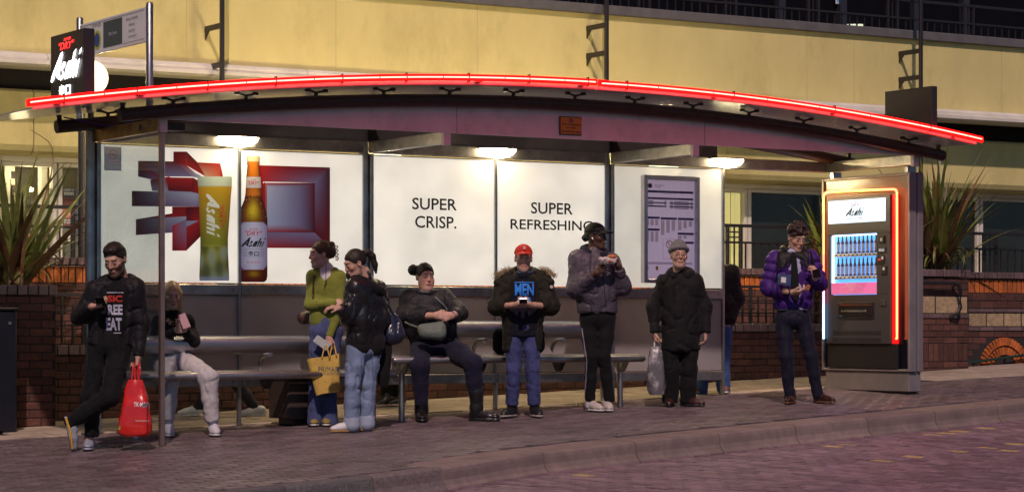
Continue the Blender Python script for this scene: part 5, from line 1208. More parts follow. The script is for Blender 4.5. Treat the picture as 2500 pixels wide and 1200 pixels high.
    def shoe(s, heel, toe, m_up, m_sole, hi=.0, r=.04, sole=.026, z0=None, parent=None, lace=None, tilt=None, name='shoe', ank=None):
        heel, toe = np.array(heel), np.array(toe)
        if tilt is None:      # both ends of the sole on the sloping pavement
            for q in (heel, toe):
                X, Y_ = s.base.x+q[0], s.base.y+q[1]; q[2] = gz(cu*(X-OX)+su*(Y_-OY), -su*(X-OX)+cu*(Y_-OY))-s.base.z+.003
        z0 = min(heel[2], toe[2]) if z0 is None else z0
        L = np.linalg.norm(toe-heel); d = nrm(toe-heel)
        up = np.array((0, 0, 1.)) if tilt is None else nrm(tilt)
        h0 = heel+d*.035; t0 = toe-d*.03; ball = lerp(h0, t0, .66)
        P = chain([h0+up*.05, lerp(h0, t0, .35)+up*.052, ball+up*.036, t0+up*.028], [r*.93, r*.9, r*.98, r*.8], .03)
        an = (ank if ank is not None else h0+up*(.115+hi)+d*.012); P.append(cone(h0+up*.06+d*.012, an, r*1.0, r*.98, .03))
        c = lambda Q: -((Q-heel) @ up)+sole*.8
        sh_ = s.garment(name, P, m_up, .0062, .0015, 40, cut=c, parent=parent)
        P2 = chain([h0, ball, t0], [r*1.04, r*1.1, r*.9], .02); s.garment('sole', P2, m_sole, .0062, 0, cut=lambda Q: np.maximum(-((Q-heel) @ up), ((Q-heel) @ up)-sole), parent=sh_)
        if lace:
            mb = MB(); sd_ = np.cross(d, up)
            for k in range(4):
                c0 = lerp(h0, t0, .36+.12*k)+up*(.098-.012*k); mb.tube([c0-sd_*r*.55-up*.006, c0+up*.004, c0+sd_*r*.55-up*.006], .0042, 5)
            s.mb('lace', mb, lace, sh_)
        return sh_
    def ring(s, c, rx, ry, r, k0=0., k1=2*math.pi, n=16, tilt=(0, 0), rs=None):
        out = []; pts = [np.array(c)+np.array((rx*math.cos(t), ry*math.sin(t), tilt[0]*math.cos(t)+tilt[1]*math.sin(t))) for t in [k0+(k1-k0)*i/n for i in range(n+1)]]
        return chain(pts, rs or [r]*(n+1), .012)
    def drape(s, target, mbx, m, name='print', lift=.004, colattr=True):
        """lay flat lettering (built in the x-z plane) on to a garment, straight back from the front"""
        me = target.data; bv = BVHTree.FromPolygons([v.co[:] for v in me.vertices], [p.vertices[:] for p in me.polygons]); vs = []
        bm = bmesh.new(); t = mbx.mesh('tmp', True, False); bm.from_mesh(t); bmesh.ops.triangulate(bm, faces=bm.faces)
        for _ in range(3):
            ed = [e for e in bm.edges if e.calc_length() > .02]
            if ed: bmesh.ops.subdivide_edges(bm, edges=ed, cuts=1); bmesh.ops.triangulate(bm, faces=bm.faces)
        for v in bm.verts:
            h = bv.ray_cast(Vector((v.co.x, -1.2, v.co.z)), Vector((0, 1, 0)))[0]
            if h is not None: v.co = Vector((v.co.x, h.y-lift, v.co.z))
        t2 = bpy.data.meshes.new(name); bm.to_mesh(t2); bm.free(); t2.materials.append(m); o = bpy.data.objects.new(name, t2); C.objects.link(o); o.parent = target; return o
    def item(s, name, label, cat, at, group=None):
        """a thing the person holds: its own top-level Empty, coordinates as the person's"""
        o = bpy.data.objects.new(name, None); C.objects.link(o); o.location = s.base; o.empty_display_size = .05; tag(o, label, cat, group); return o
    def own(s, root, name, me_or, m, amp=0, vox=.006, f=13, cut=None):
        V_, F_ = surface(me_or, vox, folds(amp, f, s.px) if amp else None, cut); return s.part(name, V_, F_, m, parent=root)
    def slab(s, root, name, c, ax, ay, w, h, t, m, bev=.004):
        """thin box (phone, card) at c with width axis ax and height axis ay"""
        ax, ay = nrm(ax), nrm(ay); ay = nrm(ay-ax*(ax @ ay)); az = np.cross(ax, ay); b = MB().box((-w/2, -h/2, -t/2), (w/2, h/2, t/2), bev=bev); M3 = np.stack([ax, ay, az], 1)
        b.v = [tuple(np.array(c)+M3 @ np.array(q)) for q in b.v]; return s.mb(name, b, m, root)
def seams(P, target, lines, m, r=.0035, name='seam', parent=None):
    me = target.data; bv = BVHTree.FromPolygons([v.co[:] for v in me.vertices], [p.vertices[:] for p in me.polygons])
    for ln in lines:
        pts = []
        for (a, b) in zip(ln, ln[1:]):
            for k in range(6):
                q = P.p(a[0]+(b[0]-a[0])*k/6, a[1]+(b[1]-a[1])*k/6); h = bv.ray_cast(Vector((q[0], -1.5, q[2])), Vector((0, 1, 0)))[0]
                if h is not None: pts.append((h.x, h.y-.001, h.z))
        if len(pts) > 2: P.mb(name, MB().tube(pts, r, 6), m, parent or target)
prn2 = mat('garment_print', (1, 1, 1), .75, attr='Col')
m_phone = mat('phone_black', (.015, .015, .02), .2); m_hairblk = mat('black_hair', (.006, .005, .005), .6, noise=(90, .4), stretch=(60, 60, 8)); m_hairbr = mat('dark_brown_hair', (.012, .0065, .004), .6, noise=(90, .5), stretch=(60, 60, 8)); m_hairaub = mat('auburn_hair', (.06, .024, .011), .55, noise=(90, .5), stretch=(60, 60, 8)); m_hairbl = mat('dark_blonde_hair', (.6, .42, .2), .45, noise=(90, .5), stretch=(60, 60, 8))
m_wht = mat('trainer_white', (.62, .6, .62), .5, noise=(30, .12), bump=(120, .2)); m_sole = mat('sole_white', (.55, .52, .5), .6, noise=(30, .2)); m_blk = mat('shoe_black', (.014, .013, .015), .38, noise=(30, .3), bump=(100, .2)); m_lace = mat('lace_white', (.6, .6, .6), .8)
c_black = cloth('black', (.006, .0055, .007)); c_blacktrs = cloth('black_trousers', (.005, .005, .006))
SK = (.52, .31, .22)
Zv = np.array((0, 0, 1.))

# ---- man in black looking at his phone, leaning by the end post
P1 = Person('man in open black jacket and slogan T-shirt leaning by end post, looking at phone', (226, 1097), J=dict(nk=(286, 690), sa=(233, 706, .02), sb=(331, 700, .0), ea=(196, 772, .02), wa=(233, 748, .2), eb=(346, 785, -.02), wb=(340, 868, .04), ha=(240, 842), hb=(296, 842), ka=(226, 962, .05), fa=(224, 1058, .0), kb=(276, 966, .16), fb=(176, 1030, .1)))
J = P1.J; P1.head(P1.p(284, 634, .06), -16, -24, 1.13, SK, beard=((.04, .022, .015), .78))
P1.flesh(hand(J['wa'], (1, -.15, .05), (.1, .0, 1), .62, 1.02, -1)+[cone(lerp(J['ea'], J['wa'], .8), J['wa'], .03, .025, .02)]); P1.flesh(hand(J['wb'], (-.05, 0, -1), (-1, .2, 0), 1.05, 1.02, 1)+[cone(J['wb']+(0, 0, .05), J['wb'], .03, .026, .02)])
P1.flesh([cone(P1.p(222, 1048), P1.p(218, 1076), .032, .034, .02)]); P1.finish_body(); P1.hair('short', m_hairbr, .006, 60)
tee = P1.garment('t_shirt', P1.torso(P1.p(0, 862)[2], .108, .1, .1, .06)+[cone(J['nk'], J['nk']-(0, .02, .07), .066, .09, .04)], cloth('black_tee', (.004, .004, .0045)), amp=.005)
jk = P1.torso(P1.p(0, 835)[2], .132, .132, .135, .078)+P1.sleeve('a', .082, .075, .05)+P1.sleeve('b', .08, .072, .052)
jk.append(cone(P1.p(288, 700, .26), P1.p(283, 860, .26), .19, .2, .01, sub=True)); jk += P1.ring(P1.p(286, 688, -.02), .12, .1, .046, math.radians(-35), math.radians(215), 14, (0, .03))
jk1 = P1.garment('jacket', jk, cloth('black_jacket', (.0085, .007, .01), .6), amp=.009)
P1.garment('trousers', P1.legs(.092, .078, .062, (0, 0, .06), 1., .108), c_blacktrs, amp=.009)
mb = MB()
def fl2(P, mb, txt, x0, y0, x1, y1, col, **kw): a = P.p(x0, y1); b = P.p(x1, y0); letter(mb, txt, (0, -.5, 0), U, Z, a[0], b[0], a[2], b[2], col=col, lift=0, **kw)
def qd2(P, mb, x0, y0, x1, y1, col): a = P.p(x0, y1); b = P.p(x1, y0); quad(mb, (0, -.5, 0), U, Z, a[0], b[0], a[2], b[2], lift=0, col=col)
qd2(P1, mb, 266, 713, 306, 715, (.5, .5, .6)); fl2(P1, mb, 'SIC', 268, 721, 304, 737, (.5, .03, .02), bold=.04); fl2(P1, mb, 'REE', 268, 743, 304, 768, (.5, .5, .62), bold=.04); fl2(P1, mb, 'EAT', 264, 775, 302, 806, (.42, .42, .55), bold=.04); qd2(P1, mb, 260, 811, 300, 813, (.5, .5, .6))
P1.drape(tee, mb, prn2)
m_y = mat('yellow_trim', (.75, .42, .02), .55, noise=(40, .2)); m_gr = mat('grey_trainer', (.3, .32, .4), .5, noise=(60, .35), bump=(150, .4))
sh1 = P1.shoe(P1.p(214, 1080, -.1), P1.p(222, 1099, .16), m_gr, mat('grey_sole', (.34, .35, .42), .6, noise=(50, .4)), lace=m_y, z0=0)
seams(P1, sh1, [[(206, 1074), (214, 1066)], [(232, 1068), (238, 1078)]], m_y, .006, 'trim')
hl, te = P1.p(164, 1016, .13), P1.p(178, 1099, .1)
sh2 = P1.shoe(hl, te, m_gr, mat('grey_sole', (0, 0, 0)), tilt=(.9, .25, .2), ank=P1.p(180, 1034, .1), lace=m_y)
mb = MB(); mb.tube([P1.p(170, 1018, .16), P1.p(181, 1050, .17), P1.p(184, 1092, .15)], .01, 6); P1.mb('trim', mb, m_y, sh2)
ph = P1.item('phone', 'black phone held by the man leaning at the end post', 'phone', None); P1.slab(ph, 'case', P1.p(258, 737, .27), (1, 0, .05), (0, -.8, .45), .078, .15, .009, m_phone)
rb = P1.item('shopping_bag', 'red glossy plastic shopping bag held beside the end post', 'bag', None, 'shopping bags held by people')
m_redbag = mat('red_plastic', (.62, .02, .015), .22, noise=(6, .2), coat=.5)
def crumple(amp, f): return folds(amp, f, 2, (1, 1, .35))
def bag(P, root, pts, depth, m, amp=.006, vox=.008, f=12):
    """carrier bag from its outline: pts are (y, x0, x1, half depth) rows from rim to foot"""
    V_ = []; n = 28; rr = random.Random(int(P.px))
    rows = []
    for i in range(len(pts)-1):
        for k in range(4): t = k/4; rows.append([q0*(1-t)+q1*t for q0, q1 in zip(pts[i], pts[i+1])])
    rows.append(list(pts[-1])); mbb = MB(); rings = []
    for (y, x0, x1, dd) in rows:
        ring = []
        for k in range(n):
            t = 2*math.pi*k/n; c, s_ = math.cos(t), math.sin(t); ex = math.copysign(abs(c)**.55, c); ey = math.copysign(abs(s_)**.6, s_); ring.append(P.p((x0+x1)/2+(x1-x0)/2*ex, y, depth+dd*-ey))
        rings.append(ring)
    V_ = np.array([q for r in rings for q in r]); nn = vnoise(V_*f*np.array((1.2, 1.2, .6))+P.px); n2 = vnoise(V_*f*2.7+3); cen = np.repeat(np.array([np.mean(r, 0) for r in rings]), n, 0)
    V_ = V_+(V_-cen)/np.maximum(.02, np.linalg.norm(V_-cen, axis=1))[:, None]*(amp*2*((1-np.abs(2*nn-1)*2)+.5*(1-np.abs(2*n2-1)*2)))[:, None]
    rg = [list(map(tuple, V_[i*n:(i+1)*n])) for i in range(len(rings))]; mbb.loft(rg, 0, True, False); mbb.add(rg[-1], [tuple(range(n))]); return P.mb('bag_body', mbb, m, root)
bb = bag(P1, rb, [(925, 322, 348, .012), (950, 313, 358, .04), (985, 307, 366, .06), (1030, 299, 374, .075), (1056, 297, 372, .07), (1062, 303, 366, .055)], .12, m_redbag, .007, f=16)
mb = MB()
for x0, x1 in ((327, 334), (345, 341)): mb.tube([P1.p(x0, 932, .12), P1.p(x0+2, 905, .12), P1.p((x0+x1)/2+1, 884, .1), P1.p(x1, 905, .1), P1.p(x1+1, 930, .11)], .009, 6)
P1.mb('handle', mb, m_redbag, rb); mb = MB(); fl2(P1, mb, 'TK·MAX', 335, 979, 372, 990, (.8, .75, .75), bold=.02); fl2(P1, mb, 'Shop tkmaxx.com', 340, 1021, 371, 1027, (.8, .75, .75)); qd2(P1, mb, 297, 1036, 302, 1046, (.15, .5, .05)); P1.drape(bb, mb, prn2)

# ---- seated woman in pale joggers
P2 = Person('seated woman in black sweatshirt and pale joggers holding a pink phone', (470, 1072), s_=281, J=dict(nk=(404, 764, -.42), sa=(374, 786, -.42), sb=(440, 784, -.42), ea=(366, 838, -.36), wa=(424, 806, -.16), eb=(458, 830, -.34), wb=(446, 806, -.16), ha=(384, 884, -.38), hb=(428, 880, -.38), ka=(413, 926, .02), fa=(411, 1022, .0), kb=(510, 922, .04), fb=(518, 1024, .02)))
J = P2.J; P2.head(P2.p(406, 718, -.38), 16, -16, 1.0, (.55, .35, .26), female=True)
P2.flesh(hand(J['wa'], (.55, -.1, .1), (.4, .6, .2), .7, .9, 1)+[cone(lerp(J['ea'], J['wa'], .8), J['wa'], .027, .022, .02)]); P2.flesh(hand(J['wb'], (-.35, -.2, .4), (-.2, .7, .3), .7, .9, -1)+[cone(lerp(J['eb'], J['wb'], .8), J['wb'], .027, .022, .02)])
P2.flesh([cone(P2.p(411, 1008), P2.p(412, 1040), .03, .03, .02), cone(P2.p(517, 1010), P2.p(520, 1040), .03, .03, .02)]); P2.finish_body(); P2.hair('long', m_hairbl)
swt = P2.garment('sweatshirt', P2.torso(P2.p(0, 878)[2], .105, .115, .13, .068)+P2.sleeve('a', .07, .072, .042)+P2.sleeve('b', .07, .072, .042)+P2.ring(P2.p(404, 763, -.42), .062, .06, .018), cloth('black_sweat', (.008, .0075, .008)), amp=.009)
mb = MB(); rr = random.Random(2)
for k in range(26): x, y = rr.uniform(390, 428), rr.uniform(775, 792); qd2(P2, mb, x, y, x+rr.uniform(1, 5), y+rr.uniform(1, 3), (.25, .19, .05))
P2.drape(swt, mb, prn2)
jg2 = P2.garment('joggers', P2.legs(.1, .088, .062, (0, .02, .05), .97, .12), cloth('pale_jersey', (.5, .48, .5)), amp=.007)
for q in 'ab': P2.garment('cuff', [cone(lerp(J['k'+q], J['f'+q], .9), lerp(J['k'+q], J['f'+q], 1.), .06, .05, .02)], cloth('pale_cuff', (.46, .45, .55)), amp=.002)
m_whigh = cloth('white_canvas', (.6, .58, .64))
for x, w in ((412, 0), (519, .02)): P2.shoe(P2.p(x-(4 if x < 450 else 2), 1077-(0 if x < 450 else 6), w-.06), P2.p(x+(9 if x < 450 else 16), 1079-(0 if x < 450 else 4), w+.14), m_whigh, m_sole, hi=.035, lace=m_lace)
ph = P2.item('phone', 'pink phone held by the seated woman in pale joggers', 'phone', None); P2.slab(ph, 'case', P2.p(446, 783, -.1), (1, .3, .35), (.3, .45, .9), .072, .145, .009, mat('pink_phone', (.3, .14, .19), .5))

# ---- woman in green cardigan
P3 = Person('woman in green zip cardigan and blue flared jeans, head turned aside', (784, 1046), s_=271, J=dict(nk=(796, 655, -.02), sa=(764, 674, 0), sb=(829, 674, 0), ea=(757, 744, .06), wa=(815, 741, .17), eb=(831, 752, .06), wb=(806, 822, .13), ha=(778, 806), hb=(814, 806), ka=(771, 908, .05), fa=(769, 1030, 0), kb=(805, 908, .02), fb=(806, 1030, .0)))
J = P3.J; P3.head(P3.p(783, 621), -72, -4, 1.03, (.56, .35, .27), female=True)
P3.flesh(hand(J['wa'], (1, -.1, -.05), (-.1, 1, -.3), .45, .92, 1)+[cone(lerp(J['ea'], J['wa'], .85), J['wa'], .026, .022, .02)]); P3.flesh(hand(J['wb'], (-.1, -.2, -1), (.2, .9, -.1), .75, .92, 1)+[cone(lerp(J['eb'], J['wb'], .85), J['wb'], .026, .022, .02)])
P3.finish_body(); P3.hair('clip', m_hairaub)
mb = MB()
for k in range(4): mb.tube([P3.hp(-.02, .13, .07-.035*k), P3.hp(-.01, .165, .065-.035*k), P3.hp(.0, .155, .045-.035*k), P3.hp(-.02, .135, .05-.035*k)], .006, 6)
P3.mb('hair_claw', mb, mat('claw_clip', (.5, .16, .08), .3))
P3.garment('top', P3.torso(P3.p(0, 782)[2], .082, .078, .085, .05, .48)+[cone(J['nk'], J['nk']-(0, .02, .08), .058, .08, .03)], cloth('white_tee', (.6, .6, .62)), amp=.003)
gr = cloth('green_knit', (.19, .22, .035), .9, bump=(160, .16), sheen=.2)
cg = P3.torso(P3.p(0, 770)[2], .094, .09, .1, .058, .48)+P3.sleeve('a', .06, .052, .04)+P3.sleeve('b', .058, .05, .038)
cg.append(cone(P3.p(796, 640, .12), P3.p(792, 712, .13), .07, .02, .01, sub=True)); cg += P3.ring(P3.p(797, 660, -.03), .082, .07, .024, math.radians(-50), math.radians(230), 12, (0, .02)); cg += [cone(lerp(J['ea'], J['wa'], .82), J['wa'], .044, .046, .01)]
cd = P3.garment('cardigan', cg, gr, amp=.004)
P3.garment('cardigan_hem', [cone(P3.p(783, 770), P3.p(783, 782), .104, .102, .02), cone(P3.p(812, 770), P3.p(812, 782), .104, .102, .02), cone(P3.p(797, 760, .2), P3.p(797, 790, .2), .11, .11, .01, sub=True)], gr, amp=.002)
mb = MB(); fl2(P3, mb, '....', 768, 693, 788, 701, (.16, .19, .04)); mb.v and P3.drape(cd, mb, prn2, lift=.003)
jn3 = P3.garment('jeans', P3.legs(.086, .054, .07, (0, 0, .07), 1., .104), cloth('mid_denim', (.07, .09, .21), bump=(300, .3), noise=(10, .3)), amp=.006)
m_tan = mat('tan_suede', (.28, .21, .06), .8, noise=(40, .2))
for x in (770, 800): P3.shoe(P3.p(x, 1040, -.12), P3.p(x-2, 1046, .12), m_tan, m_sole)
mb = MB(); mb.tube([P3.hp(-.06, .03, -.1), P3.p(797, 690, .11), P3.p(793, 700, .115), P3.p(800, 688, .11), P3.hp(.04, .02, -.11)], .003, 5); P3.mb('necklace', mb, m_blk)
sb_ = P3.item('shoulder_bag', 'brown leather shoulder bag hanging behind the woman in green', 'bag', None)
m_brl = mat('brown_leather', (.06, .025, .018), .35, noise=(20, .3), bump=(70, .3))
P3.own(sb_, 'bag_body', [cone(P3.p(738, 776, -.1), P3.p(768, 768, -.1), .055, .065, .02), cone(P3.p(738, 770, -.12), P3.p(768, 752, -.12), .04, .04, .03)], m_brl, .004)
seams(P3, cd, [[(768, 672), (767, 700), (766, 735)]], m_brl, .011, 'strap', sb_)
ph = P3.item('phone', 'phone in a clear sparkly case in the green woman\'s hand', 'phone', None); P3.slab(ph, 'case', P3.p(790, 836, .19), (.5, .2, .7), (.8, 0, -.5), .075, .15, .01, mat('sparkle_case', (.4, .45, .45), .2, noise=(200, .7)))
pb = P3.item('paper_bag', 'mustard yellow paper carrier bag printed PRIMARK', 'bag', None, 'shopping bags held by people')
def flat_bag(P, root, quadpx, depth, th, m, name='bag_body'):
    (a, b, c, d) = quadpx; mbb = MB(); rings = []; n = 10; rr = random.Random(8)
    for j in range(n+1):
        t = j/n; l = lerp(P.p(*a, depth), P.p(*d, depth), t); r = lerp(P.p(*b, depth), P.p(*c, depth), t); ring = []
        for side in (-1, 1):
            for k in range(9):
                s_ = k/8 if side < 0 else 1-k/8; q = lerp(l, r, s_); bulge = th*(.35+.65*t)*(1-.0*abs(s_-.5)); ring.append(tuple(q+np.array((0, side*bulge*(.75+.25*math.sin(s_*math.pi))+.008*math.sin(9*s_+7*t+rr.random()*.6), .004*math.sin(8*s_+t*5)))))
        rings.append(ring)
    mbb.loft(rings, 0, True, False); mbb.add(rings[-1], [tuple(range(18))]); o = P.mb(name, mbb, m, root); return o
pbb = flat_bag(P3, pb, ((754, 876), (832, 862), (833, 952), (777, 962)), .2, .05, mat('mustard_paper', (.55, .37, .08), .75, noise=(14, .15), bump=(60, .5)))
mb = MB()
for x in (796, 814): mb.tube([P3.p(x-5, 872, .24), P3.p(x, 846, .2), P3.p(x+6, 842, .2), P3.p(x+12, 866, .24)], .006, 6)
P3.mb('handle', mb, mat('mustard_paper', (0, 0, 0)), pb); mb = MB(); fl2(P3, mb, 'PRIMARK', 782, 893, 840, 906, (.1, .13, .13), space=1.1); fl2(P3, mb, 'COLLECTIONS ONLINE', 794, 907, 836, 912, (.16, .18, .15)); P3.drape(pbb, mb, prn2)

# ---- woman in black leather jacket
P4 = Person('woman with ponytail in black leather jacket and pale jeans, seen from the side', (878, 1057), s_=279, J=dict(nk=(889, 668, -.02), sa=(868, 700, .1), sb=(918, 704, -.12), ea=(852, 772, .16), wa=(834, 752, .26), eb=(932, 778, -.14), wb=(900, 800, -.02), ha=(872, 846, .05), hb=(908, 846, -.06), ka=(862, 936, .08), fa=(860, 1030, .04), kb=(898, 936, -.04), fb=(894, 1028, -.06)))
J = P4.J; P4.head(P4.p(868, 643, .04), -66, -22, 1.02, (.5, .3, .22), female=True)
P4.flesh(hand(J['wa'], (-.8, -.2, .1), (-.1, .3, -.9), .5, .92, 1)+[cone(lerp(J['ea'], J['wa'], .8), J['wa'], .026, .022, .02)]); P4.flesh(hand(J['wb'], (-.4, -.1, -.9), (-.9, 0, .3), .8, .9, 1)); P4.finish_body(); P4.hair('pony', m_hairbr)
mb = MB(); ec = P4.hp(-.085, .005, -.045); mb.tube([ec+np.array((.012*math.cos(t), 0, .012*math.sin(t))) for t in [k*math.pi/5 for k in range(11)]], .003, 5); P4.mb('earring', mb, m_steel)
m_lea = mat('black_leather', (.009, .0075, .009), .36, noise=(14, .3), bump=(30, .14), coat=.1)
jk = P4.torso(P4.p(0, 832)[2], .14, .146, .13, .084, .55)+P4.sleeve('a', .085, .078, .05)+P4.sleeve('b', .082, .075, .05)
lj4 = P4.garment('leather_jacket', jk, m_lea, amp=.008, f=15)
P4.garment('hem_band', [cone(P4.p(878, 832, .03), P4.p(878, 842, .03), .122, .118, .03), cone(P4.p(906, 832, -.04), P4.p(906, 842, -.04), .122, .118, .03)], cloth('black_rib', (.012, .011, .012)), amp=.003)
P4.garment('hood', P4.ring(P4.p(893, 690, -.03), .125, .1, .05, 0, 2*math.pi, 16, (-.07, .015))+[ell(P4.p(915, 706, -.1), (.1, .06, .075), .05)], c_black, amp=.008)
jn4 = P4.garment('jeans', P4.legs(.088, .068, .066, (0, 0, .05), 1., .102), cloth('pale_denim', (.2, .26, .4), bump=(300, .3), noise=(8, .35)), amp=.008)
for q in 'ab': P4.garment('turn_up', [cone(J['f'+q]+(0, 0, .025), J['f'+q]-(0, 0, .02), .074, .076, .02)], cloth('turned_denim', (.34, .39, .5)), amp=.002)
m_gum = mat('gum_sole', (.32, .17, .05), .6)
for (hx_, hy_, hw_), (tx, ty, tw) in (((876, 1056, .02), (808, 1061, .1)), ((912, 1052, -.08), (848, 1056, -.02))):
    s4 = P4.shoe(P4.p(hx_, hy_, hw_), P4.p(tx, ty, tw), m_wht, m_gum, lace=m_lace); mb = MB()
    for k in range(3): x = hx_-26-7*k; mb.tube([P4.p(x-5, hy_-5, hw_+.062), P4.p(x+1, hy_-14, hw_+.05)], .005, 5)
    P4.mb('stripe', mb, m_blk, s4)
hb_ = P4.item('handbag', 'navy black slouchy handbag behind the leather jacket woman', 'bag', None)
m_navl = mat('navy_leather', (.02, .022, .05), .28, noise=(14, .3), bump=(30, .3), coat=.2)
P4.own(hb_, 'bag_body', [cone(P4.p(948, 770, -.2), P4.p(950, 815, -.2), .05, .1, .05), cone(P4.p(966, 775, -.2), P4.p(968, 818, -.2), .03, .065, .04)], m_navl, .008)
mb = MB(); mb.tube([P4.p(930, 700, -.06), P4.p(940, 712, -.16), P4.p(950, 752, -.2), P4.p(962, 790, -.2)], .012, 8); mb.tube([P4.p(940, 730, -.1), P4.p(956, 760, -.16), P4.p(978, 800, -.18)], .008, 6); P4.mb('strap', mb, m_navl, hb_)
tb_ = P4.item('tote_bag', 'limp black tote bag hanging behind the pale jeans', 'bag', None); bag(P4, tb_, [(838, 924, 950, .02), (870, 922, 951, .03), (920, 920, 946, .035), (945, 926, 942, .02)], -.18, c_black, .006)

# ---- seated woman in dark coat
P5 = Person('seated woman in dark raincoat with sage cross-body bag and ankle boots', (1090, 1034), s_=267, J=dict(nk=(1036, 712, -.36), sa=(992, 724, -.34), sb=(1082, 724, -.36), ea=(982, 772, -.3), wa=(1062, 770, -.02), eb=(1120, 762, -.24), wb=(1104, 770, -.02), ha=(1026, 846, -.36), hb=(1092, 846, -.36), ka=(1026, 892, .06), fa=(1030, 1005, .0), kb=(1154, 886, .06), fb=(1166, 1000, .02)))
J = P5.J; P5.head(P5.p(1035, 674, -.32), 24, -3, 1.08, (.52, .31, .24), female=True, full=1., lip=(.36, .15, .13)); 
P5.flesh(hand(J['wa'], (.9, -.1, .0), (.1, 1, -.2), .35, 1., 1)+[cone(lerp(J['ea'], J['wa'], .7), J['wa'], .038, .03, .02)]); P5.flesh(hand(J['wb'], (-.9, -.15, -.2), (-.1, 1, -.2), .5, 1., -1)+[cone(lerp(J['eb'], J['wb'], .7), J['wb'], .038, .03, .02)]); P5.flesh([ell(P5.p(1037, 702, -.34), (.062, .055, .04), .02)])
P5.finish_body(); P5.hair('bun', m_hairbr, .006, 80, extra=[ell((.085, .075, .06), (.05, .05, .05), .012)])
ct = P5.torso(P5.p(0, 850)[2], .135, .15, .16, .082, .55, belly=.11)+P5.sleeve('a', .092, .09, .066, end=.78)+P5.sleeve('b', .088, .088, .064, end=.72)+P5.ring(P5.p(1036, 712, -.35), .095, .085, .03, math.radians(-60), math.radians(240), 12)
m_coat = cloth('dark_raincoat', (.012, .0115, .017), .5)
rc5 = P5.garment('raincoat', ct, m_coat, amp=.01, f=11)
P5.garment('scarf', P5.ring(P5.p(1037, 710, -.33), .062, .066, .022), cloth('grey_scarf', (.16, .15, .17)), amp=.006, f=30)
P5.garment('trousers', P5.legs(.108, .09, .062, (0, 0, .05), .8, .15), cloth('navy_trousers', (.011, .011, .03)), amp=.006)
m_boot = mat('boot_black', (.012, .011, .012), .3, noise=(16, .3), bump=(40, .25), coat=.2)
b1 = P5.shoe(P5.p(1026, 1034, -.12), P5.p(1033, 1036, .13), m_boot, m_blk, r=.05, sole=.04, name='boot'); P5.garment('boot_shaft', chain([P5.p(1029, 955, .0), P5.p(1029, 1000, -.03), P5.p(1029, 1022, -.04)], [.07, .058, .056]), m_boot, amp=.004, parent=b1)
b2 = P5.shoe(P5.p(1150, 1026, -.02), P5.p(1217, 1026, .1), m_boot, m_blk, r=.05, sole=.04, name='boot'); P5.garment('boot_shaft', chain([P5.p(1163, 955, .04), P5.p(1163, 995, .02), P5.p(1162, 1014, .0)], [.07, .058, .056]), m_boot, amp=.004, parent=b2)
cbg = P5.item('crossbody_bag', 'sage green half moon bag across the seated woman\'s lap', 'bag', None); m_sage = cloth('sage_nylon', (.13, .16, .14), .5)
P5.own(cbg, 'bag_body', [cone(P5.p(1030, 800, .04), P5.p(1076, 796, .04), .035, .045, .04), cone(P5.p(1038, 812, .05), P5.p(1074, 814, .05), .055, .06, .05)], m_sage, .002, .007, 25)
seams(P5, rc5, [[(1060, 724), (1080, 742), (1091, 756), (1086, 775), (1078, 794)], [(1018, 798), (1000, 792), (984, 784)]], m_sage, .011, 'strap', cbg)
mb = MB(); wr = lerp(J['eb'], J['wb'], .93); mb.tube([wr+np.array((.006*math.cos(t), -.034*math.cos(t), .034*math.sin(t))) for t in [k*math.pi/6 for k in range(13)]], .009, 6); P5.mb('watch', mb, mat('lilac_strap', (.12, .08, .22), .4))

# ---- man in red cap
P6 = Person('man in red cap and fur-hooded olive parka looking up from phone', (1272, 1016), s_=263, J=dict(nk=(1278, 668, 0), sa=(1232, 684, 0), sb=(1326, 684, 0), ea=(1212, 748, .06), wa=(1258, 744, .24), eb=(1346, 748, .06), wb=(1296, 744, .24), ha=(1256, 800), hb=(1296, 800), ka=(1254, 900, .04), fa=(1250, 984, 0), kb=(1300, 900, .04), fb=(1304, 982, .0)))
J = P6.J; P6.head(P6.p(1278, 631, .02), 4, -2, 1.06, (.54, .32, .24), beard=((.2, .12, .09), .35), look=(-.8, .1))
P6.flesh(hand(J['wa'], (.75, -.25, .0), (.1, .5, .9), .75, 1., 1, tc=.5)+[cone(lerp(J['ea'], J['wa'], .8), J['wa'], .03, .025, .02)]); P6.flesh(hand(J['wb'], (-.75, -.25, .0), (-.1, .5, .9), .75, 1., -1, tc=.5)+[cone(lerp(J['eb'], J['wb'], .8), J['wb'], .03, .025, .02)]); P6.finish_body()
P6.hair('fade', m_hairbr, .002)
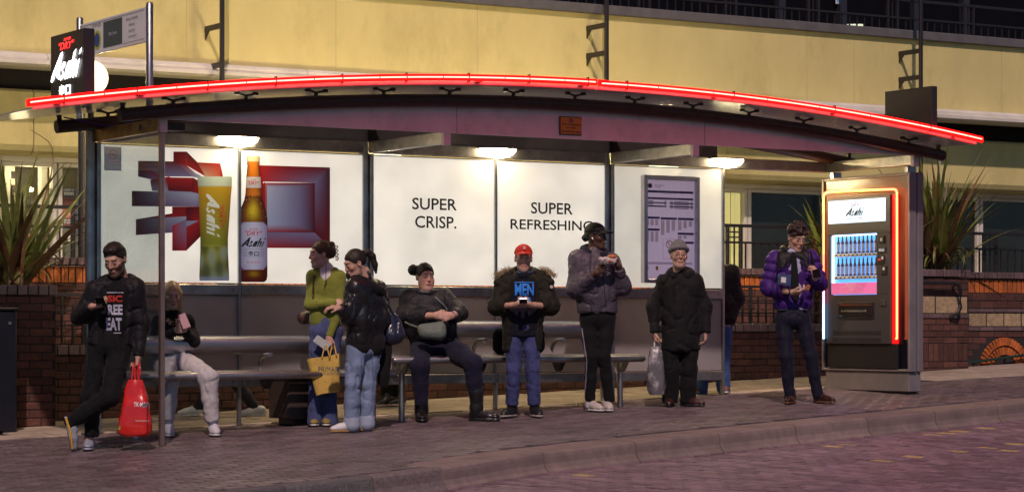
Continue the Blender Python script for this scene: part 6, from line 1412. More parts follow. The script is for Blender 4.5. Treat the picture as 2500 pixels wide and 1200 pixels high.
def cap(P, m, badge=None):
    Pz = [ell((0, .012, .045), (.086, .108, .09), .01)]
    V_, F_ = surface(Pz, .006, None, lambda Q: .045-.12*Q[..., 1]-Q[..., 2]); c = P.part('cap', P.hw(V_), F_, m)
    n = 18; vs = []
    for r_, dz in ((.0, 0), (.5, .006), (1, -.004)):
        for k in range(n+1):
            t = math.pi*(k/n); x = math.cos(t)*(.078+.0*r_); y = -.045-math.sin(t)*(.05+.075*r_)-.012; z = .058-.012*(abs(math.cos(t))**2)*1.2+dz-.012*r_; vs.append(P.hp(x*(1-.02*r_), y, z))
    mb = MB(); m1 = n+1; mb.add([tuple(q) for q in vs], [(j*m1+k, j*m1+k+1, (j+1)*m1+k+1, (j+1)*m1+k) for j in range(2) for k in range(n)], smooth=True); up = P.R[:, 2]*.006*P.hs
    mb.add([tuple(np.array(q)+up) for q in vs], [(j*m1+k, j*m1+k+1, (j+1)*m1+k+1, (j+1)*m1+k) for j in range(2) for k in range(n)], smooth=True); P.mb('peak', mb, m, c)
    if badge:
        mb = MB(); bx, bw, bh, bc = badge
        q = [P.hp(x, -.1+.0*x, .1+z) for x, z in ((-bw, -bh), (bw, -bh), (bw, bh), (-bw, bh))]; o = np.array(P.R[:, 1])*-.006
        mb.add([tuple(k_+o) for k_ in q], [(0, 1, 2, 3)], col=[bc]*4); P.mb('badge', mb, prn2, c, True)
    return c
cap(P6, cloth('red_cap', (.52, .025, .015), .7), (0, .011, .013, (.55, .5, .5)))
hd_ = P6.garment('hoodie', P6.torso(P6.p(0, 815)[2], .114, .122, .126, .06)+P6.ring(P6.p(1278, 672, -.01), .075, .075, .03), cloth('navy_hoodie', (.006, .0055, .015)), amp=.006)
mb = MB(); fl2(P6, mb, 'MEN', 1257, 692, 1303, 721, (.02, .22, .75), bold=.03); fl2(P6, mb, 'NO', 1264, 724, 1296, 744, (.02, .2, .7), bold=.03); qd2(P6, mb, 1256, 688, 1304, 690, (.02, .22, .75)); P6.drape(hd_, mb, prn2)
P6.garment('collar', P6.ring(P6.p(1278, 666, .01), .06, .062, .012), cloth('blue_collar', (.02, .22, .5)), amp=0)
m_olive = cloth('olive_parka', (.012, .011, .006), .7)
pk_ = P6.torso(P6.p(0, 850)[2], .14, .15, .155, .085, .58)+P6.sleeve('a', .092, .088, .06)+P6.sleeve('b', .092, .088, .06)
pk_.append(cone(P6.p(1279, 690, .27), P6.p(1279, 880, .27), .2, .22, .01, sub=True))
pk6 = P6.garment('parka', pk_, m_olive, amp=.01)
P6.garment('hood', P6.ring(P6.p(1278, 672, -.05), .115, .1, .05, math.radians(-20), math.radians(200), 14, (0, .05))+[cone(P6.p(1246, 668, .02), P6.p(1216, 690, .06), .045, .04, .03), cone(P6.p(1312, 668, .02), P6.p(1344, 688, .06), .045, .04, .03)], m_olive, amp=.006)
fm = mat('fur_trim', (.36, .27, .14), .9, noise=(120, .5))
for side, pts in ((-1, [(1248, 660, .0), (1232, 664, .06), (1210, 674, .1)]), (1, [(1318, 658, -.02), (1338, 664, .04), (1354, 676, .09)])):
    mb = MB(); rr = random.Random(5+side)
    for k in range(420):
        t = rr.random()*(len(pts)-1); i = int(t); c0 = lerp(P6.p(*pts[i]), P6.p(*pts[i+1]), t-i)+np.array([rr.gauss(0, .013) for _ in range(3)]); dr = nrm((side*.4+rr.gauss(0, .5), rr.gauss(-.2, .5), .7+rr.gauss(0, .4)))*rr.uniform(.02, .04); wd = nrm(np.cross(dr, (0, 1, .2)))*.0022
        mb.add([tuple(c0-wd), tuple(c0+wd), tuple(c0+dr)], [(0, 1, 2)])
    o = P6.mb('fur_trim', mb, fm); o['kind'] = 'stuff'
jn6 = P6.garment('jeans', P6.legs(.085, .068, .06, (0, 0, .06), 1., .105), cloth('blue_jeans', (.05, .06, .17), noise=(8, .4), bump=(300, .3)), amp=.009)
for (a, b) in (((1256, 1012, -.06), (1226, 1018, .16)), ((1302, 1010, -.06), (1318, 1017, .17))): P6.shoe(P6.p(*a), P6.p(*b), m_blk, mat('dirty_sole', (.3, .27, .25), .7, noise=(40, .4)), hi=.05, lace=m_blk, r=.044)
ph = P6.item('phone', 'lit phone held by the man in the red cap', 'phone', None); P6.slab(ph, 'case', P6.p(1277, 738, .31), (1, 0, 0), (0, -.9, .35), .075, .15, .009, m_phone); P6.slab(ph, 'screen', P6.p(1277, 737.2, .31), (1, 0, 0), (0, -.9, .35), .068, .14, .0095, lit('phone_screen', (.7, .8, 1), 5.), .001)
mb = MB(); mb.prism([(.016*math.cos(t), .016*math.sin(t)) for t in [k*math.pi/8 for k in range(16)]], tuple(P6.p(1346, 700, .118)), (1, 0, 0), (0, 0, 1), .004); P6.mb('sleeve_badge', mb, mat('white_badge', (.5, .42, .42), .6))
# backpack standing on the bench behind him
bp = P6.item('backpack', 'black rucksack resting on the bench behind the man in the red cap', 'bag', None); P6.own(bp, 'bag_body', [cone(P6.p(1218, 815, -.3), P6.p(1222, 846, -.3), .06, .075, .05), cone(P6.p(1318, 815, -.3), P6.p(1314, 846, -.3), .05, .065, .05), cone(P6.p(1240, 830, -.32), P6.p(1300, 830, -.32), .06, .06, .04)], c_black, .005)

# ---- woman in black cap eating
P7 = Person('woman in black cap and grey padded jacket eating from a wrapper', (1468, 1008), s_=257, J=dict(nk=(1454, 610, 0), sa=(1410, 632, .05), sb=(1492, 638, -.02), ea=(1404, 706, .1), wa=(1452, 668, .24), eb=(1520, 700, .06), wb=(1508, 650, .2), ha=(1436, 775), hb=(1482, 775), ka=(1444, 868, .05), fa=(1440, 972, .0), kb=(1474, 868, .06), fb=(1488, 974, .0)))
J = P7.J; P7.head(P7.p(1455, 577, .0), 62, -2, 1.05, (.075, .035, .022), female=True, lip=(.09, .03, .025))
P7.flesh(hand(J['wa'], (.7, -.2, .5), (.5, .5, .3), .6, .98, 1)+[cone(lerp(J['ea'], J['wa'], .75), J['wa'], .032, .025, .02)]); P7.flesh(hand(J['wb'], (-.4, -.15, .8), (-.7, .5, .0), .7, .98, -1)+[cone(lerp(J['eb'], J['wb'], .75), J['wb'], .032, .025, .02)]); P7.finish_body(); P7.hair('lowbun', m_hairblk, extra=None)
cap(P7, cloth('black_cap', (.01, .01, .012), .6), (0, .02, .007, (.35, .45, .6)))
mb = MB(); e0 = P7.hp(.088, -.004, -.012); mb.tube([e0, P7.hp(.092, -.014, -.03)], .0065, 6); P7.mb('earbud', mb, mat('white_plastic', (.65, .65, .68), .3))
gj = P7.torso(P7.p(0, 758)[2], .14, .15, .14, .085, .56)+P7.sleeve('a', .098, .096, .055, end=.86)+P7.sleeve('b', .092, .088, .055, end=.86)
m_gj = cloth('grey_nylon', (.075, .062, .085), .42, sheen=0., coat=.1)
pj7 = P7.garment('padded_jacket', gj, m_gj, amp=.01, f=13)
P7.garment('hood', P7.ring(P7.p(1452, 616, -.02), .1, .09, .045, math.radians(-50), math.radians(230), 14, (-.02, .035)), cloth('navy_fleece', (.012, .012, .026)), amp=.006)
lg7 = P7.garment('leggings', P7.legs(.086, .064, .052, (0, 0, .06), 1., .105), c_blacktrs, amp=.005)
P7.garment('sock', [cone(P7.p(1438, 966), P7.p(1438, 990), .038, .036, .02), cone(P7.p(1486, 968), P7.p(1486, 992), .038, .036, .02)], cloth('white_sock', (.55, .52, .56)), amp=.002)
m_cr = mat('dirty_white_leather', (.5, .45, .42), .5, noise=(25, .25)); m_dr = mat('dark_red_trim', (.16, .02, .03), .5)
for a, b in (((1434, 1005, -.06), (1470, 1008, .14)), ((1480, 1006, -.08), (1488, 1012, .16))): P7.shoe(P7.p(*a), P7.p(*b), m_cr, m_sole, lace=m_lace, r=.043)
fd = P7.item('wrapped_food', 'half eaten food in a crumpled paper wrapper held to the mouth', 'food', None)
P7.own(fd, 'wrapper', [ell(P7.p(1482, 640, .3), (.075, .035, .028), .01, None), cone(P7.p(1462, 634, .31), P7.p(1500, 634, .3), .02, .02, .02)], mat('crumpled_paper', (.55, .46, .46), .6, noise=(40, .4), bump=(60, .6)), .01, .006, 30)
P7.own(fd, 'filling', [ell(P7.p(1492, 629, .3), (.045, .03, .028), .01), ell(P7.p(1486, 640, .335), (.02, .012, .012), .01)], mat('crust', (.4, .14, .06), .5, noise=(40, .5)), .006, .006, 30)

# ---- old man
P8 = Person('old man in grey beanie, glasses and long black coat', (1662, 993), s_=252, J=dict(nk=(1661, 662, 0), sa=(1623, 686, 0), sb=(1698, 686, 0), ea=(1594, 748, .0), wa=(1598, 812, .06), eb=(1722, 748, .0), wb=(1722, 812, .05), ha=(1640, 830), hb=(1684, 830), ka=(1638, 900, .03), fa=(1636, 978, 0), kb=(1682, 900, .02), fb=(1680, 978, .0)))
J = P8.J; P8.head(P8.p(1657, 624, .03), 6, 3, 1.07, (.5, .3, .22), age=.5, beard=((.35, .28, .24), .3), brow=(.22, .17, .14))
P8.flesh(hand(J['wa'], (.05, 0, -1), (1, .2, 0), 1., .95, 1)); P8.flesh(hand(J['wb'], (-.02, 0, -1), (-1, .2, 0), .6, .95, 1)); P8.finish_body()
Vb, Fb = surface([ell((0, .018, .05), (.088, .11, .11), .02)]+[cone((.083*math.cos(t), .012+.103*math.sin(t), .052-.022*math.sin(t)), (.083*math.cos(t+.4), .012+.103*math.sin(t+.4), .052-.022*math.sin(t+.4)), .016, .016, .01) for t in [k*.4 for k in range(16)]], .006, folds(.003, 60, 1, (1, 1, .2)), lambda Q: .03-.2*Q[..., 1]-Q[..., 2]); bn_ = P8.part('beanie', P8.hw(Vb), Fb, cloth('grey_wool', (.16, .16, .17), .95, bump=(180, .6)))
mb = MB()
for sx in (-1, 1): mb.tube([P8.hp(sx*.033+.024*math.cos(t), -.108-.002*math.cos(t), .002+.02*math.sin(t)) for t in [k*math.pi/8 for k in range(17)]], .0026, 5); mb.tube([P8.hp(sx*.058, -.1, .006), P8.hp(sx*.08, -.0, .008)], .0025, 5)
mb.tube([P8.hp(-.01, -.111, .006), P8.hp(0, -.113, .01), P8.hp(.01, -.111, .006)], .0025, 5); P8.mb('glasses', mb, mat('thin_metal_frame', (.4, .32, .22), .3, 1.))
ct = P8.torso(P8.p(0, 848)[2], .12, .128, .14, .078, .6)+P8.sleeve('a', .08, .07, .056)+P8.sleeve('b', .08, .07, .056)+[cone(P8.p(1660, 740, .02), P8.p(1660, 848, .02), .11, .13, .05, clip=(np.array((0, 0, P8.p(0, 850)[2]-.02)), np.array((0, 0, -1.))))]
ct8 = P8.garment('coat', ct, cloth('black_coat', (.0055, .005, .006), .75), amp=.009)
P8.garment('collar', P8.ring(P8.p(1661, 668, -.02), .1, .085, .046, math.radians(-50), math.radians(230), 14, (0, .03)), c_black, amp=.006)
P8.garment('trousers', P8.legs(.088, .082, .078, None, 1., .1), c_blacktrs, amp=.007)
m_ox = mat('oxblood_leather', (.05, .016, .014), .3, noise=(20, .3), coat=.2)
P8.shoe(P8.p(1640, 992, -.1), P8.p(1630, 996, .14), m_ox, m_blk); P8.shoe(P8.p(1662, 990, -.02), P8.p(1718, 992, .12), m_ox, m_blk)
cb_ = P8.item('carrier_bag', 'patterned black and white plastic carrier bag in the old man\'s hand', 'bag', None, 'shopping bags held by people')
m_pat = mat('patterned_plastic', (.12, .11, .12), .25, dirt=(9, (.6, .58, .6), 1.), coat=.4)
bag(P8, cb_, [(845, 1592, 1608, .02), (860, 1586, 1616, .04), (900, 1582, 1620, .06), (940, 1580, 1624, .07), (962, 1586, 1618, .06)], .06, m_pat, .007, f=16)
mb = MB(); mb.tube([P8.p(1596, 850, .07), P8.p(1598, 824, .06), P8.p(1603, 822, .05), P8.p(1606, 850, .05)], .007, 6); P8.mb('handle', mb, mat('white_plastic_film', (.6, .6, .62), .4), cb_)

# ---- man in purple puffer jacket
P10 = Person('young man in purple puffer jacket, shirt and tie looking at his phone', (1956, 986), s_=251, J=dict(nk=(1936, 610, 0), sa=(1892, 628, 0), sb=(1978, 626, 0), ea=(1872, 704, .04), wa=(1926, 714, .22), eb=(2000, 692, .04), wb=(1984, 680, .22), ha=(1912, 776), hb=(1958, 776), ka=(1918, 868, .05), fa=(1928, 966, .0), kb=(1978, 866, .04), fb=(1996, 962, .0)))
J = P10.J; P10.head(P10.p(1944, 581, .05), 22, -21, 1.07, (.55, .33, .24))
P10.flesh(hand(J['wa'], (1, -.1, .0), (.0, .4, .9), .6, 1., 1)+[cone(lerp(J['ea'], J['wa'], .7), J['wa'], .03, .025, .02)]); P10.flesh(hand(J['wb'], (-.1, -.2, .5), (-.5, .2, .6), .75, 1., -1)+[cone(lerp(J['eb'], J['wb'], .8), J['wb'], .03, .025, .02)]); P10.finish_body()
P10.hair('curly', m_hairaub if False else mat('dark_auburn_curls', (.025, .01, .007), .6, noise=(90, .5)), .006, 45)
P10.garment('shirt', P10.torso(P10.p(0, 752)[2], .105, .1, .1, .055)+P10.ring(P10.p(1936, 614, .01), .062, .062, .018), cloth('pale_blue_shirt', (.42, .42, .62), .7), amp=.003)
mb = MB(); pts = [(1934, 616, .115, 5), (1935, 624, .125, 6), (1936, 660, .128, 8), (1939, 720, .12, 10), (1940, 740, .115, 1)]
mb.loft([[P10.p(x-w2, y, w), P10.p(x, y, w+.008), P10.p(x+w2, y, w), P10.p(x, y, w-.004)] for x, y, w, w2 in pts], 0, False); P10.mb('tie', mb, cloth('black_tie', (.01, .01, .012)))
pq_ = (.085, .02)
pu_ = P10.torso(P10.p(0, 748)[2], .14, .142, .135, .085, .58, quilt=pq_)+P10.sleeve('a', .1, .092, .066, (.08, .018), .02, .9)+P10.sleeve('b', .098, .09, .066, (.08, .018), .02, .9)
pu_.append(cone(P10.p(1938, 610, .25), P10.p(1942, 780, .26), .165, .17, .01, sub=True))
pf10 = P10.garment('puffer_jacket', pu_, cloth('purple_nylon', (.05, .013, .16), .55, sheen=0.), amp=.004, f=18, vox=.0095)
yk = list(pu_); yk = P10.torso(P10.p(0, 748)[2], .144, .146, .139, .089, .58, quilt=pq_)+[cone(P10.p(1938, 610, .25), P10.p(1942, 780, .26), .165, .17, .01, sub=True)]
xa_, xb_, zy = P10.p(1898, 0)[0], P10.p(1974, 0)[0], P10.p(0, 656)[2]
P10.garment('jacket_yoke', yk, cloth('black_nylon', (.008, .0075, .01), .5), amp=.004, f=18, vox=.0095, cut=lambda Q: np.maximum(np.maximum(zy-Q[..., 2], xa_-Q[..., 0]), Q[..., 0]-xb_))
P10.garment('collar', P10.ring(P10.p(1936, 608, -.02), .092, .08, .036, math.radians(-40), math.radians(220), 12, (0, .02)), cloth('black_nylon', (0, 0, 0)), amp=.003)
st10 = P10.garment('suit_trousers', P10.legs(.086, .066, .056, (0, 0, .06), 1., .102), cloth('navy_suit', (.008, .0075, .022), .7), amp=.006)
m_dbr = mat('polished_brown_leather', (.035, .014, .01), .2, noise=(20, .3), coat=.4)
P10.shoe(P10.p(1938, 980, -.08), P10.p(1916, 990, .16), m_dbr, mat('leather_sole', (.12, .05, .025), .5), lace=m_blk); P10.shoe(P10.p(1990, 978, -.06), P10.p(2034, 986, .14), m_dbr, mat('leather_sole', (0, 0, 0)), lace=m_blk)
mb = MB(); mb.tube([P10.p(1900, 616, .05), P10.p(1896, 640, .13), P10.p(1893, 680, .14), P10.p(1886, 720, .08)], .016, 6); mb.tube([P10.p(1976, 616, .05), P10.p(1982, 640, .12), P10.p(1984, 690, .12)], .016, 6); bk = P10.item('rucksack', 'black rucksack worn over the purple puffer jacket', 'bag', None); P10.mb('strap', mb, c_black, bk); P10.own(bk, 'bag_body', [cone(P10.p(1920, 640, -.22), P10.p(1920, 740, -.24), .09, .1, .04), cone(P10.p(1950, 640, -.22), P10.p(1950, 740, -.24), .09, .1, .04)], c_black, .005, .012)
mb = MB(); wr = lerp(J['ea'], J['wa'], .88); mb.tube([wr+np.array((.008*math.cos(t), -.036*math.cos(t), .036*math.sin(t))) for t in [k*math.pi/6 for k in range(13)]], .01, 6); P10.mb('watch', mb, m_blk)
ph = P10.item('phone', 'dark phone held up by the man in the purple jacket', 'phone', None); P10.slab(ph, 'case', P10.p(1984, 669, .3), (1, -.1, .25), (-.2, -.8, .5), .075, .15, .009, m_phone)
pk2 = P10.item('plastic_food_box', 'clear plastic food box tucked under the purple sleeve', 'box', None); P10.slab(pk2, 'box', P10.p(1908, 684, .22), (1, .1, -.1), (0, .2, 1), .13, .11, .06, glass_mat('clear_plastic', (.8, .8, .82), .75, .1)); P10.slab(pk2, 'label', P10.p(1906, 684, .252), (1, .1, -.1), (0, .2, 1), .05, .055, .004, mat('white_label', (.6, .58, .55), .6))
sn = P10.item('snack_bar', 'small brown snack held between the purple man\'s fingers', 'food', None); P10.slab(sn, 'bar', P10.p(1964, 703, .28), (.3, 0, 1), (1, 0, -.3), .06, .04, .025, mat('brown_crust', (.3, .11, .05), .6, noise=(60, .4)), .006)

# ---- man beyond the glass end of the shelter
P9 = Person('man in dark jacket and blue jeans half hidden behind the frosted end panel', (1742, 976), s_=236, J=dict(nk=(1742, 648, 0), sa=(1706, 664, 0), sb=(1786, 664, 0), ea=(1698, 730, 0), wa=(1716, 780, .1), eb=(1800, 728, -.02), wb=(1782, 780, .06), ha=(1726, 800), hb=(1768, 800), ka=(1716, 880, .03), fa=(1710, 956, 0), kb=(1764, 880, .03), fb=(1766, 954, 0)))
J = P9.J; P9.head(P9.p(1738, 612), -60, -10, 1.05, (.5, .3, .23)); P9.flesh(hand(J['wa'], (-.4, -.3, -.6), (.5, 1, 0), .6, 1.)); P9.flesh(hand(J['wb'], (-.5, -.3, -.6), (-.5, 1, 0), .6, 1., -1)); P9.finish_body(); P9.hair('short', m_hairbr)
P9.garment('jacket', P9.torso(P9.p(0, 788)[2], .135, .14, .14, .085)+P9.sleeve('a', .088, .082, .058)+P9.sleeve('b', .09, .086, .058), cloth('plum_black', (.009, .006, .01), .75), amp=.007)
P9.garment('jeans', P9.legs(.088, .076, .07, None, 1., .105), cloth('bright_jeans', (.05, .11, .3), noise=(8, .3), bump=(300, .3)), amp=.007)
m_tb = mat('brown_trainer', (.16, .06, .035), .6, noise=(30, .4))
P9.shoe(P9.p(1708, 974, -.1), P9.p(1694, 978, .12), m_tb, m_sole); P9.shoe(P9.p(1762, 972, -.08), P9.p(1772, 978, .14), m_tb, m_sole, lace=m_lace)
# ---- passers-by behind the shelter
P11 = Person('passer-by in dark clothes and white trainers walking behind the shelter', (560, 1028), s_=256, group='passers-by behind the shelter', J=dict(nk=(556, 690, 0), sa=(540, 708, .1), sb=(574, 708, -.1), ea=(536, 776, .1), wa=(520, 830, .12), eb=(590, 770, -.1), wb=(590, 826, -.08), ha=(552, 846, .05), hb=(566, 846, -.05), ka=(578, 930, .05), fa=(628, 1000, .05), kb=(522, 930, -.05), fb=(478, 1000, -.05)))
J = P11.J; P11.head(P11.p(550, 652), -80, -6, 1.02, SK); P11.flesh(hand(J['wa'], (-.2, 0, -1), (0, 1, 0), .6)); P11.flesh(hand(J['wb'], (.2, 0, -1), (0, 1, 0), .6)); P11.finish_body(); P11.hair('short', m_hairbr)
P11.garment('jacket', P11.torso(P11.p(0, 850)[2], .125, .13, .13, .08)+P11.sleeve('a', .075, .07, .05)+P11.sleeve('b', .075, .07, .05), c_black, amp=.007); P11.garment('trousers', P11.legs(.085, .065, .05, None, 1., .1), cloth('charcoal', (.03, .028, .032)), amp=.006)
P11.shoe(P11.p(650, 1022, .05), P11.p(590, 1032, .08), m_wht, m_sole, lace=m_lace, ank=P11.p(632, 1000, .05)); P11.shoe(P11.p(492, 1020, -.05), P11.p(432, 1030, -.02), m_wht, m_sole, lace=m_lace, ank=P11.p(482, 1000, -.05))
P12 = Person('passer-by in dark clothes and black trainers standing behind the shelter by the brick wall', (958, 982), s_=246, group='passers-by behind the shelter', J=dict(nk=(960, 650, 0), sa=(934, 668, .06), sb=(990, 668, -.06), ea=(926, 730, .06), wa=(930, 790, .1), eb=(1000, 730, -.06), wb=(996, 790, 0), ha=(945, 800, .03), hb=(980, 800, -.03), ka=(944, 880, .05), fa=(944, 960, 0), kb=(976, 880, 0), fb=(974, 962, -.03)))
J = P12.J; P12.head(P12.p(956, 612), -70, -8, 1.02, SK); P12.flesh(hand(J['wa'], (-.1, 0, -1), (0, 1, 0), .6)); P12.flesh(hand(J['wb'], (.1, 0, -1), (0, 1, 0), .6)); P12.finish_body(); P12.hair('short', m_hairbr)
P12.garment('jacket', P12.torso(P12.p(0, 800)[2], .125, .13, .13, .08)+P12.sleeve('a', .075, .07, .05)+P12.sleeve('b', .075, .07, .05), c_black, amp=.007); P12.garment('trousers', P12.legs(.085, .07, .06, None, 1., .1), c_blacktrs, amp=.006)
m_pk = mat('pale_pink_sole', (.55, .36, .32), .6)
P12.shoe(P12.p(954, 976, 0), P12.p(918, 980, .1), m_blk, m_pk, lace=m_lace); P12.shoe(P12.p(988, 980, -.03), P12.p(948, 984, .1), m_blk, m_pk, lace=m_lace)

# ---- seams, zips and pockets
m_sd = mat('dark_seam', (.003, .003, .004), .7); m_sz = mat('zip_metal', (0, 0, 0)); m_sb = mat('denim_seam', (.1, .12, .2), .8)
seams(P1, jk1, [[(246, 700), (250, 760), (254, 800), (246, 832)], [(324, 700), (326, 780), (320, 832)]], m_sz, .003, 'zip')
seams(P1, jk1, [[(210, 770), (224, 790)], [(205, 815), (240, 822)]], m_sd)
seams(P7, pj7, [[(1468, 640), (1474, 700), (1478, 758)], [(1412, 735), (1440, 732), (1452, 745)], [(1490, 735), (1512, 732)], [(1392, 756), (1440, 760), (1500, 760)]], m_sd)
seams(P8, ct8, [[(1676, 690), (1680, 770), (1676, 850)], [(1650, 688), (1654, 716)], [(1690, 690), (1695, 716)], [(1690, 785), (1714, 788)], [(1690, 788), (1690, 815)], [(1614, 790), (1640, 788)], [(1622, 740), (1640, 735)]], m_sd)
seams(P8, ct8, [[(1650, 690), (1653, 714)], [(1691, 692), (1694, 714)]], cloth('blue_zip', (.02, .03, .06)), .0025, 'pocket_zip')
seams(P5, rc5, [[(1052, 722), (1066, 760), (1074, 790)], [(1000, 738), (1030, 748), (1050, 750)], [(1010, 720), (990, 735)]], m_sd)
seams(P6, pk6, [[(1246, 700), (1248, 780), (1250, 850)], [(1310, 700), (1312, 780), (1314, 850)], [(1214, 790), (1240, 788)], [(1320, 790), (1344, 792)]], m_sd)
seams(P6, pk6, [[(1242, 770), (1244, 855)]], m_sz, .003, 'zip')
seams(P4, lj4, [[(866, 690), (858, 740), (860, 800)], [(905, 700), (906, 830)], [(878, 800), (890, 802)]], m_sd)
seams(P4, lj4, [[(872, 800), (886, 798)]], m_sz, .003, 'pocket_zip')
seams(P4, jn4, [[(842, 860), (846, 940), (842, 1028)], [(884, 870), (884, 940)], [(908, 860), (912, 940)]], m_sb)
seams(P6, jn6, [[(1276, 806), (1277, 840)], [(1240, 830), (1236, 900), (1236, 980)], [(1312, 830), (1316, 900), (1318, 975)]], m_sb)
seams(P3, jn3, [[(764, 790), (758, 870), (758, 1020)], [(796, 800), (795, 840)]], m_sb)
seams(P10, pf10, [[(1916, 650), (1914, 700), (1918, 748)], [(1962, 650), (1966, 700), (1968, 748)]], m_sz, .003, 'zip')
seams(P10, st10, [[(1914, 790), (1914, 860), (1922, 950)], [(1966, 790), (1980, 860), (1994, 945)]], m_sd)
seams(P2, jg2, [[(408, 900), (404, 920)], [(425, 884), (428, 896)]], cloth('pale_cuff', (0, 0, 0)), .004)
seams(P7, lg7, [[(1420, 800), (1426, 840), (1432, 880), (1430, 930), (1428, 965)]], cloth('grey_stripe', (.25, .22, .33)), .007, 'side_stripe')
# ------------------------------------------------------------------ spiky plants
m_leaf = mat('sword_leaf', (.15, .18, .045), .42, noise=(14, .45), vary=.5, bump=(60, .2)); m_leafb = mat('bronze_leaf', (.17, .085, .04), .5, noise=(14, .4), vary=.4); m_leafy = mat('dry_leaf', (.36, .24, .09), .6, noise=(14, .3), vary=.3)
def leaf_mesh(L, wd, bend, m, n=9):
    mb = MB(); rings = []; x = z = 0.; a = math.radians(90)
    for k in range(n+1):
        t = k/n; w_l = wd*min(1, .55+1.6*t)*(1-t**2.2)+.0015; rings.append([(x, -w_l, z+w_l*.45), (x, 0, z), (x, w_l, z+w_l*.45)])
        a -= bend*(.4+1.6*t)/n; x += math.cos(a)*L/n; z += math.sin(a)*L/n
    mb.loft(rings, 0, True, False, closed=False); me = mb.mesh('leaf'); me.materials.append(m); return me
def spiky_plant(c, n, label, seed, Lr=(.7, 1.25), lean=0., spread=1., side=0.):
    rr = random.Random(seed); t = thing('spiky_plant', label, 'plant', c, 'sword-leaved plants in the brick planters')
    pool = [leaf_mesh(rr.uniform(*Lr), rr.uniform(.026, .042), rr.uniform(.1, .8), rr.choice((m_leaf, m_leaf, m_leaf, m_leafb))) for _ in range(12)]
    low = [leaf_mesh(rr.uniform(.6, 1.0), rr.uniform(.015, .025), rr.uniform(2.0, 2.9), rr.choice((m_leaf, m_leafy, m_leafb))) for _ in range(6)]
    for k in range(n):
        d = k > n*.8; o = bpy.data.objects.new('leaf', rr.choice(low if d else pool)); C.objects.link(o); place(o, t, (c[0]+rr.gauss(0, .06), c[1]+rr.gauss(0, .05), c[2]+rr.uniform(-.03, .05)))
        az = rr.uniform(0, 2*math.pi); tl = (rr.uniform(.1, .35) if d else abs(rr.gauss(0, .5))*spread)
        o.rotation_euler = (rr.uniform(-.1, .1), tl, az); o.scale = (1, 1, rr.uniform(.75, 1.05))
    MB().lathe((c[0], c[1], c[2]-.05), [(.12, 0), (.1, .12), (.03, .2)], 10).build('root_clump', m_leafb, t)
u0, z0 = pv(28, 690, 1.6); spiky_plant((u0, 1.62, 1.2), 110, 'tall spiky sword-leaved plant in the square brick planter by the shop window', 11, (.9, 1.65), spread=1.15)
spiky_plant((u0-.5, 1.7, 1.2), 40, 'second spiky sword-leaved plant deeper in the square brick planter', 14, (.8, 1.45))
for px, sd_, n, lb in ((2290, 12, 130, 'spiky sword-leaved plant spilling over the pier beside the kiosk'), (2150, 15, 50, 'spiky sword-leaved plant hidden behind the kiosk, tips showing above it'), (2025, 13, 60, 'spiky sword-leaved plant behind the man in the purple jacket')):
    spiky_plant((pv(px, 660, 1.8)[0], 1.8, 1.5), n, lb, sd_, (1.0, 1.6) if px > 2200 else (.7, 1.05))
# bare twig curling up by the planter
tw = MB(); tw.tube([(*[pv(x, y, 1.5)[0]], 1.5, pv(x, y, 1.5)[1]) for x, y in ((96, 520), (110, 480), (124, 430), (130, 390), (128, 362), (118, 345), (100, 332), (75, 317))], [.008, .008, .007, .006, .006, .005, .004, .003], 6); tw.build('dry_stalk', m_leafb, None, label='bare brown stalk curling above the spiky plant', cat='stalk')
# ------------------------------------------------------------------ railings
def railing(label, v, u0, u1, zb_, z1, z2, pitch, posts, loc, gridn=True):
    t = thing('railing', label, 'railing', loc); 
    for z, h in ((z1, .036), (z2, .024)): MB().box((u0, v-.02, z-h), (u1, v+.02, z), bev=.004).build('rail', m_iron, t)
    for p in posts:
        for d in ((0, .19) if gridn else (0,)): MB().box((p+d-.02, v-.018, zb_), (p+d+.02, v+.018, z1-.036), bev=.003).build('post', m_iron, t)
        if gridn:
            for z in (z2+.04, z2+.1): MB().box((p+.02, v-.008, z), (p+.17, v+.008, z+.016)).build('cross_bar', m_iron, t)
            MB().box((p+.09, v-.007, zb_), (p+.105, v+.007, z1-.036)).build('bar', m_iron, t)
    x = u0+pitch/2
    while x < u1:
        if not any(p-.03 < x < p+.22 for p in posts): MB().box((x-.008, v-.008, zb_), (x+.008, v+.008, z2-.024)).build('bar', m_iron, t)
        x += pitch
    return t
railing('black iron railing standing on the terrace wall with the orange brick course', 2.52, -1.5, 11.4, 1.56, 2.07, 1.87, .115, [pv(178, 600, 2.52)[0], 2.6, 4.4, 6.2, pv(1776, 600, 2.52)[0]], (5, 2.52, 1.56))
railing('black iron railing on the garden wall above the brick arch', 1.85, 11.5, 17, zR(665), 2.02, 1.83, .115, [pv(2402, 600, 1.85)[0], 14.6], (13, 1.85, 1.5))
for lb, a, b, zb_ in (('low black grid railing on the bed wall by the phone-reading man', -.35, 2.2, .71), ('low black grid railing on the bed wall behind the purple jacket', 7.6, 9.9, .925)):
    t = thing('low_railing', lb, 'railing', ((a+b)/2, VL+.16, zb_)); v = VL+.16; zt = 1.2 if zb_ < .8 else pv(1900, 697, VL+.16)[1]
    for z, h in ((zt, .03), (zt-.16, .016), (zt-.3, .016)): MB().box((a, v-.015, z-h), (b, v+.015, z), bev=.003).build('rail', m_iron, t)
    x = a+.05; k = 0
    while x < b: MB().box((x-(.02 if k % 4 == 0 else .008), v-.012, zb_-.05), (x+(.02 if k % 4 == 0 else .008), v+.012, zt-.03 if k % 4 == 0 else zt-.1*(k % 2)-.03)).build('bar', m_iron, t); x += .11; k += 1
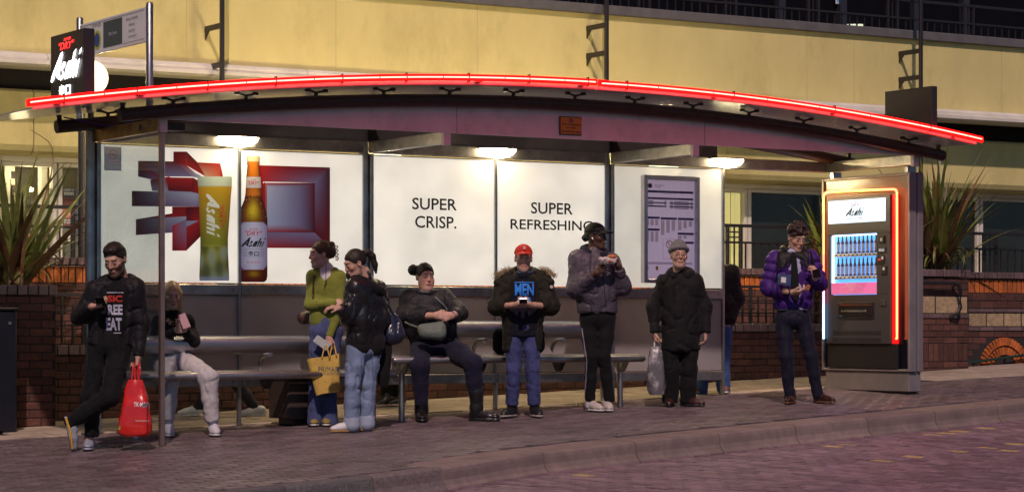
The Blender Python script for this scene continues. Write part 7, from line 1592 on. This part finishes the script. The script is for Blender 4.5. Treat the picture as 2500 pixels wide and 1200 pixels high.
hr = thing('handrail', 'black tubular handrail bent round the end of the planter pier', 'handrail', (11.2, VP-.08, .9)); zt = pv(2300, 690, VP-.09)[1]; ue = pv(2345, 700, VP-.09)[0]
MB().tube([(9.7, VP-.09, zt), (ue-.08, VP-.09, zt), (ue-.02, VP-.09, zt-.03), (ue, VP-.09, zt-.1), (ue, VP-.09, zt-.28), (ue-.03, VP-.09, zt-.34), (ue-.1, VP-.02, zt-.4)], .022, 10).build('tube', m_iron, hr)
for x in (10.3, 11.2): MB().tube([(x, VP-.09, zt), (x, VP+.0, zt-.05)], .012, 6).build('bracket', m_iron, hr)
hr = thing('handrail', 'dark green sloping handrail fixed across the brick arch', 'handrail', (12.5, VR-.06, .5)); a, za = pv(2338, 888, VR-.07); c, zc = pv(2500, 866, VR-.07)
MB().tube([(a, VR-.07, za), (c, VR-.07, zc), (c+3, VR-.07, zc+.35)], .017, 8).build('tube', mat('dark_green_paint', (.015, .04, .028), .4), hr)
for k in range(3): x = a+.3+k*.5; z = za+(zc-za)*(x-a)/(c-a); MB().tube([(x, VR-.07, z), (x, VR+.01, z-.04)], .01, 6).build('bracket', m_iron, hr)
# fire extinguisher seen through the shop window
fe = thing('fire_extinguisher', 'red fire extinguisher standing inside the shop window', 'extinguisher', (pv(72, 600, VW+.2)[0], VW+.2, 1.5))
x = pv(72, 600, VW+.2)[0]; MB().lathe((x, VW+.2, 1.5), [(.06, 0), (.065, .02), (.065, .3), (.04, .36), (.02, .38)], 14).build('cylinder', mat('extinguisher_red', (.5, .03, .015), .3), fe); MB().box((x-.05, VW+.18, 1.88), (x+.03, VW+.22, 1.92), bev=.004).build('valve', m_black, fe)
# purple cable along the roof tube
cbl = MB(); cbl.tube([(-.38, -.15, 2.69), (-.2, -.17, 2.66), (-.05, -.2, 2.63), (.02, -.5, 2.60), (.0, -.7, 2.63), (.02, -.95, 2.69)], .007, 6); cbl.build('cable', mat('blue_cable', (.06, .04, .35), .4), None, label='loose blue cable looped under the end of the roof tube', cat='cable')
